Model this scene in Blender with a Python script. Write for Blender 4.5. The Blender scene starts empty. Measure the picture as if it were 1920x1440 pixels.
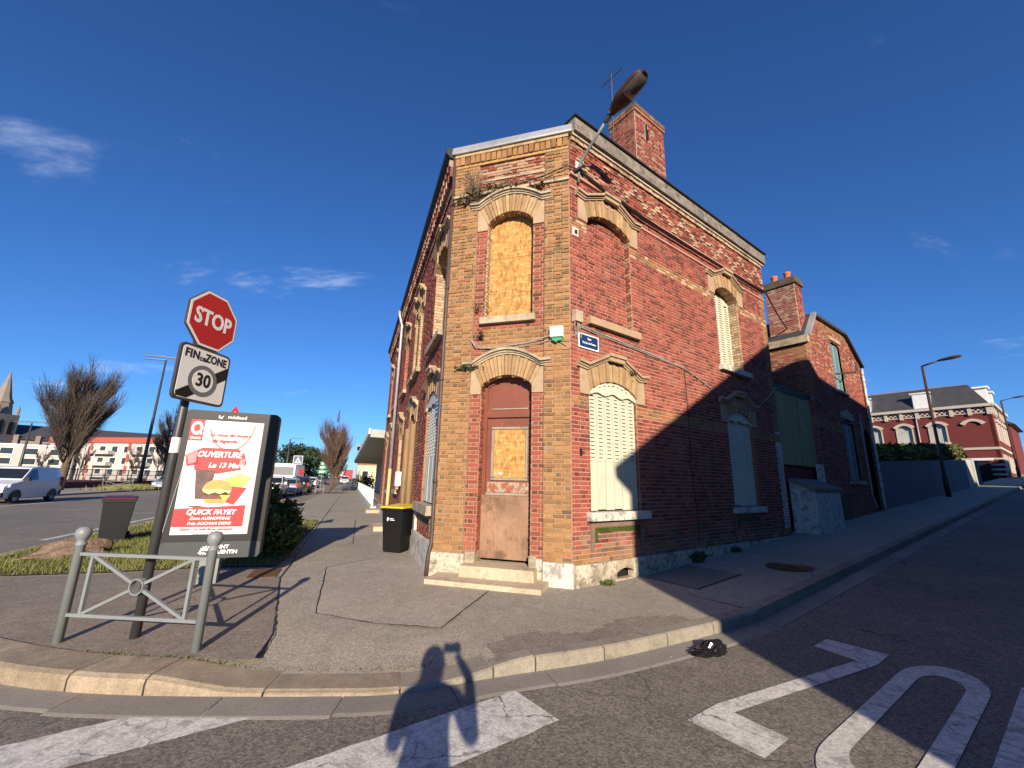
import bpy, bmesh, math, random
import numpy as np
from mathutils import Vector, Matrix

SC = bpy.context.scene
COL = SC.collection
RAD = math.radians
rng = random.Random(11)

# ------------------------------------------------------------------ camera
HC = 1.65
PITCH, ROLL = RAD(13.1), RAD(1.36)
fw = Vector((0, math.cos(PITCH), math.sin(PITCH)))
up0 = Vector((0, -math.sin(PITCH), math.cos(PITCH)))
rt0 = Vector((1, 0, 0))
rt = rt0 * math.cos(ROLL) + up0 * math.sin(ROLL)
up = up0 * math.cos(ROLL) - rt0 * math.sin(ROLL)
cam_d = bpy.data.cameras.new('camera')
cam = bpy.data.objects.new('camera', cam_d)
COL.objects.link(cam)
cam.matrix_world = Matrix(((rt.x, up.x, -fw.x, 0), (rt.y, up.y, -fw.y, 0), (rt.z, up.z, -fw.z, HC), (0, 0, 0, 1)))
cam_d.sensor_width = 36
cam_d.lens = 785 / 1920 * 36
cam_d.clip_start = 0.02
cam_d.clip_end = 3000
SC.camera = cam

# ------------------------------------------------------------------ world, sun, exposure
SUN_EL, SUN_AZ = RAD(19.1), RAD(172.8)            # azimuth clockwise from +Y
world = bpy.data.worlds.new('World')
SC.world = world
world.use_nodes = True
nt = world.node_tree
nt.nodes.clear()
w_out = nt.nodes.new('ShaderNodeOutputWorld')
w_bg = nt.nodes.new('ShaderNodeBackground')
sky = nt.nodes.new('ShaderNodeTexSky')
sky.sky_type = 'NISHITA'
sky.sun_disc = False
sky.sun_elevation = SUN_EL
sky.sun_rotation = SUN_AZ
sky.altitude = 100
sky.air_density = 1.0
sky.dust_density = 0.0
sky.ozone_density = 6.0
w_bg.inputs['Strength'].default_value = 0.071
# sparse thin clouds: noise on the dome, only where it peaks
tc = nt.nodes.new('ShaderNodeTexCoord')
sep = nt.nodes.new('ShaderNodeSeparateXYZ')
nt.links.new(tc.outputs['Generated'], sep.inputs[0])
def wmath(op, a, b=None):
    n = nt.nodes.new('ShaderNodeMath'); n.operation = op
    for i, v in enumerate((a, b)):
        if v is None: continue
        if isinstance(v, (int, float)): n.inputs[i].default_value = v
        else: nt.links.new(v, n.inputs[i])
    return n.outputs[0]
zz = wmath('ADD', wmath('MAXIMUM', sep.outputs['Z'], 0.0), 0.16)
comb = nt.nodes.new('ShaderNodeCombineXYZ')
nt.links.new(wmath('DIVIDE', sep.outputs['X'], zz), comb.inputs[0])
nt.links.new(wmath('DIVIDE', sep.outputs['Y'], zz), comb.inputs[1])
cmap = nt.nodes.new('ShaderNodeMapping')
cmap.inputs['Location'].default_value = (37.3, 13.1, 0)
cmap.inputs['Rotation'].default_value = (0, 0, 0.5)
cmap.inputs['Scale'].default_value = (1.0, 2.2, 1)
nt.links.new(comb.outputs[0], cmap.inputs[0])
cn = nt.nodes.new('ShaderNodeTexNoise')
cn.inputs['Scale'].default_value = 0.9
cn.inputs['Detail'].default_value = 9
cn.inputs['Roughness'].default_value = 0.62
cn.inputs['Distortion'].default_value = 0.35
nt.links.new(cmap.outputs[0], cn.inputs['Vector'])
cr = nt.nodes.new('ShaderNodeMapRange')
cr.interpolation_type = 'SMOOTHSTEP'
cr.inputs['From Min'].default_value = 0.585
cr.inputs['From Max'].default_value = 0.80
cr.inputs['To Max'].default_value = 0.6
nt.links.new(cn.outputs['Fac'], cr.inputs['Value'])
cmix = nt.nodes.new('ShaderNodeMix'); cmix.data_type = 'RGBA'
nt.links.new(cr.outputs[0], cmix.inputs[0])
tint = nt.nodes.new('ShaderNodeVectorMath'); tint.operation = 'MULTIPLY'
tint.inputs[1].default_value = (0.64, 0.96, 1.32)          # camera white balance
nt.links.new(sky.outputs[0], tint.inputs[0])
nt.links.new(tint.outputs[0], cmix.inputs[6])
cmix.inputs[7].default_value = (9.5, 10.2, 12.2, 1)
nt.links.new(cmix.outputs[2], w_bg.inputs['Color'])
nt.links.new(w_bg.outputs[0], w_out.inputs['Surface'])

sun_d = bpy.data.lights.new('sun', 'SUN')
sun_d.energy = 5.0
sun_d.angle = RAD(0.53)
sun_d.color = (1.0, 0.86, 0.68)
sun = bpy.data.objects.new('sun', sun_d)
COL.objects.link(sun)
S2 = Vector((math.sin(SUN_AZ) * math.cos(SUN_EL), math.cos(SUN_AZ) * math.cos(SUN_EL), math.sin(SUN_EL)))
sun.location = S2 * 60
sun.rotation_euler = S2.to_track_quat('Z', 'Y').to_euler()

SC.view_settings.view_transform = 'Standard'
SC.view_settings.look = 'None'
SC.view_settings.gamma = 1
SC.view_settings.use_curve_mapping = False
SC.view_settings.exposure = 0.66
SC.cycles.max_bounces = 4
SC.cycles.diffuse_bounces = 1
SC.cycles.transparent_max_bounces = 8
SC.cycles.use_denoising = True

# ------------------------------------------------------------------ frames of the place
AR, AL = RAD(53.55), RAD(-20.2)
cR = Vector((0.982, 6.787))
cL = Vector((-1.249, 7.444))
eR = Vector((math.sin(AR), math.cos(AR))); nR = Vector((math.cos(AR), -math.sin(AR)))
eS = Vector((math.sin(AL), math.cos(AL))); eT = Vector((math.cos(AL), -math.sin(AL)))
dC = cR - cL
eC = dC.normalized(); nC = Vector((eC.y, -eC.x))
WC = dC.length
def ST(s, t): return eS * s + eT * t                 # along / across the main street
def UQ(u, q): return cR + eR * u + nR * q            # along / out from the side street front
def ramp(u): return 0.05 * max(0.0, u - 1.2) if u < 90 else 0.05 * 88.8
PZ = 0.12                                            # pavement level

class Frame:
    def __init__(s, o, e, n, z=0.0): s.o, s.e, s.n, s.z = Vector(o), Vector(e), Vector(n), z
    def __call__(s, u, v, w=0.0):
        p = s.o + s.e * u + s.n * w
        return (p.x, p.y, v + s.z)
FR = Frame(cR, eR, nR)
FC = Frame(cL, eC, nC)
FL = Frame(cL, eS, -eT)

# ------------------------------------------------------------------ mesh helpers
class MB:
    def __init__(s): s.v, s.f, s.c, s.m = [], [], [], []
    def poly(s, pts, col=None, m=0):
        b = len(s.v); s.v.extend(pts); s.f.append(tuple(range(b, b + len(pts)))); s.c.append(col); s.m.append(m)
    def hexa(s, p, col=None, m=0, skip=()):           # p: 4 bottom(back) + 4 top(front)
        b = len(s.v); s.v.extend(p)
        for i, q in enumerate(((3, 2, 1, 0), (4, 5, 6, 7), (0, 1, 5, 4), (1, 2, 6, 5), (2, 3, 7, 6), (3, 0, 4, 7))):
            if i in skip: continue
            s.f.append(tuple(b + k for k in q)); s.c.append(col); s.m.append(m)
        return s
    def box(s, x0, x1, y0, y1, z0, z1, col=None, m=0):
        return s.hexa([(x0, y0, z0), (x1, y0, z0), (x1, y1, z0), (x0, y1, z0), (x0, y0, z1), (x1, y0, z1), (x1, y1, z1), (x0, y1, z1)], col, m)
    def fbox(s, F, u0, u1, v0, v1, w0, w1, col=None, m=0, inset=0.0, skip=()):
        i = inset
        return s.hexa([F(u0, v0, w0), F(u1, v0, w0), F(u1, v1, w0), F(u0, v1, w0),
                       F(u0 + i, v0 + i, w1), F(u1 - i, v0 + i, w1), F(u1 - i, v1 - i, w1), F(u0 + i, v1 - i, w1)], col, m, skip)
    def prism(s, F, poly, w0, w1, col=None, m=0):
        n = len(poly); b = len(s.v)
        s.v.extend([F(u, v, w0) for u, v in poly] + [F(u, v, w1) for u, v in poly])
        s.f.append(tuple(b + i for i in reversed(range(n)))); s.f.append(tuple(b + n + i for i in range(n)))
        s.c += [col, col]; s.m += [m, m]
        for i in range(n):
            j = (i + 1) % n
            s.f.append((b + i, b + j, b + n + j, b + n + i)); s.c.append(col); s.m.append(m)
        return s
    def tube(s, pts, rad, n=6, col=None, m=0, cap=True):
        pts = [Vector(p) for p in pts]
        if not hasattr(rad, '__len__'): rad = [rad] * len(pts)
        rings = []
        ref = Vector((0.31, 0.52, 0.8))
        for i, p in enumerate(pts):
            t = (pts[min(i + 1, len(pts) - 1)] - pts[max(i - 1, 0)])
            if t.length < 1e-9: t = Vector((0, 0, 1))
            t.normalize()
            a = ref - t * ref.dot(t)
            if a.length < 0.05: a = Vector((1, 0, 0)) - t * t.x
            a.normalize(); b2 = t.cross(a); ref = a
            b = len(s.v)
            for k in range(n):
                an = 2 * math.pi * k / n
                s.v.append(tuple(p + (a * math.cos(an) + b2 * math.sin(an)) * rad[i]))
            rings.append(b)
        for r0, r1 in zip(rings, rings[1:]):
            for k in range(n):
                k2 = (k + 1) % n
                s.f.append((r0 + k, r0 + k2, r1 + k2, r1 + k)); s.c.append(col); s.m.append(m)
        if cap:
            for r, rev in ((rings[0], True), (rings[-1], False)):
                q = [r + k for k in range(n)]
                s.f.append(tuple(reversed(q) if rev else q)); s.c.append(col); s.m.append(m)
        return s
    def lathe(s, prof, n=16, axis_o=(0, 0, 0), col=None, m=0, F=None):
        # prof: (r, z)
        b = len(s.v)
        for r, z in prof:
            for k in range(n):
                a = 2 * math.pi * k / n
                p = (axis_o[0] + r * math.cos(a), axis_o[1] + r * math.sin(a), axis_o[2] + z)
                s.v.append(F(*p) if F else p)
        for i in range(len(prof) - 1):
            for k in range(n):
                k2 = (k + 1) % n
                s.f.append((b + i * n + k, b + i * n + k2, b + (i + 1) * n + k2, b + (i + 1) * n + k)); s.c.append(col); s.m.append(m)
        s.f.append(tuple(b + k for k in reversed(range(n)))); s.c.append(col); s.m.append(m)
        s.f.append(tuple(b + (len(prof) - 1) * n + k for k in range(n))); s.c.append(col); s.m.append(m)
        return s
    def mesh(s, name, mats, off=(0, 0, 0), smooth=False):
        me = bpy.data.meshes.new(name)
        if off != (0, 0, 0): vv = [(x - off[0], y - off[1], z - off[2]) for x, y, z in s.v]
        else: vv = s.v
        me.from_pydata(vv, [], s.f)
        if not isinstance(mats, (list, tuple)): mats = [mats]
        for m in mats: me.materials.append(m)
        if any(s.m): me.polygons.foreach_set('material_index', s.m)
        if any(c is not None for c in s.c):
            at = me.color_attributes.new('Col', 'FLOAT_COLOR', 'CORNER')
            tot = np.array([len(f) for f in s.f])
            cc = np.array([(*c, 1.0) if c else (0.5, 0.5, 0.5, 1.0) for c in s.c], dtype=np.float32)
            at.data.foreach_set('color', np.repeat(cc, tot, axis=0).ravel())
        if smooth: me.polygons.foreach_set('use_smooth', [True] * len(me.polygons))
        me.update()
        return me

LOC = {}
def thing(name, label, cat, loc=(0, 0, 0), rz=0.0, group=None):
    o = bpy.data.objects.new(name, None)
    COL.objects.link(o)
    o.empty_display_size = 0.2
    o.location = loc; o.rotation_euler = (0, 0, rz)
    o['label'] = label; o['category'] = cat
    if group: o['group'] = group
    LOC[o.name] = tuple(loc)
    return o
def part(name, mb, mats, parent, world=False, smooth=False, label=None, kind=None):
    """world=True: the builder used world coordinates and the thing is not rotated"""
    off = (0, 0, 0)
    if world:
        p = parent
        while p is not None:
            off = tuple(a + b for a, b in zip(off, p.location)); p = p.parent
    me = mb.mesh(name, mats, off, smooth) if isinstance(mb, MB) else mb
    o = bpy.data.objects.new(name, me)
    COL.objects.link(o)
    o.parent = parent
    if label: o['label'] = label
    if kind: o['kind'] = kind
    return o
def solo(name, mb, mats, label, cat, group=None, smooth=False, loc=(0, 0, 0), rz=0.0, world=False, kind=None):
    me = mb.mesh(name, mats, tuple(loc) if world else (0, 0, 0), smooth) if isinstance(mb, MB) else mb
    o = bpy.data.objects.new(name, me)
    COL.objects.link(o)
    o.location = loc; o.rotation_euler = (0, 0, rz)
    o['label'] = label; o['category'] = cat
    if group: o['group'] = group
    if kind: o['kind'] = kind
    return o
def struct(name, mb, mats, smooth=False, parent=None):
    me = mb.mesh(name, mats, (0, 0, 0), smooth) if isinstance(mb, MB) else mb
    o = bpy.data.objects.new(name, me)
    COL.objects.link(o)
    if parent: o.parent = parent
    else: o['kind'] = 'structure'
    return o
def copy_tree(o, parent=None):
    c = o.copy(); COL.objects.link(c); c.parent = parent
    for ch in list(o.children): copy_tree(ch, c)
    return c
def text_mb(body, size, align='CENTER', bold=0.0, shear=0.0, depth=0.001, spacing=1.0):
    """mesh of lettering in the x-y plane, facing +z"""
    cu = bpy.data.curves.new('txt', 'FONT')
    cu.body = body; cu.size = size; cu.align_x = align; cu.align_y = 'CENTER'
    cu.offset = bold; cu.shear = shear; cu.extrude = depth; cu.resolution_u = 3; cu.space_character = spacing
    ob = bpy.data.objects.new('txt', cu)
    COL.objects.link(ob)
    dg = bpy.context.evaluated_depsgraph_get()
    me = bpy.data.meshes.new_from_object(ob.evaluated_get(dg))
    mb = MB()
    mb.v = [tuple(v.co) for v in me.vertices]
    mb.f = [tuple(p.vertices) for p in me.polygons]
    mb.c = [None] * len(mb.f); mb.m = [0] * len(mb.f)
    bpy.data.objects.remove(ob); bpy.data.curves.remove(cu); bpy.data.meshes.remove(me)
    return mb
def onto(mb, F, u, v, w, sx=1.0, sy=1.0, mirror=False, rot=0.0):
    c, s_ = math.cos(rot), math.sin(rot)
    mb.v = [F(u + (x * c - y * s_) * sx * (-1 if mirror else 1), v + (x * s_ + y * c) * sy, w + z) for x, y, z in mb.v]
    return mb

# ------------------------------------------------------------------ materials
MATS = {}
def mk(name, col, rough=0.8, metal=0.0, var=((5, 0.2),), stains=(), bump=None, spec=0.35, attr=None, objrand=0.0, coord='Object', emit=None, trans=0.0, alpha=None, crack=None, huerand=None, speck=None):
    m = bpy.data.materials.new(name); m.use_nodes = True
    MATS[name] = m
    n, l = m.node_tree.nodes, m.node_tree.links
    b = n['Principled BSDF']
    b.inputs['Roughness'].default_value = rough
    b.inputs['Metallic'].default_value = metal
    b.inputs['Specular IOR Level'].default_value = spec
    tc = n.new('ShaderNodeTexCoord').outputs[coord]
    def noise(scale, detail=4, rough_=0.6, st=None, off=0.0):
        v = tc
        if st or off:
            mp = n.new('ShaderNodeMapping'); l.new(tc, mp.inputs[0])
            if st: mp.inputs['Scale'].default_value = st
            mp.inputs['Location'].default_value = (off, off * 0.7, off * 1.3)
            v = mp.outputs[0]
        t = n.new('ShaderNodeTexNoise'); t.inputs['Scale'].default_value = scale
        t.inputs['Detail'].default_value = detail; t.inputs['Roughness'].default_value = rough_
        l.new(v, t.inputs['Vector'])
        return t.outputs['Fac']
    def mrange(src, a, b_, c, d, smooth=False):
        r = n.new('ShaderNodeMapRange')
        if smooth: r.interpolation_type = 'SMOOTHSTEP'
        for k, x in zip(('From Min', 'From Max', 'To Min', 'To Max'), (a, b_, c, d)): r.inputs[k].default_value = x
        l.new(src, r.inputs['Value']); return r.outputs[0]
    def scale(c, f):
        v = n.new('ShaderNodeVectorMath'); v.operation = 'SCALE'
        l.new(c, v.inputs[0])
        if isinstance(f, float): v.inputs['Scale'].default_value = f
        else: l.new(f, v.inputs['Scale'])
        return v.outputs[0]
    if attr:
        a = n.new('ShaderNodeVertexColor'); a.layer_name = attr; c = a.outputs[0]
    else:
        a = n.new('ShaderNodeRGB'); a.outputs[0].default_value = (*col, 1); c = a.outputs[0]
    if huerand:
        oi = n.new('ShaderNodeObjectInfo')
        mx = n.new('ShaderNodeMix'); mx.data_type = 'RGBA'
        l.new(mrange(oi.outputs['Random'], 0.0, 1.0, 0.0, 1.0), mx.inputs[0]); l.new(c, mx.inputs[6]); mx.inputs[7].default_value = (*huerand, 1)
        c = mx.outputs[2]
    if objrand:
        oi = n.new('ShaderNodeObjectInfo')
        wn = n.new('ShaderNodeTexWhiteNoise'); wn.noise_dimensions = '1D'
        l.new(oi.outputs['Random'], wn.inputs['W'])
        c = scale(c, mrange(wn.outputs['Value'], 0, 1, 1 - objrand, 1 + objrand))
    for i, vv in enumerate(var):
        sc_, am = vv[0], vv[1]
        c = scale(c, mrange(noise(sc_, 5, 0.65, vv[2] if len(vv) > 2 else None, i * 3.7), 0.25, 0.75, 1 - am, 1 + am))
    for i, st in enumerate(stains):
        sc_, lo, hi, sc, amt = st[:5]
        f = mrange(noise(sc_, 6, 0.65, st[5] if len(st) > 5 else None, 11.3 + i * 5.1), lo, hi, 0, amt, True)
        mx = n.new('ShaderNodeMix'); mx.data_type = 'RGBA'
        l.new(f, mx.inputs[0]); l.new(c, mx.inputs[6]); mx.inputs[7].default_value = (*sc, 1)
        c = mx.outputs[2]
    if speck:
        vs_ = n.new('ShaderNodeTexVoronoi'); vs_.inputs['Scale'].default_value = speck[0]; l.new(tc, vs_.inputs['Vector'])
        sp = n.new('ShaderNodeSeparateColor'); l.new(vs_.outputs['Color'], sp.inputs[0])
        c = scale(c, mrange(sp.outputs[0], 0, 1, 1 - speck[1], 1 + speck[1]))
        bp0 = n.new('ShaderNodeBump'); bp0.inputs['Strength'].default_value = 0.5; bp0.inputs['Distance'].default_value = 0.006
        l.new(sp.outputs[1], bp0.inputs['Height'])
    if crack:
        vo = n.new('ShaderNodeTexVoronoi'); vo.feature = 'DISTANCE_TO_EDGE'; vo.inputs['Scale'].default_value = crack[0]
        ad = n.new('ShaderNodeVectorMath'); ad.operation = 'ADD'
        tn = n.new('ShaderNodeTexNoise'); tn.inputs['Scale'].default_value = crack[0] * 2.2; tn.inputs['Detail'].default_value = 6
        l.new(tc, tn.inputs['Vector'])
        sb = scale(tn.outputs['Color'], crack[3] if len(crack) > 3 else 0.45 / crack[0])
        l.new(tc, ad.inputs[0]); l.new(sb, ad.inputs[1]); l.new(ad.outputs[0], vo.inputs['Vector'])
        f = mrange(vo.outputs['Distance'], crack[1] * 0.4, crack[1], 1, 0)
        k = n.new('ShaderNodeMath'); k.operation = 'MULTIPLY'
        l.new(f, k.inputs[0]); l.new(mrange(noise(crack[0] * 0.6, 2, 0.5, None, 40), 0.42, 0.56, 0, crack[2], True), k.inputs[1])
        mx = n.new('ShaderNodeMix'); mx.data_type = 'RGBA'
        l.new(k.outputs[0], mx.inputs[0]); l.new(c, mx.inputs[6]); mx.inputs[7].default_value = (0.018, 0.017, 0.016, 1)
        c = mx.outputs[2]
    l.new(c, b.inputs['Base Color'])
    if bump:
        bp = n.new('ShaderNodeBump'); bp.inputs['Strength'].default_value = bump[1]; bp.inputs['Distance'].default_value = bump[2] if len(bump) > 2 else 0.01
        l.new(noise(bump[0], 6, 0.7), bp.inputs['Height']); l.new(bp.outputs[0], b.inputs['Normal'])
    if emit:
        b.inputs['Emission Color'].default_value = (*emit[:3], 1); b.inputs['Emission Strength'].default_value = emit[3]
    if trans: b.inputs['Transmission Weight'].default_value = trans
    return m

A_ROAD = mk('asphalt_road', (0.19, 0.168, 0.138), 0.9, var=((0.35, 0.24), (2.2, 0.12), (7, 0.12), (48, 0.2)), speck=(62, 0.4), bump=(60, 0.6, 0.008), stains=((1.3, 0.6, 0.8, (0.1, 0.09, 0.08), 0.7), (6, 0.68, 0.76, (0.07, 0.063, 0.056), 0.6),), crack=(0.42, 0.003, 0.7))
A_PAVE = mk('asphalt_pavement', (0.325, 0.285, 0.225), 0.92, var=((0.45, 0.16), (5, 0.14), (55, 0.2)), speck=(80, 0.3), bump=(70, 0.5, 0.006), stains=((0.9, 0.58, 0.75, (0.21, 0.18, 0.155), 0.5),), crack=(0.3, 0.003, 0.6))
A_DARK = mk('asphalt_patch_dark', (0.235, 0.195, 0.155), 0.92, var=((0.8, 0.2), (6, 0.16), (50, 0.2)), speck=(75, 0.32), bump=(140, 0.45, 0.004))
A_PATCH = mk('asphalt_patch', (0.365, 0.31, 0.25), 0.92, var=((0.7, 0.14), (5, 0.14), (55, 0.2)), speck=(80, 0.3), bump=(150, 0.35, 0.004))
PAINT = mk('road_paint', (0.6, 0.575, 0.52), 0.8, var=((1.5, 0.12), (40, 0.12)), speck=(70, 0.2), stains=((7, 0.47, 0.68, (0.24, 0.22, 0.2), 0.75), (60, 0.62, 0.72, (0.12, 0.11, 0.1), 0.8)), crack=(1.9, 0.010, 0.8), bump=(90, 0.3, 0.003))
GRANITE = mk('kerb_granite', (0.33, 0.26, 0.18), 0.85, var=((2, 0.25), (9, 0.2), (60, 0.3)), bump=(70, 0.5, 0.01), stains=((4, 0.5, 0.72, (0.17, 0.13, 0.09), 0.6),), objrand=0.15)
KERBST = mk('kerb_concrete', (0.25, 0.22, 0.175), 0.9, var=((2, 0.2), (50, 0.25)), bump=(60, 0.5, 0.008), stains=((5, 0.5, 0.7, (0.13, 0.105, 0.08), 0.55),), objrand=0.12)
GUTTER = mk('gutter_stone', (0.24, 0.215, 0.185), 0.9, var=((1.5, 0.16), (60, 0.25)), bump=(70, 0.4, 0.006), objrand=0.12)
SOIL = mk('soil', (0.11, 0.08, 0.055), 0.95, var=((3, 0.3), (30, 0.3)), bump=(25, 0.8, 0.03))
MOSS = mk('moss', (0.085, 0.095, 0.03), 0.95, var=((20, 0.4),))
BRICKS = mk('brick_courses', (0.3, 0.1, 0.07), 0.85, attr='Col', var=((9, 0.16), (70, 0.18)), stains=((0.6, 0.54, 0.76, (0.07, 0.05, 0.042), 0.5), (2.3, 0.52, 0.74, (0.09, 0.055, 0.038), 0.55, (1, 1, 0.3)), (5, 0.56, 0.72, (0.06, 0.045, 0.035), 0.5, (1, 1, 0.1)), (1.1, 0.58, 0.74, (0.42, 0.28, 0.21), 0.3), (14, 0.58, 0.78, (0.42, 0.29, 0.2), 0.35)), bump=(80, 0.5, 0.006), spec=0.25)
BRK_R = mk('brick_red', (0.32, 0.082, 0.056), 0.85, var=((9, 0.16), (70, 0.18)), objrand=0.2, huerand=(0.25, 0.062, 0.044), bump=(80, 0.5, 0.006), spec=0.25)
BRK_O = mk('brick_ochre', (0.335, 0.18, 0.073), 0.85, var=((9, 0.18), (70, 0.2)), objrand=0.22, huerand=(0.26, 0.13, 0.056), bump=(80, 0.5, 0.006), stains=((5, 0.58, 0.8, (0.14, 0.09, 0.05), 0.6),), spec=0.25)
MORT_P = mk('mortar_pink', (0.47, 0.245, 0.19), 0.95, var=((2, 0.15), (40, 0.2)), bump=(60, 0.5, 0.006), stains=((0.7, 0.55, 0.8, (0.2, 0.12, 0.09), 0.5),))
MORT_W = mk('mortar_pale', (0.55, 0.42, 0.33), 0.95, var=((2, 0.15), (40, 0.2)), stains=((3, 0.55, 0.8, (0.2, 0.14, 0.1), 0.6),))
MORT_C = mk('mortar_cream', (0.34, 0.225, 0.135), 0.95, var=((2, 0.18), (40, 0.2)), bump=(60, 0.5, 0.006), stains=((3, 0.55, 0.8, (0.16, 0.11, 0.07), 0.6),))
STONE = mk('dressed_stone', (0.4, 0.285, 0.18), 0.9, var=((2.5, 0.16), (35, 0.12)), bump=(45, 0.4, 0.006), stains=((3, 0.52, 0.78, (0.17, 0.13, 0.09), 0.65), (8, 0.62, 0.78, (0.3, 0.22, 0.15), 0.5, (1, 1, 0.25))))
STONE_D = mk('weathered_stone', (0.42, 0.34, 0.24), 0.92, var=((3, 0.25), (35, 0.2)), bump=(35, 0.6, 0.01), stains=((4, 0.45, 0.7, (0.11, 0.095, 0.07), 0.7), (9, 0.6, 0.75, (0.16, 0.17, 0.08), 0.5)))
VOUSS = mk('arch_voussoir', (0.4, 0.27, 0.14), 0.9, var=((6, 0.2), (60, 0.2)), objrand=0.2, huerand=(0.33, 0.2, 0.1), bump=(60, 0.4, 0.006), stains=((9, 0.56, 0.72, (0.12, 0.1, 0.05), 0.6),))
PLINTH = mk('plinth_render', (0.56, 0.49, 0.38), 0.92, var=((1.6, 0.2), (25, 0.2)), bump=(22, 0.8, 0.02), stains=((2.6, 0.46, 0.66, (0.2, 0.17, 0.13), 0.85), (12, 0.5, 0.66, (0.1, 0.085, 0.065), 0.75), (5, 0.68, 0.78, (0.34, 0.13, 0.08), 0.7)), crack=(1.4, 0.008, 0.9))
STEP = mk('step_stone', (0.5, 0.4, 0.28), 0.9, var=((2, 0.2), (30, 0.2)), bump=(30, 0.6, 0.012), stains=((4, 0.52, 0.72, (0.2, 0.16, 0.1), 0.7), (7, 0.6, 0.72, (0.14, 0.15, 0.06), 0.5)))
ZINC = mk('zinc_sheet', (0.5, 0.5, 0.5), 0.45, 0.6, var=((1.3, 0.25), (14, 0.12)))
FASCIA = mk('weathered_board', (0.19, 0.16, 0.13), 0.9, var=((1.2, 0.3), (9, 0.3)), stains=((3, 0.5, 0.7, (0.4, 0.36, 0.3), 0.5), (4, 0.5, 0.7, (0.05, 0.045, 0.04), 0.7)), bump=(30, 0.5, 0.01))
BLACKT = mk('black_tar', (0.02, 0.02, 0.02), 0.6, var=((5, 0.3),))
SHUT = mk('shutter_paint', (0.55, 0.53, 0.41), 0.6, var=((3, 0.1), (40, 0.06)), stains=((5, 0.6, 0.8, (0.35, 0.31, 0.2), 0.5, (3, 3, 0.5)), (30, 0.72, 0.78, (0.16, 0.1, 0.05), 0.9, (1, 1, 0.3))), bump=(40, 0.2, 0.004))
SHUT_L = mk('shutter_grey_paint', (0.55, 0.56, 0.5), 0.6, var=((3, 0.12), (40, 0.08)), stains=((5, 0.55, 0.8, (0.3, 0.29, 0.25), 0.5, (3, 3, 0.5)),), bump=(40, 0.2, 0.004))
SHUT_B = mk('shutter_blue_paint', (0.2, 0.31, 0.33), 0.6, var=((3, 0.15), (40, 0.1)))
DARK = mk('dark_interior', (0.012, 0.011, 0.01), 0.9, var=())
DOOR = mk('door_paint', (0.19, 0.06, 0.036), 0.5, var=((2, 0.18), (20, 0.12)), stains=((5, 0.56, 0.76, (0.13, 0.05, 0.03), 0.6), (24, 0.66, 0.74, (0.45, 0.32, 0.2), 0.6)), bump=(40, 0.25, 0.004))
PLY = mk('plywood_stained', (0.29, 0.17, 0.105), 0.75, var=((1.6, 0.3), (10, 0.16, (5, 5, 0.8)), (60, 0.1)), stains=((2.2, 0.46, 0.64, (0.13, 0.07, 0.04), 0.85), (14, 0.55, 0.7, (0.2, 0.1, 0.06), 0.5, (1, 1, 0.15)), (5, 0.6, 0.76, (0.5, 0.33, 0.2), 0.5)), bump=(30, 0.25, 0.004))
PEEL = mk('peeling_paint', (0.34, 0.28, 0.2), 0.8, var=((5, 0.2), (50, 0.2)), stains=((11, 0.48, 0.54, (0.3, 0.075, 0.045), 0.9), (6, 0.6, 0.7, (0.1, 0.07, 0.05), 0.6)), bump=(24, 0.6, 0.008))
WFRAME = mk('grey_wood', (0.3, 0.25, 0.19), 0.8, var=((4, 0.25), (40, 0.2)), stains=((7, 0.55, 0.7, (0.12, 0.08, 0.05), 0.7),))
GLASS = mk('window_glass', (0.03, 0.035, 0.04), 0.08, var=(), spec=0.7)
GTILE = mk('green_tile', (0.045, 0.075, 0.016), 0.25, var=((9, 0.3),), objrand=0.3, spec=0.6)
PIPE = mk('brown_pipe', (0.075, 0.05, 0.042), 0.5, var=((5, 0.25),))
PIPE_Z = mk('zinc_pipe', (0.42, 0.42, 0.42), 0.45, 0.3, var=((4, 0.2),))
PIPE_Y = mk('cream_pipe', (0.6, 0.46, 0.2), 0.6, var=((4, 0.2),))
CABLE = mk('cable_black', (0.022, 0.02, 0.02), 0.6, var=())
CABLE_G = mk('cable_grey', (0.32, 0.3, 0.27), 0.7, var=((6, 0.3),))
WHITE = mk('white_paint', (0.72, 0.72, 0.7), 0.5, var=((3, 0.06),))
WHITE_W = mk('whitewash', (0.58, 0.54, 0.48), 0.9, var=((2, 0.2), (25, 0.15)), stains=((6, 0.5, 0.62, (0.2, 0.18, 0.15), 0.7), (9, 0.6, 0.75, (0.3, 0.1, 0.07), 0.5)), bump=(25, 0.7, 0.012), crack=(2.2, 0.008, 0.8))
BLUE = mk('enamel_blue', (0.012, 0.035, 0.12), 0.3, var=((5, 0.1),), spec=0.6)
GREENP = mk('green_plastic', (0.04, 0.33, 0.16), 0.4, var=())
GREY_M = mk('grey_painted_metal', (0.2, 0.215, 0.22), 0.5, var=((4, 0.1), (60, 0.06)), stains=((14, 0.62, 0.78, (0.3, 0.28, 0.25), 0.4), (22, 0.68, 0.76, (0.12, 0.06, 0.035), 0.7)), spec=0.5)
DARK_M = mk('dark_painted_metal', (0.045, 0.043, 0.045), 0.45, var=((4, 0.15),), spec=0.5)
BROWN_M = mk('rusty_brown_metal', (0.06, 0.026, 0.018), 0.6, var=((6, 0.3),))
LENS = mk('lamp_lens', (0.075, 0.066, 0.055), 0.12, var=((9, 0.25),), spec=0.7, stains=((4, 0.5, 0.7, (0.05, 0.05, 0.05), 0.6),))
REDP = mk('sign_red', (0.46, 0.014, 0.02), 0.35, var=((6, 0.05),), spec=0.5)
BLACKP = mk('black_print', (0.012, 0.012, 0.013), 0.5, var=())
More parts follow.
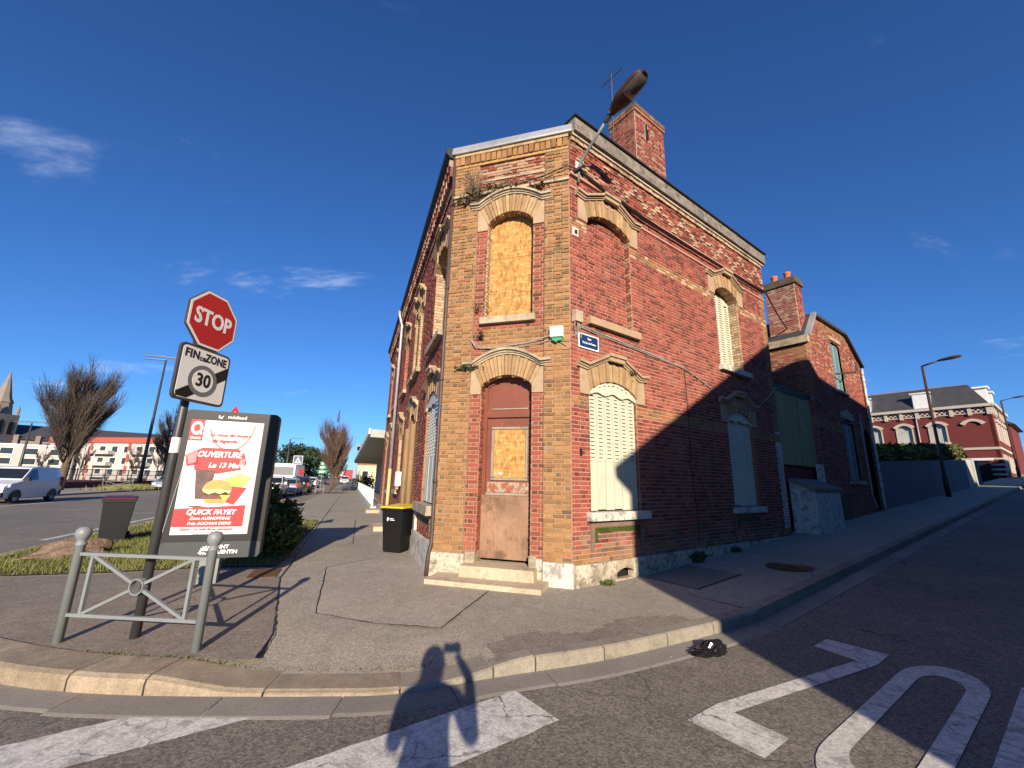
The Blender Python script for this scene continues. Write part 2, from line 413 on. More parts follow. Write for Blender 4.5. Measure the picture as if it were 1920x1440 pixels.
GREYP = mk('grey_print', (0.16, 0.165, 0.17), 0.5, var=())
RETRO = mk('sign_reflective', (0.8, 0.79, 0.74), 0.45, var=((2, 0.05), (120, 0.05, (0.1, 0.1, 1))))
BINP = mk('bin_plastic', (0.009, 0.009, 0.01), 0.45, var=((5, 0.15),), spec=0.3)
BINR = mk('bin_plastic_grey', (0.012, 0.012, 0.014), 0.5, var=((5, 0.15),), spec=0.4)
YEL = mk('lid_yellow', (0.6, 0.46, 0.02), 0.45, var=((5, 0.08),), spec=0.4)
REDL = mk('lid_red', (0.1, 0.014, 0.022), 0.5, var=((5, 0.12),))
RUBBER = mk('rubber', (0.02, 0.02, 0.02), 0.85, var=())
BARK = mk('bark', (0.12, 0.085, 0.06), 0.95, var=((5, 0.3), (30, 0.25)), bump=(18, 0.8, 0.03))
TWIG = mk('twigs', (0.1, 0.078, 0.064), 0.95, var=((1.5, 0.3),))
TWIG2 = mk('twigs_reddish', (0.13, 0.08, 0.056), 0.95, var=((1.5, 0.3),))
LEAF = mk('conifer_green', (0.06, 0.085, 0.022), 0.75, attr='Col', var=((6, 0.25),))
GRASSM = mk('grass_green', (0.1, 0.13, 0.03), 0.8, attr='Col', var=((2, 0.25),))
ROCK = mk('boulder_stone', (0.22, 0.15, 0.105), 0.9, var=((3, 0.3), (20, 0.25)), bump=(7, 0.9, 0.06), stains=((5, 0.55, 0.7, (0.07, 0.05, 0.04), 0.6),))
IRON = mk('cast_iron_rust', (0.17, 0.09, 0.035), 0.7, 0.3, var=((8, 0.3),))
BAGP = mk('bag_plastic', (0.012, 0.012, 0.013), 0.22, var=(), spec=0.7)
CONC = mk('concrete_slab', (0.2, 0.18, 0.15), 0.92, var=((1.4, 0.18), (40, 0.15)), bump=(50, 0.4, 0.006))
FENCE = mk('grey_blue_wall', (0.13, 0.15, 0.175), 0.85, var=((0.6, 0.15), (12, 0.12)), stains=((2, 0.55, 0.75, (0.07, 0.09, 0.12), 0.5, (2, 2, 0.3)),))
CONCW = mk('concrete_and_lit_wall', (0.42, 0.42, 0.38), 0.9, var=((1, 0.15), (12, 0.12)), stains=((3, 0.55, 0.75, (0.22, 0.22, 0.2), 0.5, (2, 2, 0.3)),))
SLATE = mk('roof_slate', (0.055, 0.055, 0.06), 0.6, var=((1.5, 0.25), (18, 0.2)), spec=0.4)
TILE = mk('roof_tile', (0.26, 0.11, 0.06), 0.85, var=((2, 0.25), (16, 0.2)))
POT = mk('terracotta', (0.45, 0.14, 0.075), 0.85, var=((6, 0.2),))
BOARDG = mk('mossy_board', (0.34, 0.3, 0.14), 0.9, var=((1.6, 0.2), (14, 0.15)), stains=((2.4, 0.48, 0.72, (0.16, 0.14, 0.06), 0.6, (2.5, 2.5, 0.3)),))
GATER = mk('gate_red_paint', (0.17, 0.025, 0.02), 0.75, var=((2, 0.25), (12, 0.2, (4, 4, 0.5))))
CARW = mk('car_white', (0.62, 0.63, 0.65), 0.25, var=(), spec=0.6)
CARS = mk('car_silver', (0.4, 0.41, 0.43), 0.3, 0.5, var=(), spec=0.6)
CARK = mk('car_black', (0.018, 0.018, 0.02), 0.2, var=(), spec=0.7)
CARY = mk('car_yellow_green', (0.55, 0.6, 0.04), 0.3, var=(), spec=0.6)
CARG = mk('car_grey_blue', (0.2, 0.24, 0.29), 0.3, 0.3, var=(), spec=0.6)
CGLASS = mk('car_glass', (0.015, 0.018, 0.022), 0.06, var=(), spec=0.9)
TYRE = mk('tyre', (0.018, 0.018, 0.018), 0.85, var=())
RIM = mk('wheel_rim', (0.4, 0.4, 0.41), 0.35, 0.7, var=())
LAMPR = mk('tail_lamp', (0.4, 0.02, 0.015), 0.25, var=(), spec=0.6)
LAMPW = mk('head_lamp', (0.55, 0.56, 0.57), 0.12, var=(), spec=0.8)
APTW = mk('apartment_render', (0.48, 0.45, 0.41), 0.85, var=((0.3, 0.08),))
APTR = mk('apartment_red', (0.36, 0.09, 0.065), 0.8, var=((0.3, 0.1),))
CHST = mk('church_stone', (0.24, 0.2, 0.17), 0.9, var=((0.3, 0.25), (3, 0.2)))
CREAM = mk('cream_render', (0.56, 0.47, 0.32), 0.88, var=((0.6, 0.12), (6, 0.1)))
LEAFLIT = mk('dead_leaves', (0.25, 0.12, 0.05), 0.9, var=((6, 0.4),))

def osb_material():
    m = bpy.data.materials.new('osb_board'); m.use_nodes = True
    n, l = m.node_tree.nodes, m.node_tree.links
    b = n['Principled BSDF']; b.inputs['Roughness'].default_value = 0.7; b.inputs['Specular IOR Level'].default_value = 0.25
    tc = n.new('ShaderNodeTexCoord').outputs['Object']
    prev = None
    base = n.new('ShaderNodeRGB'); base.outputs[0].default_value = (0.44, 0.23, 0.068, 1); c = base.outputs[0]
    for i, (rot, sc) in enumerate((((0.3, 0.5, 0.2), (7, 7, 30)), ((0.9, 0.1, 1.2), (26, 9, 10)), ((-0.7, 0.4, 0.6), (11, 28, 26)))):
        mp = n.new('ShaderNodeMapping'); mp.inputs['Rotation'].default_value = rot; mp.inputs['Scale'].default_value = sc; mp.inputs['Location'].default_value = (i * 2.3, i, 0)
        l.new(tc, mp.inputs[0])
        v = n.new('ShaderNodeTexVoronoi'); v.inputs['Scale'].default_value = 1.0; v.inputs['Randomness'].default_value = 1.0
        l.new(mp.outputs[0], v.inputs['Vector'])
        sp = n.new('ShaderNodeSeparateColor'); l.new(v.outputs['Color'], sp.inputs[0])
        r = n.new('ShaderNodeMapRange'); r.inputs['From Min'].default_value = 0.35; r.inputs['From Max'].default_value = 1.0; r.inputs['To Min'].default_value = 0; r.inputs['To Max'].default_value = (0.75, 0.7, 0.5)[i]
        l.new(sp.outputs[i], r.inputs['Value'])
        mx = n.new('ShaderNodeMix'); mx.data_type = 'RGBA'; l.new(r.outputs[0], mx.inputs[0]); l.new(c, mx.inputs[6])
        mx.inputs[7].default_value = ((0.6, 0.4, 0.17, 1), (0.2, 0.085, 0.02, 1), (0.5, 0.26, 0.07, 1))[i]
        c = mx.outputs[2]
    l.new(c, b.inputs['Base Color'])
    return m
OSB = osb_material()
# ================================================================== GROUND
mb = MB()
mb.poly([(-1500, -1500, -0.06), (1500, -1500, -0.06), (1500, 1500, -0.06), (-1500, 1500, -0.06)])
struct('ground', mb, SOIL)

def quad_st(mb, s0, s1, t0, t1, z, n=1):
    for i in range(n):
        a = s0 + (s1 - s0) * i / n; b = s0 + (s1 - s0) * (i + 1) / n
        mb.poly([(*ST(a, t0), z), (*ST(a, t1), z), (*ST(b, t1), z), (*ST(b, t0), z)])
mb = MB()
quad_st(mb, -70, 300, -15.4, 45, 0.0)
road = struct('road', mb, A_ROAD)
mb = MB()
us = [1.2, 3, 6, 10, 15, 20, 30, 40, 60, 90, 160]
for a, b in zip(us, us[1:]):
    mb.poly([(*UQ(a, 1.9), ramp(a)), (*UQ(a, 9.2), ramp(a)), (*UQ(b, 9.2), ramp(b)), (*UQ(b, 1.9), ramp(b))])
struct('side_road', mb, A_ROAD)

# kerb front line, from the main street round the corner into the side street
KP = [ST(20, -6.0), ST(14, -6.0), ST(10.2, -5.95), Vector((-8.2, 6.1)), Vector((-7.2, 5.15)), Vector((-6.0, 4.45)), Vector((-4.8, 3.98)),
      Vector((-3.94, 3.74)), Vector((-3.35, 3.65)), Vector((-2.73, 3.62)), Vector((-1.97, 3.64)), Vector((-1.4, 3.67)), Vector((-0.82, 3.74)),
      Vector((-0.1, 4.05)), Vector((0.84, 4.42)), Vector((1.6, 4.82)), Vector((2.36, 5.26)), UQ(1.2, 2.1)]
def catmull(P, step=0.1):
    out = []
    for i in range(len(P) - 1):
        p0 = P[max(i - 1, 0)]; p1 = P[i]; p2 = P[i + 1]; p3 = P[min(i + 2, len(P) - 1)]
        n = max(2, int((p2 - p1).length / step))
        for k in range(n):
            t = k / n
            out.append(0.5 * ((2 * p1) + (p2 - p0) * t + (2 * p0 - 5 * p1 + 4 * p2 - p3) * t * t + (3 * p1 - p0 - 3 * p2 + p3) * t ** 3))
    out.append(P[-1]); return out
K = catmull(KP)
def smooth01(x): x = min(1, max(0, x)); return x * x * (3 - 2 * x)
def kh(p):                                   # kerb height above the gutter
    x = p.x
    d = 0.085 * (1 - smooth01((abs(x + 1.25) - 0.75) / 0.8))
    return PZ + 0.015 - d
def normal_at(path, i):
    t = (path[min(i + 1, len(path) - 1)] - path[max(i - 1, 0)]).normalized()
    return Vector((-t.y, t.x))               # towards the pavement
offs = [0.0, 0.25, 0.55, 0.9, 1.4]
i0 = next(i for i, p in enumerate(K) if p.x > -4.85 and p.y < 4.1)
ringpath = []
mb = MB()
grid = []
for i in range(i0, len(K), 2):
    nrm = normal_at(K, i)
    row = []
    for o in offs:
        p = K[i] + nrm * (o + 0.02)
        h = kh(K[i]) - 0.012
        z = h + (PZ - h) * smooth01(o / 1.4)
        row.append((p.x, p.y, z))
    grid.append(row)
for r0, r1 in zip(grid, grid[1:]):
    for k in range(len(offs) - 1):
        mb.poly([r0[k], r1[k], r1[k + 1], r0[k + 1]])
inner = [Vector(r[-1][:2]) for r in grid]
first = [Vector(p[:2]) for p in grid[0]]
outline = [K[i] for i in range(0, i0, 3)] + first + inner[1:] + [Vector(p[:2]) for p in reversed(grid[-1][:-1])][:0]
# flat remainder
outline += [UQ(1.2, -0.4), Vector((-0.2, 7.6)), ST(9, 2.0), ST(150, 2.0), ST(150, -2.6), ST(20, -2.6)]
bm = bmesh.new()
vs = [bm.verts.new((p.x, p.y, PZ)) for p in outline]
bm.edges.ensure_lookup_table()
es = [bm.edges.new((vs[i], vs[(i + 1) % len(vs)])) for i in range(len(vs))]
bmesh.ops.triangle_fill(bm, edges=es, use_beauty=True)
b0 = len(mb.v)
bm.verts.index_update()
mb.v += [tuple(v.co) for v in bm.verts]
for f in bm.faces:
    q = [b0 + v.index for v in f.verts]
    if f.normal.z < 0: q.reverse()
    mb.f.append(tuple(q)); mb.c.append(None); mb.m.append(0)
bm.free()
# strip along the side street
us2 = [1.2] + [1.2 + i * 0.6 for i in range(1, 12)] + [10, 13, 17, 22, 30, 40, 60, 90, 160]
for a, b in zip(us2, us2[1:]):
    mb.poly([(*UQ(a, -0.4), ramp(a) + PZ), (*UQ(a, 2.08), ramp(a) + PZ), (*UQ(b, 2.08), ramp(b) + PZ), (*UQ(b, -0.4), ramp(b) + PZ)])
pavement = struct('pavement', mb, A_PAVE)

# kerb stones, one mesh each
cum = [0.0]
for a, b in zip(K, K[1:]): cum.append(cum[-1] + (b - a).length)
Ltot = cum[-1]
def at_len(d):
    d = min(max(d, 0), Ltot)
    for i in range(len(K) - 1):
        if cum[i + 1] >= d:
            f = (d - cum[i]) / max(1e-6, cum[i + 1] - cum[i]); return K[i].lerp(K[i + 1], f), normal_at(K, i)
    return K[-1], normal_at(K, len(K) - 1)
def kerb_stone(d0, d1, W, mat, name, prof_fn):
    n = max(2, int((d1 - d0) / 0.12) + 1)
    mb = MB(); rings = []
    for k in range(n):
        p, nn = at_len(d0 + (d1 - d0) * k / (n - 1))
        pr = prof_fn(p, k / (n - 1))
        b = len(mb.v); mb.v += [((p + nn * o).x, (p + nn * o).y, z) for o, z in pr]; rings.append(b)
    m = len(pr)
    for a, b in zip(rings, rings[1:]):
        for j in range(m):
            j2 = (j + 1) % m
            mb.f.append((a + j, a + j2, b + j2, b + j)); mb.c.append(None); mb.m.append(0)
    mb.f.append(tuple(rings[0] + j for j in range(m))); mb.f.append(tuple(rings[-1] + j for j in reversed(range(m)))); mb.c += [None] * 2; mb.m += [0] * 2
    return mb
d_at_x = lambda x: next(cum[i] for i, p in enumerate(K) if p.x > x and p.y < 6.5 and i > i0 - 60)
marks = [0.0]
while marks[-1] < d_at_x(-5.2): marks.append(marks[-1] + 1.0)
marks[-1] = d_at_x(-5.2)
dz = [-4.35, -3.42, -2.78, -1.97, -0.84, -0.13, 0.2, 0.86, 1.68, 2.35]
marks += [d_at_x(x) for x in dz] + [Ltot]
for a, b in zip(marks, marks[1:]):
    mid, _ = at_len((a + b) / 2)
    gran = mid.x < -0.9
    W = 0.36 if gran else (0.3 if mid.x < -0.1 else 0.17)
    jit = rng.uniform(-0.004, 0.006)
    def prof(p, f, W=W, gran=gran, jit=jit):
        h = kh(p) + jit
        r = 0.05 if gran else 0.03
        return [(0.0, -0.05), (0.0, max(0.01, h - r)), (0.012, h - r * 0.4), (r, h), (W, h), (W, -0.05)]
    part('kerb_stone', kerb_stone(a + 0.008, b - 0.008, W, None, 'k', prof), GRANITE if gran else KERBST, pavement)
u = 1.2
while u < 60:
    l_ = 0.98 if u < 20 else 4.0
    mb = MB()
    a, b = u + 0.006, u + l_ - 0.006
    for q0, q1, h0, h1 in ((1.93, 2.1, -0.05, 0),):
        h = PZ + 0.012 + rng.uniform(-0.004, 0.004)
        mb.hexa([(*UQ(a, 1.93), ramp(a) - .05), (*UQ(a, 2.1), ramp(a) - .05), (*UQ(b, 2.1), ramp(b) - .05), (*UQ(b, 1.93), ramp(b) - .05),
                 (*UQ(a, 1.93), ramp(a) + h), (*UQ(a, 2.08), ramp(a) + h), (*UQ(b, 2.08), ramp(b) + h), (*UQ(b, 1.93), ramp(b) + h)])
    part('kerb_stone', mb, KERBST, pavement)
    mb = MB()
    if u < 20:
        mb.hexa([(*UQ(a, 2.1), ramp(a) - .05), (*UQ(a, 2.36), ramp(a) - .05), (*UQ(b, 2.36), ramp(b) - .05), (*UQ(b, 2.1), ramp(b) - .05),
                 (*UQ(a, 2.1), ramp(a) + .012), (*UQ(a, 2.36), ramp(a) + .007), (*UQ(b, 2.36), ramp(b) + .007), (*UQ(b, 2.1), ramp(b) + .012)])
        part('gutter_stone', mb, GUTTER, road)
    u += l_
d = d_at_x(-6.0)
while d < Ltot - 0.05:
    d2 = min(d + rng.uniform(0.8, 1.15), Ltot)
    wj = rng.uniform(-0.02, 0.02)
    part('gutter_stone', kerb_stone(d + 0.005, d2 - 0.005, 0.3, None, 'g', lambda p, f: [(0, -0.05), (0, 0.014), (-0.24 + wj, 0.009), (-0.27 + wj, 0.001), (-0.27 + wj, -0.05)]), GUTTER, road)
    d = d2

# flat surface work on the pavement
def ribbon(pts, w, z, mb=None, jit=0.0):
    mb = mb or MB()
    pts = [Vector(p) for p in pts]
    L, Rr = [], []
    for i, p in enumerate(pts):
        t = (pts[min(i + 1, len(pts) - 1)] - pts[max(i - 1, 0)]).normalized(); nn = Vector((-t.y, t.x))
        ww = w * (1 + rng.uniform(-jit, jit))
        L.append(p + nn * ww / 2); Rr.append(p - nn * ww / 2)
    zf = z if callable(z) else (lambda p: z)
    for i in range(len(pts) - 1):
        mb.poly([(*Rr[i], zf(Rr[i])), (*Rr[i + 1], zf(Rr[i + 1])), (*L[i + 1], zf(L[i + 1])), (*L[i], zf(L[i]))])
    return mb
def wobble(a, b, n=14, amp=0.012):
    a, b = Vector(a), Vector(b); t = (b - a).normalized(); nn = Vector((-t.y, t.x))
    return [a.lerp(b, i / n) + nn * rng.uniform(-amp, amp) for i in range(n + 1)]
mb = MB()
ribbon(wobble((-2.14, 4.03), (-2.3, 4.62), 10, 0.006), 0.012, PZ + 0.009, mb, 0.5)
ribbon(wobble((-2.3, 4.62), (-3.48, 6.93), 40, 0.008), 0.014, PZ + 0.009, mb, 0.6)
ribbon(wobble((-3.48, 6.93), ST(40, -0.78), 30, 0.015), 0.02, PZ + 0.009, mb, 0.5)
pp = [(-2.2, 5.3), (-3.15, 7.83), (-2.62, 8.75), (-1.5, 8.3), (-0.26, 6.5), (-0.69, 4.9), (-1.4, 4.98)]
for a, b in zip(pp[:3], pp[1:3]): ribbon(wobble(a, b, 10, 0.008), 0.012, PZ + 0.009, mb, 0.4)
for a, b in ((pp[4], pp[5]), (pp[5], pp[6]), (pp[6], pp[0])): ribbon(wobble(a, b, 10, 0.01), 0.016, PZ + 0.009, mb, 0.5)
for s in (12.4, 14.5, 17.6, 21.5, 26.0, 31.0, 36.0): ribbon(wobble(ST(s, -0.8), ST(s + 0.3, 1.35), 8, 0.02), 0.016, PZ + 0.009, mb, 0.5)
ribbon(wobble(ST(11.2, 0.2), ST(17.5, 0.3), 12, 0.02), 0.016, PZ + 0.009, mb, 0.5)
struct('pavement_joint', mb, BLACKT)
mb = MB(); mb.poly([(x, y, PZ + 0.002) for x, y in reversed(pp)]); struct('pavement_patch', mb, A_PATCH)
mb = MB(); mb.poly([(*p, PZ + 0.0025) for p in (ST(12.45, -0.75), ST(12.45, 0.6), ST(14.45, 0.7), ST(14.45, -0.75))][::-1]); struct('pavement_patch', mb, A_PATCH)
# darker repair along the kerb
mb = MB()
for i in range(i0, len(K) - 2, 2):
    if K[i].x < -0.05 or K[i].x > 2.2: continue
    n0, n1 = normal_at(K, i), normal_at(K, i + 2)
    wv = 0.5 + 0.1 * math.sin(K[i].x * 5)
    for o0, o1 in ((0.17, 0.25), (0.25, wv)):
        def zz(o, p): h = kh(p) - 0.012; return h + (PZ - h) * smooth01(o / 1.4) + 0.006
        mb.poly([(*(K[i] + n0 * o0), zz(o0, K[i])), (*(K[i + 2] + n1 * o0), zz(o0, K[i + 2])), (*(K[i + 2] + n1 * o1), zz(o1, K[i + 2])), (*(K[i] + n0 * o1), zz(o1, K[i]))])
struct('pavement_repair', mb, A_DARK)
# left pavement reads browner and darker than the walk
mb = MB(); bnd = [tuple(K[i] + normal_at(K, i) * .365) for i in range(len(K)) if -6.6 < K[i].x < -2.25 and K[i].y < 5 and i % 3 == 0] + [(-2.14, 4.03), (-2.32, 4.62), (-3.46, 6.9), (-3.98, 7.7), (-5.08, 7.46), (-6.19, 6.93), (-7.38, 6.55), (-7.7, 6.4)]
mb.poly([(x, y, PZ + 0.006) for x, y in bnd]); struct('pavement_section', mb, A_DARK)

# weathered concrete slab and iron covers by the side wall
def uqbox(mb, u0, u1, q0, q1, zt, zb=None):
    zb = -0.02 if zb is None else zb
    z = lambda u: ramp(u) + PZ
    mb.hexa([(*UQ(u0, q1), z(u0) + zb), (*UQ(u1, q1), z(u1) + zb), (*UQ(u1, q0), z(u1) + zb), (*UQ(u0, q0), z(u0) + zb),
             (*UQ(u0, q1), z(u0) + zt), (*UQ(u1, q1), z(u1) + zt), (*UQ(u1, q0), z(u1) + zt), (*UQ(u0, q0), z(u0) + zt)])
mb = MB(); uqbox(mb, 1.52, 2.88, 0.14, 1.12, 0.003); struct('slab_joint', mb, BLACKT)
mb = MB(); uqbox(mb, 1.55, 2.85, 0.17, 1.09, 0.008); struct('pavement_slab', mb, CONC)
mb = MB()
c0 = UQ(4.06, 1.38); zc = ramp(4.06) + PZ + 0.004
for i in range(14):
    a = (i / 14) * 2 * math.pi; b = ((i + 1) / 14) * 2 * math.pi
    mb.poly([(c0.x, c0.y, zc), (c0.x + .4 * math.cos(a), c0.y + .4 * math.sin(a), zc + .05 * .4 * math.cos(a) * eR.x), (c0.x + .4 * math.cos(b), c0.y + .4 * math.sin(b), zc + .05 * .4 * math.cos(b) * eR.x)])
for i in range(-5, 6):
    for j in range(-5, 6):
        if i * i + j * j < 27: mb.box(c0.x + i * .066 - .02, c0.x + i * .066 + .02, c0.y + j * .066 - .02, c0.y + j * .066 + .02, zc, zc + .009)
solo('manhole_cover', mb, IRON, 'round rusty cast iron manhole cover set in shaded side pavement', 'manhole cover')
mb = MB(); p0 = ST(8.1, -1.05)
mb.hexa([(*(ST(7.8, -1.35)), PZ - .01), (*ST(7.8, -.95), PZ - .01), (*ST(8.45, -.95), PZ - .01), (*ST(8.45, -1.35), PZ - .01)] + [(*(ST(7.8, -1.35)), PZ + .014), (*ST(7.8, -.95), PZ + .014), (*ST(8.45, -.95), PZ + .014), (*ST(8.45, -1.35), PZ + .014)])
solo('access_cover', mb, IRON, 'rectangular rusty iron access cover in pavement behind barrier', 'access cover')

# paint on the road
def road_z(p):
    u = (Vector(p) - cR).dot(eR); return ramp(u) + 0.005
def paint_uq(pts): 
    mb = MB(); mb.poly([(*UQ(u, q), ramp(u) + 0.005) for u, q in pts]); return mb
mk1 = thing('road_lettering', 'large white ZONE lettering painted on side street asphalt', 'road marking', (*UQ(-0.2, 4.0), 0))
part('letter_z', paint_uq([(1.19, 2.82), (1.19, 3.36), (0.75, 3.36), (-1.30, 3.0), (-1.32, 3.38), (-1.69, 3.38), (-1.69, 2.86), (-1.28, 2.86), (0.72, 3.21), (0.80, 2.82)][::-1]), PAINT, mk1, world=True)
def stadium(qc, hw, u0, u1, n=14):
    r = hw; k = 1.9
    out = []
    for i in range(n + 1):
        a = math.pi * i / n; out.append((u1 - r * k + r * k * math.sin(a), qc - r * math.cos(a)))
    for i in range(n + 1):
        a = math.pi * i / n; out.append((u0 + r * k - r * k * math.sin(a), qc + r * math.cos(a)))
    return out
oo, oi = stadium(3.81, 0.285, -1.69, 1.27), stadium(3.81, 0.15, -1.36, 0.95)
mb = MB()
for i in range(len(oo)):
    j = (i + 1) % len(oo)
    mb.poly([(*UQ(*p), ramp(p[0]) + 0.005) for p in (oo[i], oo[j], oi[j], oi[i])])
part('letter_o', mb, PAINT, mk1, world=True)
part('letter_n', paint_uq([(-1.69, 4.23), (1.25, 4.23), (1.25, 4.37), (-0.9, 4.66), (1.25, 4.66), (1.25, 4.8), (-1.69, 4.8), (-1.69, 4.66), (0.5, 4.37), (-1.69, 4.37)]), PAINT, mk1, world=True)
part('letter_e', paint_uq([(-1.69, 4.94), (1.25, 4.94), (1.25, 5.48), (0.9, 5.48), (0.9, 5.08), (0.0, 5.08), (0.0, 5.4), (-0.35, 5.4), (-0.35, 5.08), (-1.34, 5.08), (-1.34, 5.48), (-1.69, 5.48)]), PAINT, mk1, world=True)
# zebra: bars parallel to the side street, p along eR and q across from the origin
def bar(p0, p1, q0, q1, end_fn=None):
    mb = MB(); n = 26
    def P(p, q): v = eR * p + nR * q; return v
    top = []; bot = []
    for i in range(n + 1):
        p = p0 + (p1 - p0) * i / n
        top.append(P(p, q0 + rng.uniform(-.008, .008))); bot.append(P(p, q1 + rng.uniform(-.008, .008)))
    for i in range(n): mb.poly([(*bot[i], .005), (*bot[i + 1], .005), (*top[i + 1], .005), (*top[i], .005)])
    return mb
zl = 'white zebra crossing bar, worn, beside the corner kerb'
zs = [(-1.4, 0.18, -4.24, -3.76, 'worn white zebra crossing bar tapering against the dropped granite kerb'),
      (-1.4, 2.36, -3.06, -2.53, 'worn white zebra crossing bar lying between the kerb and the photographer'),
      (-1.4, 2.4, -1.9, -1.4, 'worn white zebra crossing bar under the photographer'), (-1.4, 2.4, -.75, -.25, 'worn white zebra crossing bar right behind the photographer')]
for p0, p1, q0, q1, lb in zs:
    mb = bar(p0, p1, q0, q1)
    if q0 == -4.24:
        # outer end runs out along the gutter
        mb.poly([(*(eR * 0.18 + nR * -3.76), .005), (*(eR * .72 + nR * -3.76), .005), (*(eR * .5 + nR * -3.95), .005), (*(eR * 0.18 + nR * -4.24), .005)])
    solo('zebra_bar', mb, PAINT, lb, 'road marking', 'bars of the zebra crossing')
mb = MB()
ribbon([ST(7, -6.85), ST(11.3, -6.85)], 0.2, 0.005, mb); ribbon([ST(14.0, -6.85), ST(60, -6.85)], 0.16, 0.005, mb)
solo('edge_line', mb, PAINT, 'white edge line along the near side of the main road', 'road marking')
mb = MB(); ribbon([ST(-30, -14.9), ST(170, -14.9)], 0.18, 0.005, mb)
solo('edge_line', mb, PAINT, 'white edge line along the far side of the main road', 'road marking')
mb = MB(); quad_st(mb, 20, 150, -6.2, -2.6, 0.006, 8); struct('parking_strip', mb, A_DARK)
# far side of the main road
mb = MB(); quad_st(mb, -40, 260, -18.2, -15.4, 0.012, 6); struct('parking_strip', mb, A_DARK)
mb = MB()
for a, b in ((-40, 41.5), (41.5, 200)):
    p = [(*ST(a, -18.2), -.05), (*ST(a, -26), -.05), (*ST(b, -26), -.05), (*ST(b, -18.2), -.05)]
    mb.hexa(p + [(x, y, .13) for x, y, z in p])
struct('far_pavement', mb, A_PAVE)

# black bag lying in the gutter
mb = MB()
bb = bmesh.new(); bmesh.ops.create_icosphere(bb, subdivisions=4, radius=1)
r2 = random.Random(4)
ph = [(r2.uniform(2, 9), r2.uniform(2, 9), r2.uniform(2, 9), r2.uniform(0, 6)) for _ in range(14)]
for v in bb.verts:
    x, y, z = v.co
    k = 1 + sum(0.11 * abs(math.sin(a * x + b * y + c * z + d)) for a, b, c, d in ph) - 0.55
    v.co = (x * .17 * k * (1 + .6 * (x < 0)), y * .1 * k, max(0.0, (z * (.12 if x > -.2 else .06) * k + .05)))
mb.v = [tuple(v.co) for v in bb.verts]; bb.verts.index_update(); mb.f = [tuple(v.index for v in f.verts) for f in bb.faces]; mb.c = [None] * len(mb.f); mb.m = [0] * len(mb.f); bb.free()
solo('plastic_bag', mb, BAGP, 'crumpled glossy black plastic bag lying on road by the kerb', 'bag', loc=(2.1, 4.75, 0.004), rz=0.45)
bpy.data.objects['plastic_bag'].scale = (.72, .72, .5)

# scraps of litter
mb = MB(); rl_ = random.Random(12)
for _ in range(46):
    x, y = rl_.uniform(-3.6, 1.8), rl_.uniform(4.2, 9.5)
    if (Vector((x, y)) - cR).dot(nR) < .2 and y > 6.2 and x > -1: continue
    L = rl_.uniform(.006, .02); a = rl_.uniform(0, 6.28)
    mb.poly([(x + L * math.cos(a + k * 1.57) * (1 if k % 2 else .6), y + L * math.sin(a + k * 1.57) * (1 if k % 2 else .6), PZ + .016 + rl_.uniform(0, .006)) for k in range(4)])
solo('litter', mb, WHITE, 'tiny pale scraps of litter scattered over the corner pavement', 'litter', kind='stuff')
# ================================================================== CORNER HOUSE
house = thing('corner_house', 'derelict red and ochre brick corner house with boarded door and cream shutters', 'house', (cR.x, cR.y, 0))
CH = 0.07
JG = 0.0072
class Op:
    def __init__(s, uc, w, v0, vs, va): s.uc, s.w, s.v0, s.vs, s.va = uc, w, v0, vs, va; s.h = va - vs; s.a = w / 2; s.R = (s.a ** 2 + s.h ** 2) / (2 * s.h)
    def top(s, du):
        du = min(abs(du), s.a); return s.va - s.R + math.sqrt(max(0, s.R ** 2 - du ** 2))
    def block(s, v):
        if v < s.v0 or v > s.va: return None
        if v <= s.vs: return (s.uc - s.a, s.uc + s.a)
        x = math.sqrt(max(0, s.R ** 2 - (v - s.va + s.R) ** 2)); return (s.uc - x, s.uc + x)
    def arc(s, n=12, g=0.0): return [(s.uc - s.a + 2 * s.a * i / n, s.top(-s.a + 2 * s.a * i / n) + g) for i in range(n + 1)]
def bcol(kind, r=rng):
    k = r.uniform(0.84, 1.14)
    if kind == 'red':
        if r.random() < 0.3: c = (0.16, 0.048, 0.034)
        elif r.random() < 0.25: c = (0.35, 0.108, 0.074)
        else: c = (0.31, 0.08, 0.055)
    elif kind == 'ochre':
        x = r.random()
        c = (0.335, 0.18, 0.073) if x < .55 else ((0.28, 0.14, 0.058) if x < .83 else ((0.18, 0.11, 0.055) if x < .97 else (0.35, 0.12, 0.06)))
    elif kind == 'cream': c = (0.48, 0.35, 0.22) if r.random() < .8 else (0.3, 0.2, 0.13)
    elif kind == 'white': c = (0.62, 0.58, 0.52)
    elif kind == 'worn': c = (0.38, 0.23, 0.15) if r.random() < .5 else (0.24, 0.066, 0.045)
    elif kind == 'soot': c = (0.16, 0.1, 0.07) if r.random() < .6 else (0.26, 0.16, 0.1)
    else: c = (0.3, 0.13, 0.08)
    return tuple(x * k for x in c)
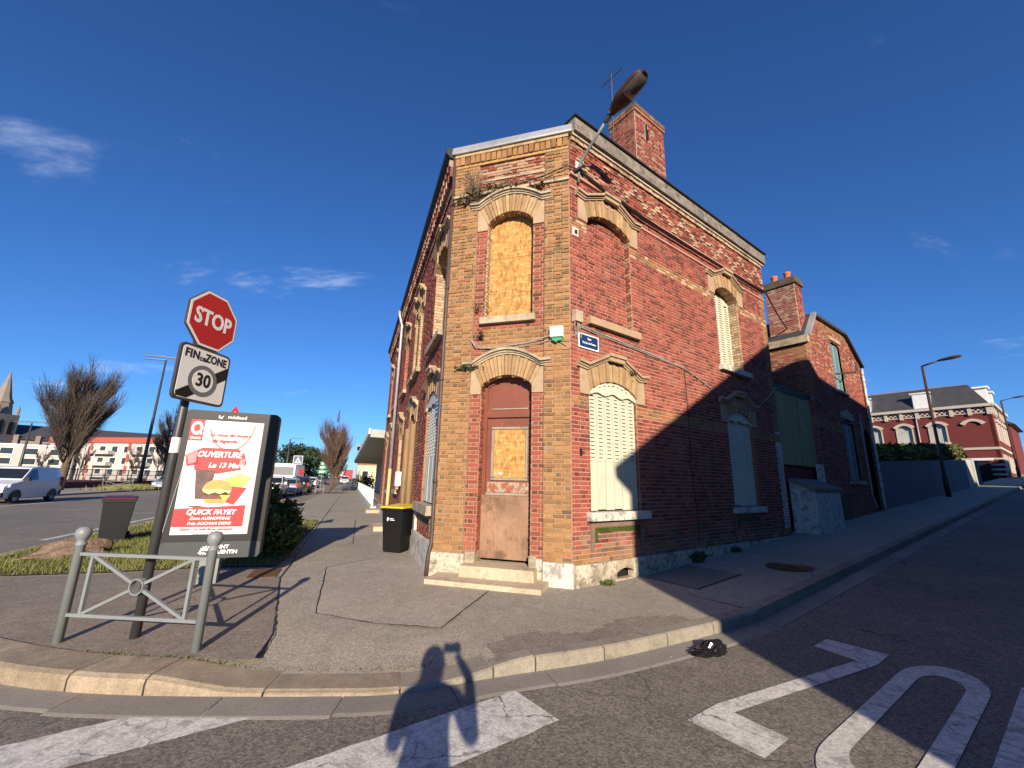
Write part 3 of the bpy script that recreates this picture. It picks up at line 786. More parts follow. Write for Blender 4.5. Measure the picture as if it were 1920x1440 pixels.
def courses(F, u0, u1, v0, v1, blocks, zone, out, mort=None, w0=0.0, proud=0.011, key=0, ch=CH, st=0.208, hd=0.104, tag=None, wvar=0.003, header_only=False):
    rows = max(1, int(round((v1 - v0) / ch)))
    ch = (v1 - v0) / rows
    P = st + hd
    for r in range(rows):
        va = v0 + r * ch; vb = va + ch; vm = va + ch / 2
        bl = sorted(b for b in (o.block(vm) for o in blocks) if b)
        free = []; c = u0
        for a, b in bl:
            if a > c: free.append((c, min(a, u1)))
            c = max(c, b)
        if c < u1: free.append((c, u1))
        for a, b in free:
            if b - a < 0.01: continue
            if mort is not None: mort.poly([F(a, va, w0), F(b, va, w0), F(b, vb, w0), F(a, vb, w0)])
            k0 = int(math.floor((a - u0) / P)) - 1; ph = P / 2 if (r + key) % 2 else 0.0
            segs = []
            for k in range(k0, k0 + int((b - a) / P) + 4):
                x = u0 + k * P + ph
                segs += [(x, x + st), (x + st, x + P)]
            for xa, xb in segs:
                xa, xb = max(xa, a), min(xb, b)
                if xb - xa < 0.028: continue
                kind = zone((xa + xb) / 2, vm, r) if callable(zone) else zone
                if kind is None: continue
                pr = proud + rng.uniform(-wvar, wvar)
                if isinstance(kind, tuple): kind, add = kind; pr += add
                j = JG + rng.uniform(-0.0015, 0.0015)
                out.append((F, xa + j, xb - j, va + j, vb - j, w0, w0 + pr, kind, tag))

bricks = []
FRW, FCW, FLW = [], [], []
# openings
r1 = Op(1.07, 1.28, 1.2, 3.22, 3.44); r2_ = Op(5.75, 1.22, 1.2, 3.22, 3.44)
r3 = Op(1.08, 1.27, 4.54, 6.56, 6.77); r4 = Op(5.68, 1.2, 4.54, 6.5, 6.72)
door_o = Op(1.2, 0.92, 0.40, 3.28, 3.46); cup = Op(1.2, 0.9, 4.55, 6.48, 6.70)
l1 = Op(1.03, 1.28, 1.2, 3.16, 3.40); lu1 = Op(1.03, 1.25, 4.5, 6.35, 6.6)
ld = Op(4.0, 1.3, 0.35, 3.0, 3.35); lu2a = Op(3.75, 0.62, 4.5, 6.3, 6.5); lu2b = Op(4.75, 0.62, 4.5, 6.3, 6.5)
l3 = Op(6.9, 1.0, 1.3, 2.95, 3.3); lu3 = Op(7.0, 1.05, 4.5, 6.2, 6.5)
l4 = Op(10.3, 1.2, 1.2, 3.1, 3.35); lu4 = Op(10.3, 1.1, 4.5, 6.2, 6.5); lu5 = Op(13.0, 1.0, 4.5, 6.2, 6.5); l5 = Op(13.0, 1.0, 0.35, 3.0, 3.3)
LEN_R, LEN_L = 8.0, 15.0

# ---- right-hand front (side street)
mR = MB(); mRo = MB()
def zoneR(u, v, r):
    if v < 0.62: return 'soot' if rng.random() < .55 else 'ochre'
    if 2.88 < v < 3.1 or 6.2 < v < 6.42: return 'ochre' if v < 4 else ('ochre' if rng.random() < .7 else 'cream')
    if u > 7.62: return ('white', 0.004) if v < 3.15 else 'ochre'
    if v < 0.95 and rng.random() < .3: return 'soot'
    return 'red'
class BlindTop:                                    # the blocked-up window is filled flush lower down
    pass
courses(FR, 0.0, LEN_R, 0.43, 7.33, [r1, r2_, r3, r4], zoneR, bricks, mR, tag='R')
def zoneF(u, v, r):
    k = int(u / 0.156); s = int((v - 7.33) / CH)
    ph = (k + s) % 8; pm = (k - s) % 8
    zig = 1 + abs((k % 6) - 3) * 2
    if s in (zig, zig + 1): return ('cream' if rng.random() < .75 else 'worn', 0.022)
    return ('worn' if rng.random() < .25 else 'red', rng.choice((0, 0, 0.01)))
courses(FR, 0.0, LEN_R, 7.33, 8.06, [], zoneF, bricks, mR, w0=0.02, tag='R')
# blind window infill, set back
courses(FR, r3.uc - r3.a, r3.uc + r3.a, 4.55, 6.78, [], 'red', bricks, mR, w0=-0.13, tag='R')
wallR = part('wall', mR, MORT_P, house, world=True)

# ---- corner front (chamfer)
mC = MB()
PW0, PW1 = 0.53, 1.87
def zoneC(u, v, r):
    if v < 3.15: return 'red'
    if v < 3.56: return 'ochre'
    if v < 4.42:
        if 3.9 < v < 4.42 and PW0 + .14 < u < PW1 - .14 and v < 4.33: return 'ochre'
        return 'red' if (v > 3.85) else 'ochre'
    if v < 6.9: return 'red'
    if v < 7.2: return 'red'
    return ('worn', rng.choice((0, 0.004, 0.012)))
courses(FC, PW0, PW1, 0.47, 8.05, [door_o, cup], zoneC, bricks, mC, tag='C')
for a, b in ((0.0, PW0), (PW1, WC)):
    mC.fbox(FC, a, b, 0.45, 8.05, -0.02, 0.035)
    courses(FC, a, b, 0.47, 8.05, [], lambda u, v, r: 'soot' if ((v > 7.0 and rng.random() < .14) or rng.random() < .02) else 'ochre', bricks, None, w0=0.035, tag='C', st=0.2, hd=0.1, wvar=0.009)
wallC = part('wall', mC, MORT_C, house, world=True)

# ---- left-hand front (main street)
mL = MB()
opsL = [l1, lu1, ld, lu2a, lu2b, l3, lu3, l4, lu4, lu5, l5]
def zoneL(u, v, r):
    if 2.9 < u < 5.1 and v < 3.1: return 'ochre'
    if v < 0.6: return 'worn'
    if 3.2 < u < 5.3 and 4.5 < v < 6.5: return 'ochre'
    if 3.4 < v < 3.6 and u > 3: return 'ochre'
    return 'red'
courses(FL, 0.0, LEN_L, 0.43, 7.5, opsL, zoneL, bricks, mL, tag='L')
courses(FL, 0.0, LEN_L, 7.5, 8.1, [], lambda u, v, r: 'worn', bricks, mL, w0=0.03, tag='L')
wallL = part('wall', mL, MORT_P, house, world=True)

# ---- jamb bricks inside the deep openings
def jamb(F, op, side, depth, kind, tag, mort, vtop=None):
    u = op.uc + side * op.a
    o = F.o + F.e * u
    J = Frame(o, -F.n, F.e * (-side))
    mort = MB()
    courses(J, 0.0, depth, op.v0, vtop or op.vs, [], kind, bricks, mort, tag=tag, st=0.2, hd=0.1)
    part('reveal', mort, MORT_C, house, world=True)
mJ = None
for op, k in ((door_o, 'red'), (cup, 'cream')):
    jamb(FC, op, -1, 0.22, k, 'C', mJ); jamb(FC, op, 1, 0.22, 'red', 'C', mJ)
for op in (r3,):
    jamb(FR, op, -1, 0.13, 'red', 'R', mJ); jamb(FR, op, 1, 0.13, 'worn', 'R', mJ)
jamb(FR, r4, -1, 0.3, 'ochre', 'R', mJ); jamb(FR, r4, 1, 0.3, 'cream', 'R', mJ)
for op in (r1, r2_):
    jamb(FR, op, -1, 0.12, 'red', 'R', mJ); jamb(FR, op, 1, 0.12, 'red', 'R', mJ)
for op in opsL:
    k = 'cream' if op in (lu1, lu2a, lu2b, l3) else ('red' if op in (lu3, lu4, lu5) else 'ochre')
    jamb(FL, op, -1, 0.2, k, 'L', mJ); jamb(FL, op, 1, 0.2, k, 'L', mJ)

# ---- bricks: the 300 that show largest are objects, the rest one mesh per wall
def brick_to(mb, b):
    F, ua, ub, va, vb, w0, w1, kind, tag = b
    mb.fbox(F, ua, ub, va, vb, w0 - 0.002, w1, bcol(kind), 0, 0.0035, skip=(0,))
def show(b):
    F, ua, ub, va, vb, w0, w1, kind, tag = b
    if tag == 'L' or abs(F.e.dot(FC.e)) < .3 and F not in (FR,): return 0
    if kind not in ('red', 'ochre'): return 0
    p = Vector(F((ua + ub) / 2, (va + vb) / 2)); d = p - Vector((0, 0, HC))
    nn = Vector((F.n.x, F.n.y, 0))
    return (ub - ua) * max(0, -nn.dot(d)) / d.length ** 3
order = sorted(range(len(bricks)), key=lambda i: -show(bricks[i]))
solo_b = set(order[:300])
unit = MB().hexa([(0, 0, -0.2), (1, 0, -0.2), (1, 1, -0.2), (0, 1, -0.2), (.02, .045, 1), (.98, .045, 1), (.98, .955, 1), (.02, .955, 1)])
um = {'red': unit.mesh('brick', BRK_R), 'ochre': unit.mesh('brick', BRK_O)}
rest = {'R': MB(), 'C': MB(), 'L': MB()}
for i, b in enumerate(bricks):
    if i in solo_b:
        F, ua, ub, va, vb, w0, w1, kind, tag = b
        o = bpy.data.objects.new('brick', um[kind]); COL.objects.link(o)
        o.parent = wallR if tag == 'R' else wallC
        p = F(ua, va, w0)
        k1 = ub - ua; k2 = vb - va; k3 = w1 - w0
        o.matrix_local = Matrix(((F.e.x * k1, 0, F.n.x * k3, p[0] - house.location.x), (F.e.y * k1, 0, F.n.y * k3, p[1] - house.location.y), (0, k2, 0, p[2]), (0, 0, 0, 1)))
    else: brick_to(rest[b[-1]], b)
for k in 'RCL': part('brickwork', rest[k], BRICKS, house, world=True, kind='stuff')

# ---- surrounds
def surround(F, op, style, jx, vj0, nv=15, depth=0.12, proud=0.03, jamb_mat=None, flip=False):
    """arch stones, springers and hood mould over an opening; returns the surround part"""
    uc, va = op.uc, op.va
    if style == 'gable': H = [(-.95, .15), (-.72, .12), (-.22, .36), (.22, .36), (.72, .12), (.95, .15)]
    else:
        H = [(-.80, .14), (-.62, .13)] + [(-.62 + 1.24 * i / 10, .13 + .24 * math.sin(math.pi * i / 10) ** .9) for i in range(1, 10)] + [(.62, .13), (.80, .14)]
    if jx < .8 and style == 'gable': H = [(x * jx / .9, y) for x, y in H]
    def hv(du):
        for (x0, y0), (x1, y1) in zip(H, H[1:]):
            if x0 - 1e-6 <= du <= x1 + 1e-6: return va + y0 + (y1 - y0) * (du - x0) / (x1 - x0)
        return va + H[0][1]
    spn = []
    for sgn in (-1, 1):
        mb = MB(); spn.append(mb)
        a = op.a; xt = min(.72 if style == 'gable' else .62, jx)
        poly = [(uc + sgn * a, vj0), (uc + sgn * jx, vj0), (uc + sgn * jx, hv(sgn * jx)), (uc + sgn * xt, hv(sgn * xt)), (uc + sgn * a, op.top(a))]
        if sgn < 0: poly.reverse()
        mb.prism(F, poly, -depth, proud)
    sp = part('window_surround', spn[0], STONE, house, world=True)
    part('springer', spn[1], STONE, sp, world=True)
    # voussoirs
    xt = min(.72 if style == 'gable' else .62, jx)
    for i in range(nv):
        b0 = -op.a + 2 * op.a * i / nv; b1 = -op.a + 2 * op.a * (i + 1) / nv
        t0 = -xt + 2 * xt * i / nv; t1 = -xt + 2 * xt * (i + 1) / nv
        g = 0.005
        mv = MB().prism(F, [(uc + b0 + g, op.top(b0)), (uc + b1 - g, op.top(b1)), (uc + t1 - g, hv(t1)), (uc + t0 + g, hv(t0))], -depth, proud + (0.012 if i % 2 else 0.0) + rng.uniform(-.003, .003))
        part('voussoir', mv, VOUSS, sp, world=True)
    # hood mould
    mh = MB()
    for (x0, y0), (x1, y1) in zip(H, H[1:]):
        for lo, hi, w in ((0.0, .035, .06), (.035, .07, .085), (.07, .115, .125)):
            mh.prism(F, [(uc + x0, va + y0 + lo), (uc + x1, va + y1 + lo), (uc + x1, va + y1 + hi), (uc + x0, va + y0 + hi)], -0.01, w)
    part('hood_mould', mh, STONE_D if style != 'gable' else STONE, sp, world=True)
    if style == 'gable':
        k = .21 * min(1, jx / .9)
        mkb = MB().fbox(F, uc - k, uc + k, va + .36, va + .44, 0, .13)
        mkb.fbox(F, uc - k - .02, uc + k + .02, va + .44, va + .50, 0, .16)
        part('keystone', mkb, STONE, sp, world=True)
    return sp
def sill(F, u0, u1, vt, h, w, mat=STONE, back=-0.25):
    mb = MB().fbox(F, u0, u1, vt - h, vt, back, w, inset=0.004)
    return part('window_sill', mb, mat, house, world=True)
for op in (r1, r2_, r3, r4): surround(FR, op, 'gable', .88, op.va - .31, nv=15, depth=0.3 if op is r4 else 0.13)
surround(FC, door_o, 'curve', .66, 3.13, nv=17, depth=.22); surround(FC, cup, 'curve', .66, 6.36, nv=17, depth=.22)
surround(FL, l1, 'gable', .86, 3.08, nv=11, depth=.15); surround(FL, lu1, 'gable', .86, 6.3, nv=11, depth=.2)
for op in (lu2a, lu2b): surround(FL, op, 'gable', .46, op.va - .3, nv=7, depth=.2)
for op in (l3, lu3, lu4, lu5, l4): surround(FL, op, 'gable', .7, op.va - .3, nv=9, depth=.2)
for op in (ld, l5): surround(FL, op, 'curve', .8 if op is ld else .66, op.va - .3, nv=11, depth=.2)
sill(FR, .32, 1.86, 1.2, .14, .12, WHITE_W); sill(FR, 5.04, 6.5, 1.2, .13, .12, WHITE_W)
sill(FR, .40, 1.86, 4.55, .14, .10); sill(FR, 4.98, 6.5, 4.53, .13, .12, WHITE_W)
sill(FC, .68, 1.72, 4.55, .13, .10, STONE_D)
sill(FL, .2, 1.95, 1.2, .17, .14, STONE_D); sill(FL, .25, 1.85, 4.5, .12, .13, STONE_D)
for op in (lu2a, lu2b, lu3, lu4, lu5, l3, l4): sill(FL, op.uc - op.a - .12, op.uc + op.a + .12, op.v0 + .01, .12, .12, STONE_D)

# ---- shutters
def shutter_leaf(F, u0, u1, op, w, mat, nb, s0, s1, pitch=0.066, solid=None):
    """one leaf: battens, then boards with louvre slots between s0 and s1"""
    mb = MB()
    for v in (op.v0 + .3, s0 - .12): mb.fbox(F, u0 + .01, u1 - .01, v, v + .07, w - .05, w - .022)
    leaf = part('shutter', mb, mat, house, world=True)
    bw = (u1 - u0) / nb
    for k in range(nb):
        a = u0 + k * bw + .005; b = u0 + (k + 1) * bw - .005
        m = MB(); st = bw * .22
        vt = min(op.top(a - op.uc), op.top(b - op.uc)) - .01
        se = min(s1, vt - .07)
        m.fbox(F, a, b, op.v0 + rng.uniform(.008, .03), s0, w - .022, w + rng.uniform(-.004, .004), inset=.003)
        m.fbox(F, a, a + st, s0, se, w - .022, w, inset=.001); m.fbox(F, b - st, b, s0, se, w - .022, w, inset=.001)
        m.prism(F, [(a, se), (b, se), (b, op.top(b - op.uc) - .01), (a, op.top(a - op.uc) - .01)], w - .022, w)
        v = s0
        while v + pitch * .5 < se:
            h = pitch * .8
            m.hexa([F(a + st, v, w - .022), F(b - st, v, w - .022), F(b - st, v + h, w - .022), F(a + st, v + h, w - .022),
                    F(a + st, v, w + .007), F(b - st, v, w + .007), F(b - st, v + h, w - .008), F(a + st, v + h, w - .008)])
            v += pitch
        part('board', m, mat, leaf, world=True)
    return leaf
def backing(F, op, w, mat=GLASS):
    mb = MB(); pts = [(op.uc - op.a - .02, op.v0 - .02), (op.uc + op.a + .02, op.v0 - .02)] + [(u, v + .02) for u, v in reversed(op.arc(10))]
    mb.poly([F(u, v, w) for u, v in pts]); return part('window_pane', mb, mat, house, world=True)
def valance(F, op, w, mat):
    n = 24; mb = MB()
    top = op.arc(n, -.004); bot = []
    for i in range(n + 1):
        u = op.uc - op.a + 2 * op.a * i / n
        x = abs(i / n - .5) * 2
        bot.append((u, op.vs - .05 - .05 * math.cos(i / n * math.pi * 6) * .5 + .03 * (1 - x)))
    for i in range(n):
        mb.prism(F, [bot[i], bot[i + 1], top[i + 1], top[i]], w, w + .018)
    v = part('valance', mb, mat, house, world=True)
    md = MB()
    for du, sz in ((-.36, .03), (-.24, .035), (-.12, .03), (0, .04), (.12, .03), (.24, .035), (.36, .03)):
        c = op.top(du) - .09
        for k in range(6):
            a = math.pi * (0.15 + 0.7 * k / 6) * (1 if du < .01 else 1); a2 = math.pi * (0.15 + 0.7 * (k + 1) / 6)
            md.prism(F, [(op.uc + du + sz * math.cos(a), c + sz * math.sin(a)), (op.uc + du + sz * math.cos(a2), c + sz * math.sin(a2)), (op.uc + du + sz * .55 * math.cos(a2), c + sz * .55 * math.sin(a2)), (op.uc + du + sz * .55 * math.cos(a), c + sz * .55 * math.sin(a))], w + .017, w + .02)
    part('fretwork', md, DARK, v, world=True, kind='stuff')
for op, b in ((r1, 1), (r2_, 1)):
    shutter_leaf(FR, op.uc - op.a + .01, op.uc, op, -.045, SHUT, 3, 2.02, 3.3)
    shutter_leaf(FR, op.uc, op.uc + op.a - .01, op, -.045, SHUT, 3, 2.02, 3.3)
    backing(FR, op, -.14); valance(FR, op, -.02, SHUT)
shutter_leaf(FR, r4.uc - r4.a + .01, r4.uc - .02, r4, -.22, SHUT, 2, 4.75, 6.6); shutter_leaf(FR, r4.uc - .02, r4.uc + r4.a - .01, r4, -.24, SHUT, 2, 4.75, 6.6)
backing(FR, r4, -.32)
shutter_leaf(FL, l1.uc - l1.a + .01, l1.uc, l1, -.04, SHUT_L, 3, 2.1, 3.3); shutter_leaf(FL, l1.uc, l1.uc + l1.a - .01, l1, -.04, SHUT_L, 3, 2.1, 3.3)
backing(FL, l1, -.16); valance(FL, l1, -.015, SHUT_L)
shutter_leaf(FL, l4.uc - l4.a + .01, l4.uc, l4, -.04, SHUT_L, 3, 2.1, 3.2); shutter_leaf(FL, l4.uc, l4.uc + l4.a - .01, l4, -.04, SHUT_L, 3, 2.1, 3.2)
backing(FL, l4, -.16)
def boarded(F, op, w, mat, joints=()):
    vs = [op.v0] + list(joints) + [None]
    for a, b in zip(vs, vs[1:]):
        if b is None: pts = [(op.uc - op.a, a + .003), (op.uc + op.a, a + .003)] + list(reversed(op.arc(12)))
        else: pts = [(op.uc - op.a, a + .003), (op.uc + op.a, a + .003), (op.uc + op.a, b - .003), (op.uc - op.a, b - .003)]
        part('window_board', MB().prism(F, pts, w - .018, w), mat, house, world=True)
boarded(FC, cup, -.17, OSB, (5.1, 5.83))
for op in (lu1, lu2a, lu2b, lu3, lu4, lu5, l3): boarded(FL, op, -.2, CREAM if op not in (lu3, lu4) else OSB)
boarded(FL, ld, -.2, DOOR); boarded(FL, l5, -.2, DOOR)

# ---- corner door
door = thing('tmp', '', '') if False else None
mb = MB()
a, b = door_o.uc - door_o.a, door_o.uc + door_o.a
mb.fbox(FC, a, a + .07, .41, 3.3, -.24, -.17); mb.fbox(FC, b - .07, b, .41, 3.3, -.24, -.17)
mb.fbox(FC, a + .07, b - .07, 2.74, 2.80, -.24, -.155); mb.fbox(FC, a + .07, b - .07, 2.80, 2.86, -.24, -.175)
for i in range(12):
    u0_ = a + (b - a) * i / 12; u1_ = a + (b - a) * (i + 1) / 12
    mb.prism(FC, [(u0_, door_o.top(u0_ - door_o.uc) - .06), (u1_, door_o.top(u1_ - door_o.uc) - .06), (u1_, door_o.top(u1_ - door_o.uc)), (u0_, door_o.top(u0_ - door_o.uc))], -.24, -.172)
dpart = part('door', mb, DOOR, house, world=True)
arc = [(u, v - .055) for u, v in door_o.arc(12) if a + .07 < u < b - .07]
part('transom_panel', MB().prism(FC, [(a + .07, 2.86), (b - .07, 2.86), (b - .07, door_o.top(door_o.a - .07) - .055)] + list(reversed(arc)) + [(a + .07, door_o.top(door_o.a - .07) - .055)], -.24, -.2), DOOR, dpart, world=True)
part('moulding', MB().fbox(FC, a + .15, b - .11, 2.885, 2.905, -.21, -.185), WFRAME, dpart, world=True)
part('door_leaf', MB().fbox(FC, a + .072, b - .072, .43, 2.738, -.25, -.2), DOOR, dpart, world=True)
mf = MB()
fu0, fu1, fv0, fv1 = a + .16, b - .1, 1.66, 2.58
for q in ((fu0, fu1, fv1 - .05, fv1), (fu0, fu1, fv0, fv0 + .05), (fu0, fu0 + .05, fv0 + .05, fv1 - .05), (fu1 - .05, fu1, fv0 + .05, fv1 - .05)): mf.fbox(FC, *q, -.21, -.17, inset=.008)
part('panel_frame', mf, WFRAME, dpart, world=True)
part('panel_board', MB().fbox(FC, fu0 + .05, fu1 - .05, fv0 + .05, fv1 - .05, -.21, -.192), OSB, dpart, world=True)
part('lock_rail', MB().fbox(FC, a + .1, b - .075, 1.46, 1.64, -.21, -.178, inset=.006), PEEL, dpart, world=True)
part('rail_moulding', MB().fbox(FC, a + .08, b - .075, 1.42, 1.46, -.21, -.168), WFRAME, dpart, world=True)
part('kick_board', MB().fbox(FC, a + .02, b - .03, .415, 1.415, -.21, -.165), PLY, dpart, world=True)
part('door_notice', MB().fbox(FC, fu0 + .15, fu0 + .2, fv0 + .1, fv0 + .14, -.193, -.189), WHITE, dpart, world=True)
mb = MB().fbox(FC, .58, 1.8, -.1, .37, -.26, .28, inset=.012); part('step', mb, STEP, house, world=True)
mb = MB().fbox(FC, .16, 1.98, -.1, .2, -.02, .60, inset=.012); part('step', mb, STEP, house, world=True)

# ---- plinth
def plinth(F, u0, u1, vt, w, mat=PLINTH): return part('plinth_block', MB().fbox(F, u0, u1, -.25, vt, -.05, w, inset=.006), mat, house, world=True)
plinth(FC, -.03, .60, .50, .085); part('jamb_foot', MB().fbox(FC, .585, .75, .2, .53, -.26, .05), STONE_D, house, world=True); part('jamb_foot', MB().fbox(FC, 1.65, 1.765, .2, .53, -.26, .05), STONE_D, house, world=True); plinth(FC, 1.76, 1.87, .50, .07); plinth(FC, 1.875, WC + .03, .47, .09, WHITE_W)
plinth(FR, .0, .93, .44, .075); plinth(FR, 1.36, 2.9, .44, .07); plinth(FR, 2.905, 5.4, .44, .07); plinth(FR, 5.405, LEN_R, .44, .06)
mb = MB()
vent = Op(1.145, .42, .1, .25, .31)
for i in range(10):
    u0_ = .93 + .43 * i / 10; u1_ = .93 + .43 * (i + 1) / 10
    mb.prism(FR, [(u0_, vent.top(u0_ - 1.145)), (u1_, vent.top(u1_ - 1.145)), (u1_, .44), (u0_, .44)], -.05, .075)
mb.fbox(FR, .93, 1.36, -.25, .15, -.05, .06)
part('vent_arch', mb, STONE_D, house, world=True)
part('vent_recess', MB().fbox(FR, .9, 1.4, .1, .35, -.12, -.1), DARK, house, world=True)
plinth(FL, -.03, .55, .62, .09, WHITE_W); plinth(FL, .56, 2.25, .60, .075, WHITE_W); plinth(FL, 2.25, LEN_L, .45, .07)
part('plinth_block', MB().fbox(FL, 2.0, 2.24, .6, 1.05, -.02, .06, inset=.006), WHITE_W, house, world=True)
mk('apron_render', (.2, .14, .105), .9, var=((4, .25),))
# recessed decorative panels under the sills
def apron(F, u0, u1, v0, v1):
    mb = MB()
    t = .07
    for q in ((u0, u1, v1 - .09, v1), (u0, u0 + t, v0, v1 - .09), (u1 - t, u1, v0, v1 - .09)): mb.fbox(F, *q, -.01, .022)
    ap = part('apron_frame', mb, MATS['apron_render'], house, world=True)
    n = 4; x0, x1 = u0 + .16, u1 - .16
    for i in range(n):
        part('green_tile', MB().fbox(F, x0 + .008 + (x1 - x0) * i / n, x0 + (x1 - x0) * (i + 1) / n - .008, v1 - .17, v1 - .1, 0, .02), GTILE, ap, world=True)
    for x in (x0 - .055, x1 + .005): part('green_tile', MB().fbox(F, x, x + .05, v1 - .32, v1 - .1, 0, .02), GTILE, ap, world=True)
apron(FR, .40, 1.76, .6, 1.05); apron(FR, 5.1, 6.4, .6, 1.05); apron(FL, .4, 1.7, .66, 1.02)

# ---- cornices, eaves, roof
mb = MB()
mb.fbox(FR, -.01, LEN_R + .02, 7.03, 7.07, -.01, .035); mb.fbox(FR, -.01, LEN_R + .02, 7.30, 7.36, -.01, .06)
part('string_course', mb, MORT_P, house, world=True)
mb = MB()
n = int(LEN_R / .11)
for i in range(n): mb.fbox(FR, i * .11 + .006, (i + 1) * .11 - .006, 8.06, 8.14, 0, .075 + rng.uniform(-.006, .006), bcol('cream'))
mb.fbox(FR, 0, LEN_R, 8.06, 8.14, -.01, .055, (.3, .2, .14)); mb.fbox(FR, -.01, LEN_R + .02, 8.145, 8.20, -.01, .11, (.5, .4, .3))
part('cornice', mb, BRICKS, house, world=True)
L_b = 0.0
while L_b < LEN_R:
    l_ = min(rng.uniform(1.8, 2.6), LEN_R + .05 - L_b)
    part('fascia_board', MB().fbox(FR, L_b + .003, L_b + l_ - .003, 8.205, 8.50, -.03, .17 + rng.uniform(-.004, .004)), FASCIA, house, world=True)
    L_b += l_
mb = MB().fbox(FR, -.02, LEN_R + .06, 8.5, 8.535, -.2, .215); part('eave_edge', mb, BLACKT, house, world=True)
# corner front
mb = MB()
mb.fbox(FC, .0, WC, 7.16, 7.21, 0, .075); mb.fbox(FC, PW0, PW1, 7.46, 7.5, 0, .03)
part('string_course', mb, STONE_D, house, world=True)
mb = MB()
for i in range(21):
    x = WC * i / 21
    mb.fbox(FC, x + .008, x + WC / 21 - .012, 7.92, 8.1, .0, .075 + rng.uniform(-.008, .008), bcol('ochre'))
mb.fbox(FC, 0, WC, 7.86, 7.93, 0, .05, (.4, .24, .1)); mb.fbox(FC, 0, WC, 8.1, 8.16, 0, .09, (.42, .3, .16))
part('cornice', mb, BRICKS, house, world=True)
for a, b in ((-.06, 1.2), (1.2, WC + .08)):
    part('zinc_flashing', MB().prism(Frame(FC.o + FC.e * a, FC.n, FC.e), [(-.1, 8.17), (.13, 8.17), (.14, 8.2), (.10, 8.35), (-.1, 8.38)], .002, b - a), ZINC, house, world=True)
# left front: deep dark eave with dentils
mb = MB()
x = 0
while x < LEN_L:
    mb.fbox(FL, x, x + .11, 7.72, 7.95, .02, .13, bcol('worn')); mb.fbox(FL, x, x + .11, 7.95, 8.1, .02, .16, bcol('worn'))
    x += .21
part('dentil', mb, BRICKS, house, world=True, kind='stuff')
mb = MB().prism(Frame(FL.o + FL.e * -.05, FL.n, FL.e), [(-.1, 8.1), (.16, 8.12), (.24, 8.2), (.24, 8.32), (-.1, 8.4)], 0, LEN_L + .1)
part('eave_gutter', mb, BLACKT, house, world=True)
# roof (low, hidden from the street) and rear walls
plan = [cR, UQ(LEN_R, 0), UQ(LEN_R, -7), ST(7.42 + LEN_L, 8), ST(7.42 + LEN_L, 1.4), cL]
ap_ = Vector((0, 0))
for p in plan: ap_ += p / len(plan)
mb = MB()
for p, q in zip(plan, plan[1:] + plan[:1]): mb.poly([(*p, 8.43), (*q, 8.43), (*ap_, 9.3)])
part('roof', mb, SLATE, house, world=True)
mb = MB()
for p, q in zip(plan[1:4], plan[2:5]): mb.poly([(*p, -.2), (*q, -.2), (*q, 8.43), (*p, 8.43)])
part('rear_wall', mb, BRICKS, house, world=True)
# inner core keeps light from leaking through the thin shell
# drainpipes
mb = MB(); mb.tube([FC(-.02, 8.15, .05), FC(-.02, 4.2, .045), FC(-.02, .62, .045), FC(-.04, .4, .1), FC(-.05, .05, .11)], .036, 8)
for v in (1.6, 3.4, 5.2, 7.0): mb.tube([FC(-.02, v, .045), FC(-.02, v + .06, .045)], .046, 8)
part('drainpipe', mb, PIPE, house, world=True, smooth=True)
mb = MB(); mb.tube([FL(8.9, 8.2, .26), FL(8.9, 8.0, .24), FL(8.9, 7.6, .12), FL(8.9, 2.0, .1)], .055, 8); part('drainpipe', mb, PIPE_Z, house, world=True, smooth=True)
mb = MB(); mb.tube([FL(8.9, 2.0, .1), FL(8.9, .1, .1)], .062, 8); part('drainpipe', mb, PIPE_Y, house, world=True, smooth=True)
mb = MB()
for x in (3.35, 3.55, 4.45, 4.65): mb.tube([FL(x, .4, .06), FL(x, 3.0, .06)], .07, 8)
part('door_column', mb, VOUSS, house, world=True, smooth=True)
# chimney stack
chm = MB(); cq = -.5
Fa = Frame(UQ(2.86, cq), eR, nR); Fb = Frame(UQ(2.86, cq - .82), nR, -eR); Fc2 = Frame(UQ(4.1, cq), -nR, eR)
cb = []
chm.fbox(Fa, 0, 1.24, 8.3, 11.2, -.82, 0)
chimney = part('chimney', chm, MORT_W, house, world=True)
hole = Op(.47, .14, 10.35, 10.8, 10.9)
courses(Fa, 0, 1.24, 8.35, 11.05, [hole], lambda u, v, r: 'worn' if rng.random() < .5 else 'red', cb, None, tag='h'); courses(Fb, 0, .82, 8.35, 11.05, [], lambda u, v, r: 'worn2' if rng.random() < .3 else 'red', cb, None, tag='h'); courses(Fc2, 0, .82, 8.35, 11.05, [], 'worn2', cb, None, tag='h')
mb = MB()
for b_ in cb: brick_to(mb, b_)
for r in range(2):
    for F_, w_ in ((Fa, 1.24), (Fb, .82)):
        k = 0
        while k < w_ - .02:
            mb.fbox(F_, k + .005 - .03, min(k + .2, w_ + .03) - .005, 11.05 + r * .09, 11.13 + r * .09, -.05, .035 + r * .012, bcol('soot' if r else 'worn2')); k += .2
part('chimney_brickwork', mb, BRICKS, chimney, world=True, kind='stuff')
part('chimney_hole', MB().fbox(Fa, .42, .52, 10.35, 10.9, -.01, .004).fbox(Fa, .5, .57, 10.4, 10.75, -.01, .004), DARK, chimney, world=True)
part('chimney_cap', MB().fbox(Fa, -.03, 1.27, 11.2, 11.27, -.85, .04), SOIL, chimney, world=True)
# iron wall ties and the round tie plate
part('tie_plate', MB().fbox(FR, .05, .2, 6.05, 6.22, 0, .03), WHITE_W, house, world=True)
part('tie_plate_bolt', MB().fbox(FR, .10, .14, 6.1, 6.16, .03, .06), DARK, house, world=True)
part('wall_vent', MB().fbox(FR, .18, .23, 2.08, 2.2, 0, .014), DARK, house, world=True)
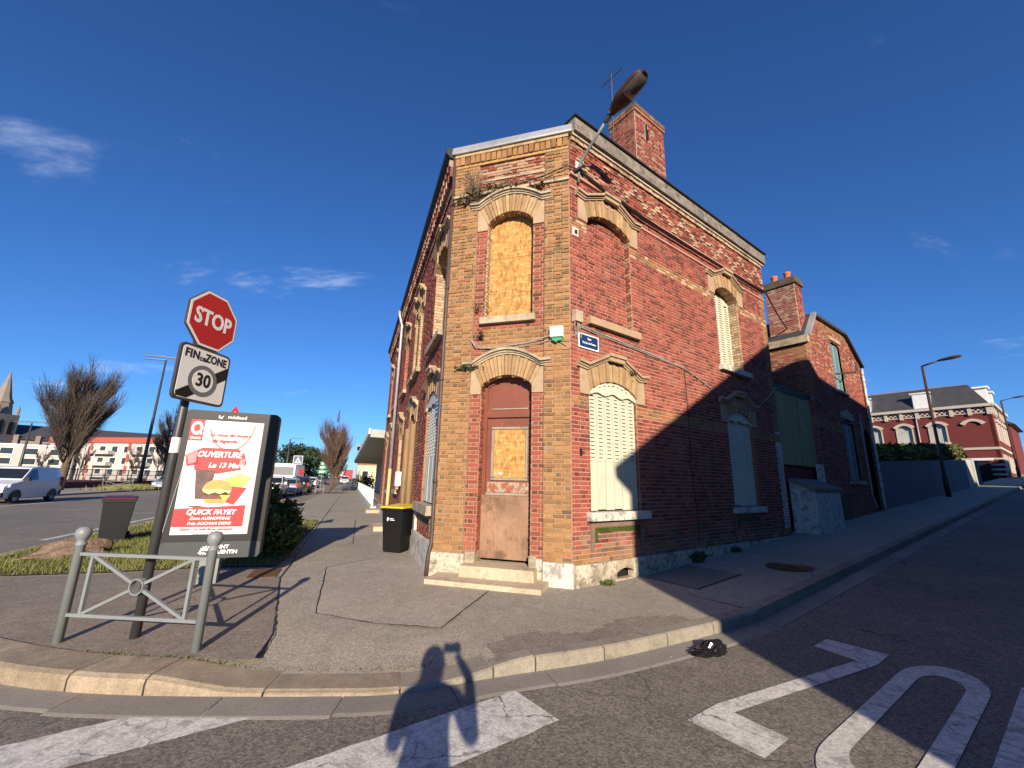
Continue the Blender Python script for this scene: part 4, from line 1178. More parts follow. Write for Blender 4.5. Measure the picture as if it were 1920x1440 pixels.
# ================================================================== THINGS ON THE WALLS
# wall lamp on the corner
lamp = thing('wall_street_lamp', 'old brown cobra head street lamp on a bracket at the house corner', 'street lamp', FR(.2, 7.5, .02))
LF = Frame(UQ(.2, 0), nR, eR)       # u outwards from the wall, w along the street
mb = MB().fbox(FR, .13, .27, 7.35, 7.66, 0, .05); part('wall_plate', mb, WHITE_W, lamp, world=True)
mb = MB().tube([LF(.05, 7.2), LF(.06, 7.5), LF(.12, 7.62), LF(.42, 7.83), LF(.86, 8.12)], [.028, .03, .028, .026, .026], 8); part('bracket_arm', mb, GREY_M, lamp, world=True, smooth=True)
def head_ring(f):      # half width, height of top, height of bottom along the head
    w = .075 + .1 * smooth01(f / .4)
    if f > .8: w *= math.sqrt(max(0.06, 1 - ((f - .8) / .2) ** 2))
    return w, .03 + .07 * math.sin(math.pi * min(1, f * .9 + .08)), -.05 - .03 * math.sin(math.pi * f)
mb = MB(); rings = []
hs = [i / 14 for i in range(15)]
A0, B0 = Vector(LF(.86, 8.13)), Vector(LF(1.62, 8.36))
hd = (B0 - A0); hl = hd.length; hd.normalize(); hs_side = Vector((eR.x, eR.y, 0)); hup = hd.cross(hs_side) * -1
if hup.z < 0: hup = -hup
for f in hs:
    w, t, bt = head_ring(f); c = A0 + hd * (hl * f); b = len(mb.v)
    for k in range(12):
        a = 2 * math.pi * k / 12; x = math.cos(a) * w; y = math.sin(a)
        mb.v.append(tuple(c + hs_side * x + hup * (y * t if y > 0 else y * -bt)))
    rings.append(b)
for r0, r1_ in zip(rings, rings[1:]):
    for k in range(12):
        mb.f.append((r0 + k, r0 + (k + 1) % 12, r1_ + (k + 1) % 12, r1_ + k)); mb.c.append(None); mb.m.append(0)
mb.f += [tuple(rings[0] + k for k in range(12)), tuple(rings[-1] + k for k in reversed(range(12)))]; mb.c += [None] * 2; mb.m += [0] * 2
part('lamp_housing', mb, BROWN_M, lamp, world=True, smooth=True)
mb = MB(); rings = []
for i in range(11):
    f = .46 + .48 * i / 10; w, t, bt = head_ring(f); c = A0 + hd * (hl * f); b = len(mb.v)
    e = math.sin(math.pi * i / 10) ** .5
    for k in range(9):
        a = math.pi + math.pi * k / 8
        mb.v.append(tuple(c + hs_side * (math.cos(a) * w * .78) + hup * (bt * .55 + math.sin(a) * (.035 + .05 * e))))
    rings.append(b)
for r0, r1_ in zip(rings, rings[1:]):
    for k in range(8): mb.f.append((r0 + k, r0 + k + 1, r1_ + k + 1, r1_ + k)); mb.c.append(None); mb.m.append(0)
part('lamp_lens', mb, LENS, lamp, world=True, smooth=True)
mb = MB().tube([LF(.74, 8.04), LF(.84, 8.12)], .045, 10); part('lamp_collar', mb, DARK_M, lamp, world=True)

# street name plate
plate = thing('street_name_plate', 'blue enamel street name plate with white border on side street front', 'street sign', FR(.42, 4.07, .012))
part('plate_border', MB().fbox(FR, .17, .68, 3.94, 4.21, .012, .024), WHITE, plate, world=True)
cc = [(.215, 3.965), (.635, 3.965), (.655, 3.985), (.655, 4.165), (.635, 4.185), (.215, 4.185), (.195, 4.165), (.195, 3.985)]
part('plate_field', MB().prism(FR, cc, .024, .027), BLUE, plate, world=True)
part('plate_text', onto(text_mb('Rue', .055, bold=.002), FR, .435, 4.125, .029), WHITE, plate, world=True)
part('plate_text', onto(text_mb('Du Jeu de Paume', .05, bold=.0018), FR, .43, 4.045, .029, .96), WHITE, plate, world=True)
mb = MB()
for x, y, r in ((0, 0, .016), (0, .026, .011), (0, -.022, .012)):
    mb.prism(FR, [(.235 + x + r * math.cos(a), 4.14 + y + r * 1.2 * math.sin(a)) for a in [k * math.pi / 4 for k in range(8)]], .027, .029)
part('plate_crest', mb, GREYP, plate, world=True)
p2 = thing('street_name_plate', 'blue enamel street name plate beside grey shutters on main street front', 'street sign', FL(.25, 2.95, .02))
part('plate_border', MB().fbox(FL, .14, .46, 2.76, 3.12, .02, .035), WHITE, p2, world=True)
part('plate_field', MB().fbox(FL, .16, .44, 2.79, 3.09, .03, .038), BLUE, p2, world=True)
mb = MB()
for k, (a, b) in enumerate(((.22, .38), (.19, .41), (.2, .4))): mb.fbox(FL, a, b, 3.02 - k * .08, 3.045 - k * .08, .036, .04)
part('plate_text', mb, WHITE, p2, world=True)
# alarm box
al = thing('alarm_box', 'small white alarm box with green base on corner pilaster', 'alarm box', FC(2.1, 4.0, .04))
part('box_body', MB().fbox(FC, 1.98, 2.22, 4.05, 4.26, .045, .14, inset=.012), WHITE, al, world=True)
part('box_base', MB().prism(FC, [(2.02, 4.05), (2.2, 4.05), (2.19, 4.0), (2.13, 4.0), (2.1, 3.97), (2.07, 3.99), (2.03, 4.01)], .045, .11), GREENP, al, world=True)
jb = thing('junction_box', 'weathered grey junction box with loose wires near house corner', 'junction box', FR(.12, 4.4, .012))
part('box_body', MB().fbox(FR, .03, .22, 4.36, 4.58, .012, .1, inset=.008), STONE_D, jb, world=True)
mb = MB()
for k in range(7):
    x = .06 + k * .02
    mb.tube([FR(x, 4.37, .05), FR(x + rng.uniform(-.05, .03), 4.28, .07), FR(x + rng.uniform(-.06, .05), 4.2, .04), FR(x + rng.uniform(-.05, .06), 4.1, .03)], .006, 5)
part('loose_wire', mb, CABLE_G, jb, world=True)
mbx = thing('mail_box', 'white metal letter box fixed to main street front', 'mailbox', FL(5.6, 1.5, .02))
part('box_body', MB().fbox(FL, 5.5, 5.75, 1.45, 1.85, .015, .2), WHITE, mbx, world=True)
part('slot', MB().fbox(FL, 5.53, 5.72, 1.74, 1.76, .2, .204), DARK, mbx, world=True)

# cables
def sag(a, b, s, n=12):
    a, b = Vector(a), Vector(b); return [a.lerp(b, i / n) - Vector((0, 0, s * 4 * (i / n) * (1 - i / n))) for i in range(n + 1)]
def jitter(pts, a): return [Vector(p) + Vector((rng.uniform(-a, a), rng.uniform(-a, a), rng.uniform(-a, a))) for p in pts]
mb = MB()
mb.tube(jitter(sag(FR(.25, 7.42, .09), FR(2.2, 7.26, .1), .03), .006), .03, 6)
mb.tube(jitter(sag(FR(2.2, 7.26, .1), FR(LEN_R, 7.28, .1), .02), .006), .022, 6)
mb.tube(sag(FR(LEN_R, 7.28, .1), UQ(12.4, -.8).to_3d() + Vector((0, 0, 7.2)), .15), .02, 6)
solo('power_cable', mb, CABLE, 'thick black cable bundle running under the cornice frieze', 'cable', world=True, loc=FR(0, 7.3, 0))
mb = MB(); mb.tube(jitter([FC(.0, 7.02, .1), FC(.6, 7.1, .1), FC(1.2, 7.2, .1), FC(1.9, 7.3, .1), FC(2.3, 7.42, .1), FR(.1, 7.42, .09)], .01), .013, 6)
mb.tube(jitter([FR(.05, 7.36, .08), FR(.16, 7.46, .1), FR(.3, 7.42, .09)], .01), .035, 6)
solo('power_cable', mb, CABLE, 'thin black cable crossing the corner front below its cornice', 'cable', world=True, loc=FC(0, 7, 0))
mb = MB()
mb.tube(jitter([FR(.2, 4.33, .03), FR(.8, 4.3, .04), FR(1.5, 4.27, .03), FR(2.2, 4.22, .03), FR(3.4, 4.15, .03)], .008), .012, 6)
mb.tube(jitter([FR(.2, 4.30, .03), FR(.9, 4.25, .04), FR(1.7, 4.23, .03), FR(3.4, 4.13, .03)], .01), .009, 6)
mb.tube(sag(FR(3.4, 4.14, .03), FR(5.4, 3.55, .06), -.03), .011, 6)
mb.tube(sag(FR(5.4, 3.55, .06), FR(7.95, 4.4, .06), .28), .011, 6)
solo('telephone_cable', mb, CABLE_G, 'slack grey telephone cable looping across side street front', 'cable', world=True, loc=FR(3, 4, 0))
mb = MB().tube(jitter([FR(3.42, 4.14, .02), FR(3.46, 3.0, .02), FR(3.42, 2.0, .02), FR(3.52, 1.2, .02), FR(3.5, .6, .03)], .008), .009, 6)
mb.tube(jitter([FR(3.46, 2.3, .02), FR(3.9, 1.4, .04), FR(4.1, .8, .06), FR(3.6, .42, .1)], .01), .006, 5)
solo('telephone_cable', mb, CABLE, 'black cable hanging straight down the side street front', 'cable', world=True, loc=FR(3.4, 2, 0))
mb = MB().tube(jitter([FC(.5, 4.15, .06), FC(.62, 3.98, .06), FC(.9, 3.97, .06), FC(1.6, 4.03, .06), FC(2.0, 4.1, .08)], .012), .011, 6)
mb.tube(jitter([FC(.5, 4.18, .06), FC(.7, 4.0, .07), FC(1.2, 3.93, .06), FC(2.1, 4.04, .06), FC(2.3, 3.9, .05)], .015), .007, 5)
solo('telephone_cable', mb, CABLE_G, 'tangled thin cable strung above the corner door hood', 'cable', world=True, loc=FC(1, 4, 0))
# television aerial by the chimney
an = thing('roof_aerial', 'small black television aerial standing beside tall chimney', 'aerial', (*UQ(2.7, -1.1), 8.5))
o0 = Vector((*UQ(2.62, -1.0), 8.5))
mb = MB().tube([o0, o0 + Vector((0, 0, 4.0))], .018, 6); part('mast', mb, DARK_M, an, world=True)
mb = MB(); c = o0 + Vector((0, 0, 3.85)); ex = Vector((eR.x, eR.y, 0)); ey = Vector((nR.x, nR.y, 0))
mb.tube([c - ey * .35, c + ey * .35], .01, 5)
for k in range(7): mb.tube([c + ey * (-.32 + k * .1) - ex * (.2 - k * .012), c + ey * (-.32 + k * .1) + ex * (.2 - k * .012)], .006, 4)
part('boom', mb, DARK_M, an, world=True)

# ================================================================== CLIMBING WEEDS AND TUFTS
def leaf_mb(n, place, size, cols, r, droop=0.0):
    mb = MB()
    for _ in range(n):
        p = Vector(place(r)); d = Vector((r.gauss(0, 1), r.gauss(0, 1), r.gauss(0, .8) - droop)).normalized()
        a = d.orthogonal().normalized(); a.rotate(Matrix.Rotation(r.uniform(0, 6.28), 3, d)); L = size * r.uniform(.6, 1.4); w = L * r.uniform(.22, .4)
        c = r.choice(cols); k = r.uniform(.65, 1.3); c = tuple(x * k for x in c)
        mb.poly([tuple(p - a * w), tuple(p + d * L * .5 - a * w * .6), tuple(p + d * L), tuple(p + d * L * .5 + a * w * .6), tuple(p + a * w)], c)
    return mb
rw = random.Random(5)
DRY = [(.17, .11, .055), (.11, .075, .035), (.07, .05, .03), (.1, .095, .035)]
def weeds(label, cu, cv, su, sv, n, F=FC, stems=6, cols=DRY, up_=.25, size=.07):
    base = F(cu, cv, .08)
    t = thing('wall_weed', label, 'plant', base)
    mb = MB()
    for k in range(stems):
        x = cu + rw.gauss(0, su * .5); z = cv + rw.uniform(-.05, .02)
        mb.tube([F(x, z, .03), F(x + rw.gauss(0, .06), z + up_ * .5, .1), F(x + rw.gauss(0, .12), z + up_ * rw.uniform(.7, 1.5), .14)], [.008, .006, .002], 4)
    part('stem', mb, TWIG, t, world=True)
    part('foliage', leaf_mb(n, lambda r: F(cu + r.gauss(0, su), cv + abs(r.gauss(0, sv)) - .03, .05 + abs(r.gauss(0, .05))), size, cols, rw, .3), LEAF, t, world=True)
weeds('dry weeds sprouting from cornice ledge on the corner front', .42, 7.0, .17, .2, 200, up_=.5, stems=30)
weeds('brown withered growth along brick ledge over the upper corner window', .95, 7.22, .33, .06, 170, up_=.1, stems=14, size=.06)
weeds('small hanging weed under ledge beside upper window hood', 1.75, 7.14, .1, .04, 60, up_=.05, stems=2, size=.06)
weeds('small dark weed growing below the boarded upper corner window', .72, 4.22, .03, .05, 50, up_=.05, stems=2, size=.05)
weeds('mossy weed on left end of the door hood', .5, 3.62, .1, .03, 110, up_=.03, stems=2, size=.05, cols=[(.06, .07, .025), (.05, .045, .02)])
weeds('sprig of weed at left jamb foot of the upper corner window', .62, 4.72, .03, .06, 40, up_=.08, stems=2, size=.04)
weeds('small leafy weed on hood of the shuttered ground window', 1.55, 3.72, .05, .04, 40, F=FR, up_=.06, stems=2, size=.05)
def tuft(label, p, n, r0, h, cols, name='grass_tuft'):
    mb = MB()
    for _ in range(n):
        a = rw.uniform(0, 6.28); rr = r0 * math.sqrt(rw.random()); b = Vector((p[0] + rr * math.cos(a), p[1] + rr * math.sin(a), p[2]))
        d = Vector((rw.gauss(0, .5), rw.gauss(0, .5), 1)).normalized(); L = h * rw.uniform(.5, 1.2); sd = Vector((-d.y, d.x, 0)); sd = sd.normalized() * .008 if sd.length > .01 else Vector((.008, 0, 0))
        tip = b + d * L + Vector((d.x, d.y, -.3)) * L * .3; k = rw.uniform(.7, 1.3); c = tuple(x * k for x in rw.choice(cols))
        mb.poly([tuple(b - sd), tuple(b + sd), tuple(b + d * L * .6 + sd * .6), tuple(tip), tuple(b + d * L * .6 - sd * .6)], c)
    return solo(name, mb, GRASSM, label, 'plant', loc=p, world=True)
GR = [(.09, .12, .025), (.13, .14, .035), (.07, .09, .02)]
q = UQ(.62, .12); tuft('low green tuft at foot of sunlit whitewashed plinth', (q.x, q.y, PZ), 130, .12, .1, GR)
q = UQ(3.25, .1); tuft('larger weed clump at shaded wall foot under hanging cable', (q.x, q.y, PZ + ramp(3.25)), 160, .12, .24, [(.05, .07, .02), (.08, .09, .03)])
q = UQ(4.75, .1); tuft('small weed clump at shaded wall foot before second window', (q.x, q.y, PZ + ramp(4.75)), 90, .14, .14, [(.05, .07, .02), (.08, .09, .03)])
for i, x in enumerate((-1.9, -1.75, -2.0)): pass
mb = MB()
for _ in range(420):
    d_ = rng.uniform(d_at_x(-3.9), d_at_x(-.2)); p, nn = at_len(d_); p = p + nn * (.37 + rng.gauss(0, .02)); L = rng.uniform(.01, .035)
    c = tuple(x * rng.uniform(.6, 1.2) for x in rng.choice(GR)); z0 = kh(p) - .01 if abs(p.x + 1.25) < 2.4 else PZ
    a = rng.uniform(0, 6.28); dx, dy = math.cos(a) * .008, math.sin(a) * .008
    mb.poly([(p.x - dx, p.y - dy, z0), (p.x + dx, p.y + dy, z0), (p.x + rng.gauss(0, .01), p.y + rng.gauss(0, .01), z0 + L)], c)
solo('kerb_moss', mb, GRASSM, 'thin line of moss in the joint behind the kerb stones', 'moss', kind='stuff')

# ================================================================== BARRIER, SIGNS, BILLBOARD, BINS
def barrier(A, B, z, h, label, group=None):
    A, B = Vector(A), Vector(B); e = (B - A); L = e.length; e.normalize(); n = Vector((e.y, -e.x))
    F = Frame(A, e, n, z)
    t = thing('street_barrier', label, 'barrier', (*A, z), group=group)
    for x in (0, L):
        mb = MB(); o = F(x, 0)
        k = h / 1.01
        mb.lathe([(.038, -.1), (.038, .84 * k), (.045, .845 * k), (.045, .865 * k), (.036, .87 * k), (.036, .885 * k), (.05, .905 * k), (.062, .935 * k), (.064, .955 * k), (.058, .985 * k), (.04, 1.005 * k), (.015, 1.012 * k)], 16, o)
        part('post', mb, GREY_M, t, world=True, smooth=True)
    zt, zb = .76 * h, .24 * h
    part('top_rail', MB().fbox(F, .03, L - .03, zt - .014, zt + .014, -.018, .018), GREY_M, t, world=True)
    part('bottom_rail', MB().fbox(F, .03, L - .03, zb - .014, zb + .014, -.018, .018), GREY_M, t, world=True)
    x0, x1 = .16 * L / 1.34, L - .16 * L / 1.34
    for x in (x0, x1): part('upright', MB().fbox(F, x - .014, x + .014, zb + .014, zt - .014, -.016, .016), GREY_M, t, world=True)
    cx, cz, r = L / 2, (zt + zb) / 2, .072
    mb = MB(); n_ = 20
    for i in range(n_):
        a, b = 2 * math.pi * i / n_, 2 * math.pi * (i + 1) / n_
        mb.prism(F, [(cx + r * math.cos(a), cz + r * math.sin(a)), (cx + r * math.cos(b), cz + r * math.sin(b)), (cx + (r - .012) * math.cos(b), cz + (r - .012) * math.sin(b)), (cx + (r - .012) * math.cos(a), cz + (r - .012) * math.sin(a))], -.025, .025)
    part('ring', mb, GREY_M, t, world=True)
    for x in (x0, x1):
        for zc in (zb + .014, zt - .014):
            p = Vector((x + (.014 if x < cx else -.014), zc)); c = Vector((cx, cz)); d = (c - p).normalized(); q = c - d * (r - .004); s = Vector((-d.y, d.x)) * .013
            part('brace', MB().prism(F, [tuple(p - s), tuple(q - s), tuple(q + s), tuple(p + s)], -.013, .013), GREY_M, t, world=True)
    return t
barrier((-4.078, 4.264), (-2.738, 4.152), PZ, 1.01, 'grey crossed street barrier with ball topped posts on the corner pavement')
barrier((-33.3, 35.4), (-31.9, 36.6), .13, 1.0, 'grey crossed street barrier across main road behind the white van')

sp_ = thing('stop_sign_post', 'dark pole carrying red STOP sign and end of 30 zone panel', 'road sign', (-3.52, 4.43, PZ))
mb = MB().tube([(-3.52, 4.43, PZ - .1), (-3.52, 4.45, 2.0), (-3.52, 4.47, 3.66)], .042, 14); part('pole', mb, DARK_M, sp_, world=True, smooth=True)
part('sticker', MB().tube([(-3.5198, 4.4478, 1.86), (-3.5195, 4.449, 2.02)], .0435, 14, cap=False), WHITE, sp_, world=True)
sa = RAD(8); SF = Frame((-3.50, 4.53), (math.sin(sa), math.cos(sa)), (math.cos(sa), -math.sin(sa)))
def octo(r, c=(0, 3.35)): return [(c[0] + r * math.cos(RAD(22.5 + 45 * k)), c[1] + r * math.sin(RAD(22.5 + 45 * k))) for k in range(8)]
part('sign_back', MB().prism(SF, octo(.353), .045, .072), DARK_M, sp_, world=True)
part('stop_border', MB().prism(SF, octo(.345), .072, .075), RETRO, sp_, world=True)
part('stop_face', MB().prism(SF, octo(.318), .075, .077), REDP, sp_, world=True)
part('stop_text', onto(text_mb('STOP', .25, bold=.007), SF, 0, 3.35, .0785, .82, 1.0), RETRO, sp_, world=True)
def rrect(u0, u1, v0, v1, r, n=5):
    out = []
    for cx, cy, a0 in ((u1 - r, v0 + r, -90), (u1 - r, v1 - r, 0), (u0 + r, v1 - r, 90), (u0 + r, v0 + r, 180)):
        out += [(cx + r * math.cos(RAD(a0 + 90 * k / n)), cy + r * math.sin(RAD(a0 + 90 * k / n))) for k in range(n + 1)]
    return out
ZF = SF
part('zone_back', MB().prism(ZF, rrect(-.325, .325, 2.405, 3.015, .06), .045, .078), DARK_M, sp_, world=True)
part('zone_face', MB().prism(ZF, rrect(-.30, .30, 2.43, 2.99, .045), .078, .081), RETRO, sp_, world=True)
def bandp(a, b, w):
    a, b = Vector(a), Vector(b); d = (b - a).normalized(); s = Vector((-d.y, d.x)) * w / 2; return [tuple(a - s), tuple(b - s), tuple(b + s), tuple(a + s)]
part('zone_bar', MB().prism(ZF, [(-.29, 2.44), (-.16, 2.435), (.299, 2.735), (.299, 2.875), (-.299, 2.485)], .081, .0825), BLACKP, sp_, world=True)
disc = lambda r: [(0 + r * math.cos(RAD(k * 15)), 2.65 + r * .93 * math.sin(RAD(k * 15))) for k in range(24)]
part('zone_ring', MB().prism(ZF, disc(.185), .0825, .084), GREYP, sp_, world=True); part('zone_disc', MB().prism(ZF, disc(.135), .084, .0855), RETRO, sp_, world=True)
part('zone_text', onto(text_mb('30', .2, bold=.005), ZF, 0, 2.65, .087, .95), BLACKP, sp_, world=True)
part('zone_text', onto(text_mb('FIN', .125, bold=.004, spacing=1.1), ZF, -.185, 2.91, .0825, .9), BLACKP, sp_, world=True)
part('zone_text', onto(text_mb('DE', .06, bold=.002), ZF, -.05, 2.885, .0825), BLACKP, sp_, world=True)
part('zone_text', onto(text_mb('ZONE', .125, bold=.004, spacing=1.05), ZF, .125, 2.91, .0825, .82), BLACKP, sp_, world=True)

# advertising panel
BA, BB = Vector((-4.885, 6.257)), Vector((-3.711, 6.68))
be = (BB - BA).normalized(); BW = (BB - BA).length; BF = Frame(BA, be, Vector((be.y, -be.x)))
bbd = thing('advertising_panel', 'black framed street advertising panel with red and white burger poster', 'billboard', (*((BA + BB) / 2), PZ))
part('leg', MB().fbox(BF, BW / 2 - .12, BW / 2 + .12, PZ - .1, .55, -.16, -.02), GREY_M, bbd, world=True)
part('housing', MB().prism(BF, rrect(0, BW, .47, 2.60, .06), -.2, 0), BLACKP, bbd, world=True)
part('base_band', MB().prism(BF, rrect(.004, BW - .004, .475, .70, .055), 0, .012), mk('panel_band_grey', (.05, .054, .058), .45, var=((4, .1),)), bbd, world=True)
part('glass_surround', MB().fbox(BF, .02, BW - .02, .71, 2.585, 0, .006), BLACKP, bbd, world=True)
p0u, p1u, p0v, p1v = .09, BW - .20, .80, 2.45
PAPER = mk('poster_paper', (.8, .79, .76), .55, var=((3, .03),)); PRED = mk('poster_red', (.62, .035, .04), .5, var=((3, .08),)); PLIGHT = mk('poster_pink', (.7, .22, .22), .5, var=((3, .1),)); PGREY = mk('poster_grey', (.45, .45, .46), .5, var=())
BUN = mk('print_bun', (.62, .3, .08), .5, var=((12, .2),)); MEAT = mk('print_meat', (.16, .06, .035), .5, var=((30, .4),)); LETT = mk('print_lettuce', (.55, .6, .25), .5, var=((30, .4),)); CHEE = mk('print_cheese', (.75, .5, .1), .5, var=((20, .2),)); COLA = mk('print_cup', (.11, .06, .05), .5, var=((14, .5),)); BLINE = mk('print_brick_line', (.66, .655, .64), .6, var=())
poster = part('poster', MB().fbox(BF, p0u, p1u, p0v, p1v, .006, .009), PAPER, bbd, world=True)
part('poster_edge', MB().fbox(BF, p1u - .075, p1u - .002, p0v + .002, p1v - .002, .009, .0105), PGREY, bbd, world=True)
PW_, PH_ = p1u - p0u - .08, p1v - p0v
def PP(x, y): return (p0u + x * PW_, p0v + y * PH_)     # 0..1 over the printed sheet
lay = [.0105]
def pr(name, polys, mat, dz=.0006):
    lay[0] += dz
    mb = MB()
    for pl in polys: mb.prism(BF, [PP(*q) for q in pl], .009, lay[0])
    part(name, mb, mat, poster, world=True)
def rec(x0, x1, y0, y1): return [(x0, y0), (x1, y0), (x1, y1), (x0, y1)]
def ell(cx, cy, rx, ry, a0=0, a1=360, n=18): return [(cx + rx * math.cos(RAD(a0 + (a1 - a0) * k / n)), cy + ry * math.sin(RAD(a0 + (a1 - a0) * k / n))) for k in range(n + (0 if a1 - a0 == 360 else 1))]
def ringp(cx, cy, rx, ry, t, a0, a1, n=20):
    out = []
    for k in range(n):
        a, b = RAD(a0 + (a1 - a0) * k / n), RAD(a0 + (a1 - a0) * (k + 1) / n)
        out.append([(cx + rx * math.cos(a), cy + ry * math.sin(a)), (cx + rx * math.cos(b), cy + ry * math.sin(b)), (cx + (rx - t) * math.cos(b), cy + (ry - t * .7) * math.sin(b)), (cx + (rx - t) * math.cos(a), cy + (ry - t * .7) * math.sin(a))])
    return out
pr('printed_wall', [rec(0, 1, .27 + k * .075, .272 + k * .075) for k in range(10)] + [rec(.1 + (j * .22 + (k % 2) * .11) % .85, .103 + (j * .22 + (k % 2) * .11) % .85, .272 + k * .075, .345 + k * .075) for k in range(9) for j in range(4)], BLINE)
pr('painted_reflection', ringp(.62, 1.02, .36, .3, .03, 200, 350), PLIGHT)  # reflection in the panel glass, painted on the sheet as a pink loop
pr('printed_logo_field', [rec(0, .2, .81, 1.0)], PRED)
pr('printed_logo', ringp(.1, .925, .085, .062, .036, 0, 360) + [[(.1, .885), (.17, .865), (.19, .88), (.12, .9)]], PAPER)
pr('printed_ribbon', [[(.13, .66), (.22, .75), (.75, .75), (.86, .71), (.92, .62), (.84, .56), (.5, .52), (.17, .55)], [(.0, .68), (.2, .74), (.2, .6), (.05, .58)]], PRED)
pr('printed_ribbon_end', [[(.03, .68), (.17, .72), (.17, .62), (.07, .6)]], PLIGHT); pr('printed_ribbon_end', [[(.82, .66), (.9, .66), (.88, .6), (.8, .6)]], PLIGHT)
pr('printed_cup', [[(.19, .56), (.48, .55), (.42, .30), (.25, .30)]], COLA)
pr('printed_fries', [[(.62 + k * .035, .40), (.66 + k * .035, .40), (.68 + k * .05, .53 - abs(k - 4) * .012), (.65 + k * .05, .54 - abs(k - 4) * .012)] for k in range(8)], CHEE)
pr('printed_fries_box', [[(.62, .42), (.98, .40), (.82, .25), (.66, .28)]], PRED)
pr('printed_meat', [rec(.36, .74, .30, .365), rec(.34, .72, .335, .36)], MEAT)
pr('printed_lettuce', [[(.33, .385), (.76, .38), (.73, .345), (.68, .365), (.6, .345), (.52, .36), (.44, .34), (.36, .36)]], LETT)
pr('printed_bun', [ell(.55, .385, .21, .085, 0, 180), [(.38, .30), (.72, .30), (.69, .262), (.41, .262)]], BUN)
pr('printed_cheese', [[(.6, .335), (.76, .335), (.68, .28)]], CHEE)
pr('printed_knife', [[(.16, .24), (.3, .245), (.62, .215), (.62, .2), (.3, .22)], [(.62, .222), (.84, .205), (.84, .18), (.62, .195)]], MEAT)
pr('printed_band', [[(0, .065), (1, .065), (1, .25), (0, .215)]], PRED)
pr('printed_base', [rec(0, 1, 0, .062)], PAPER) if False else None
def ptxt(body, size, x, y, mat, shear=.25, bold=.0, sx=1.0):
    u, v = PP(x, y); lay[0] += .0004
    part('printed_text', onto(text_mb(body, size, bold=bold, shear=shear, depth=.0004), BF, u, v, lay[0], sx), mat, poster, world=True)
ptxt('Quick', .055, .1, .835, PAPER, .1, .0015)
ptxt('Le retour des burgers', .07, .61, .87, PRED, .3, .001, .84); ptxt('de légende...', .075, .56, .815, PRED, .3, .001)
ptxt('OUVERTURE', .118, .5, .69, PAPER, .25, .004, .86); ptxt('Le 13 Mars', .1, .62, .595, PAPER, .2, .0035)
ptxt('QUICK FAYET', .098, .52, .188, PAPER, .25, .0035); ptxt('Zone AUSHOPPING', .058, .52, .135, PAPER, .25, .0015); ptxt('Près AUCHAN DRIVE', .058, .52, .092, PAPER, .25, .0015)
ptxt('Quick / Le goût de se retrouver.', .05, .5, .045, PRED, .2, .001); ptxt('POUR VOTRE SANTÉ, PRATIQUEZ UNE ACTIVITÉ PHYSIQUE RÉGULIÈRE', .026, .5, .018, GREYP, .1, 0, .98); ptxt('WWW.MANGERBOUGER.FR', .026, .5, .004, GREYP, .1)
part('panel_text', onto(text_mb('médiaud', .075, bold=.001, depth=.0005), BF, BW / 2 + .05, 2.515, .0075), WHITE, bbd, world=True)
part('panel_logo', MB().prism(BF, [(BW / 2 - .2, 2.49), (BW / 2 - .15, 2.485), (BW / 2 - .13, 2.54), (BW / 2 - .15, 2.52), (BW / 2 - .165, 2.505), (BW / 2 - .185, 2.535), (BW / 2 - .2, 2.53)], .006, .008), WHITE, bbd, world=True)
part('base_text', onto(text_mb('SAINT', .07, 'LEFT', bold=.003, depth=.0005), BF, BW * .52, .625, .0135), WHITE, bbd, world=True)
part('base_text', onto(text_mb('QUENTIN', .07, 'LEFT', bold=.003, depth=.0005), BF, BW * .52, .555, .0135), WHITE, bbd, world=True)
mb = MB()
for k in range(7): mb.prism(BF, bandp((BW * .45 + .05 * math.cos(RAD(180 - k * 30)), .575 + .045 * math.sin(RAD(180 - k * 30))), (BW * .45 + .075 * math.cos(RAD(180 - k * 30)), .575 + .07 * math.sin(RAD(180 - k * 30))), .02), .012, .0138)
mb.prism(BF, [(BW * .45 + .045 * math.cos(RAD(k * 15)), .575 + .04 * math.sin(RAD(k * 15))) for k in range(13)], .012, .0138)
for k in range(3): mb.prism(BF, bandp((BW * .38 + k * .03, .555), (BW * .41 + k * .03, .53), .018), .012, .0138)
part('base_emblem', mb, WHITE, bbd, world=True)

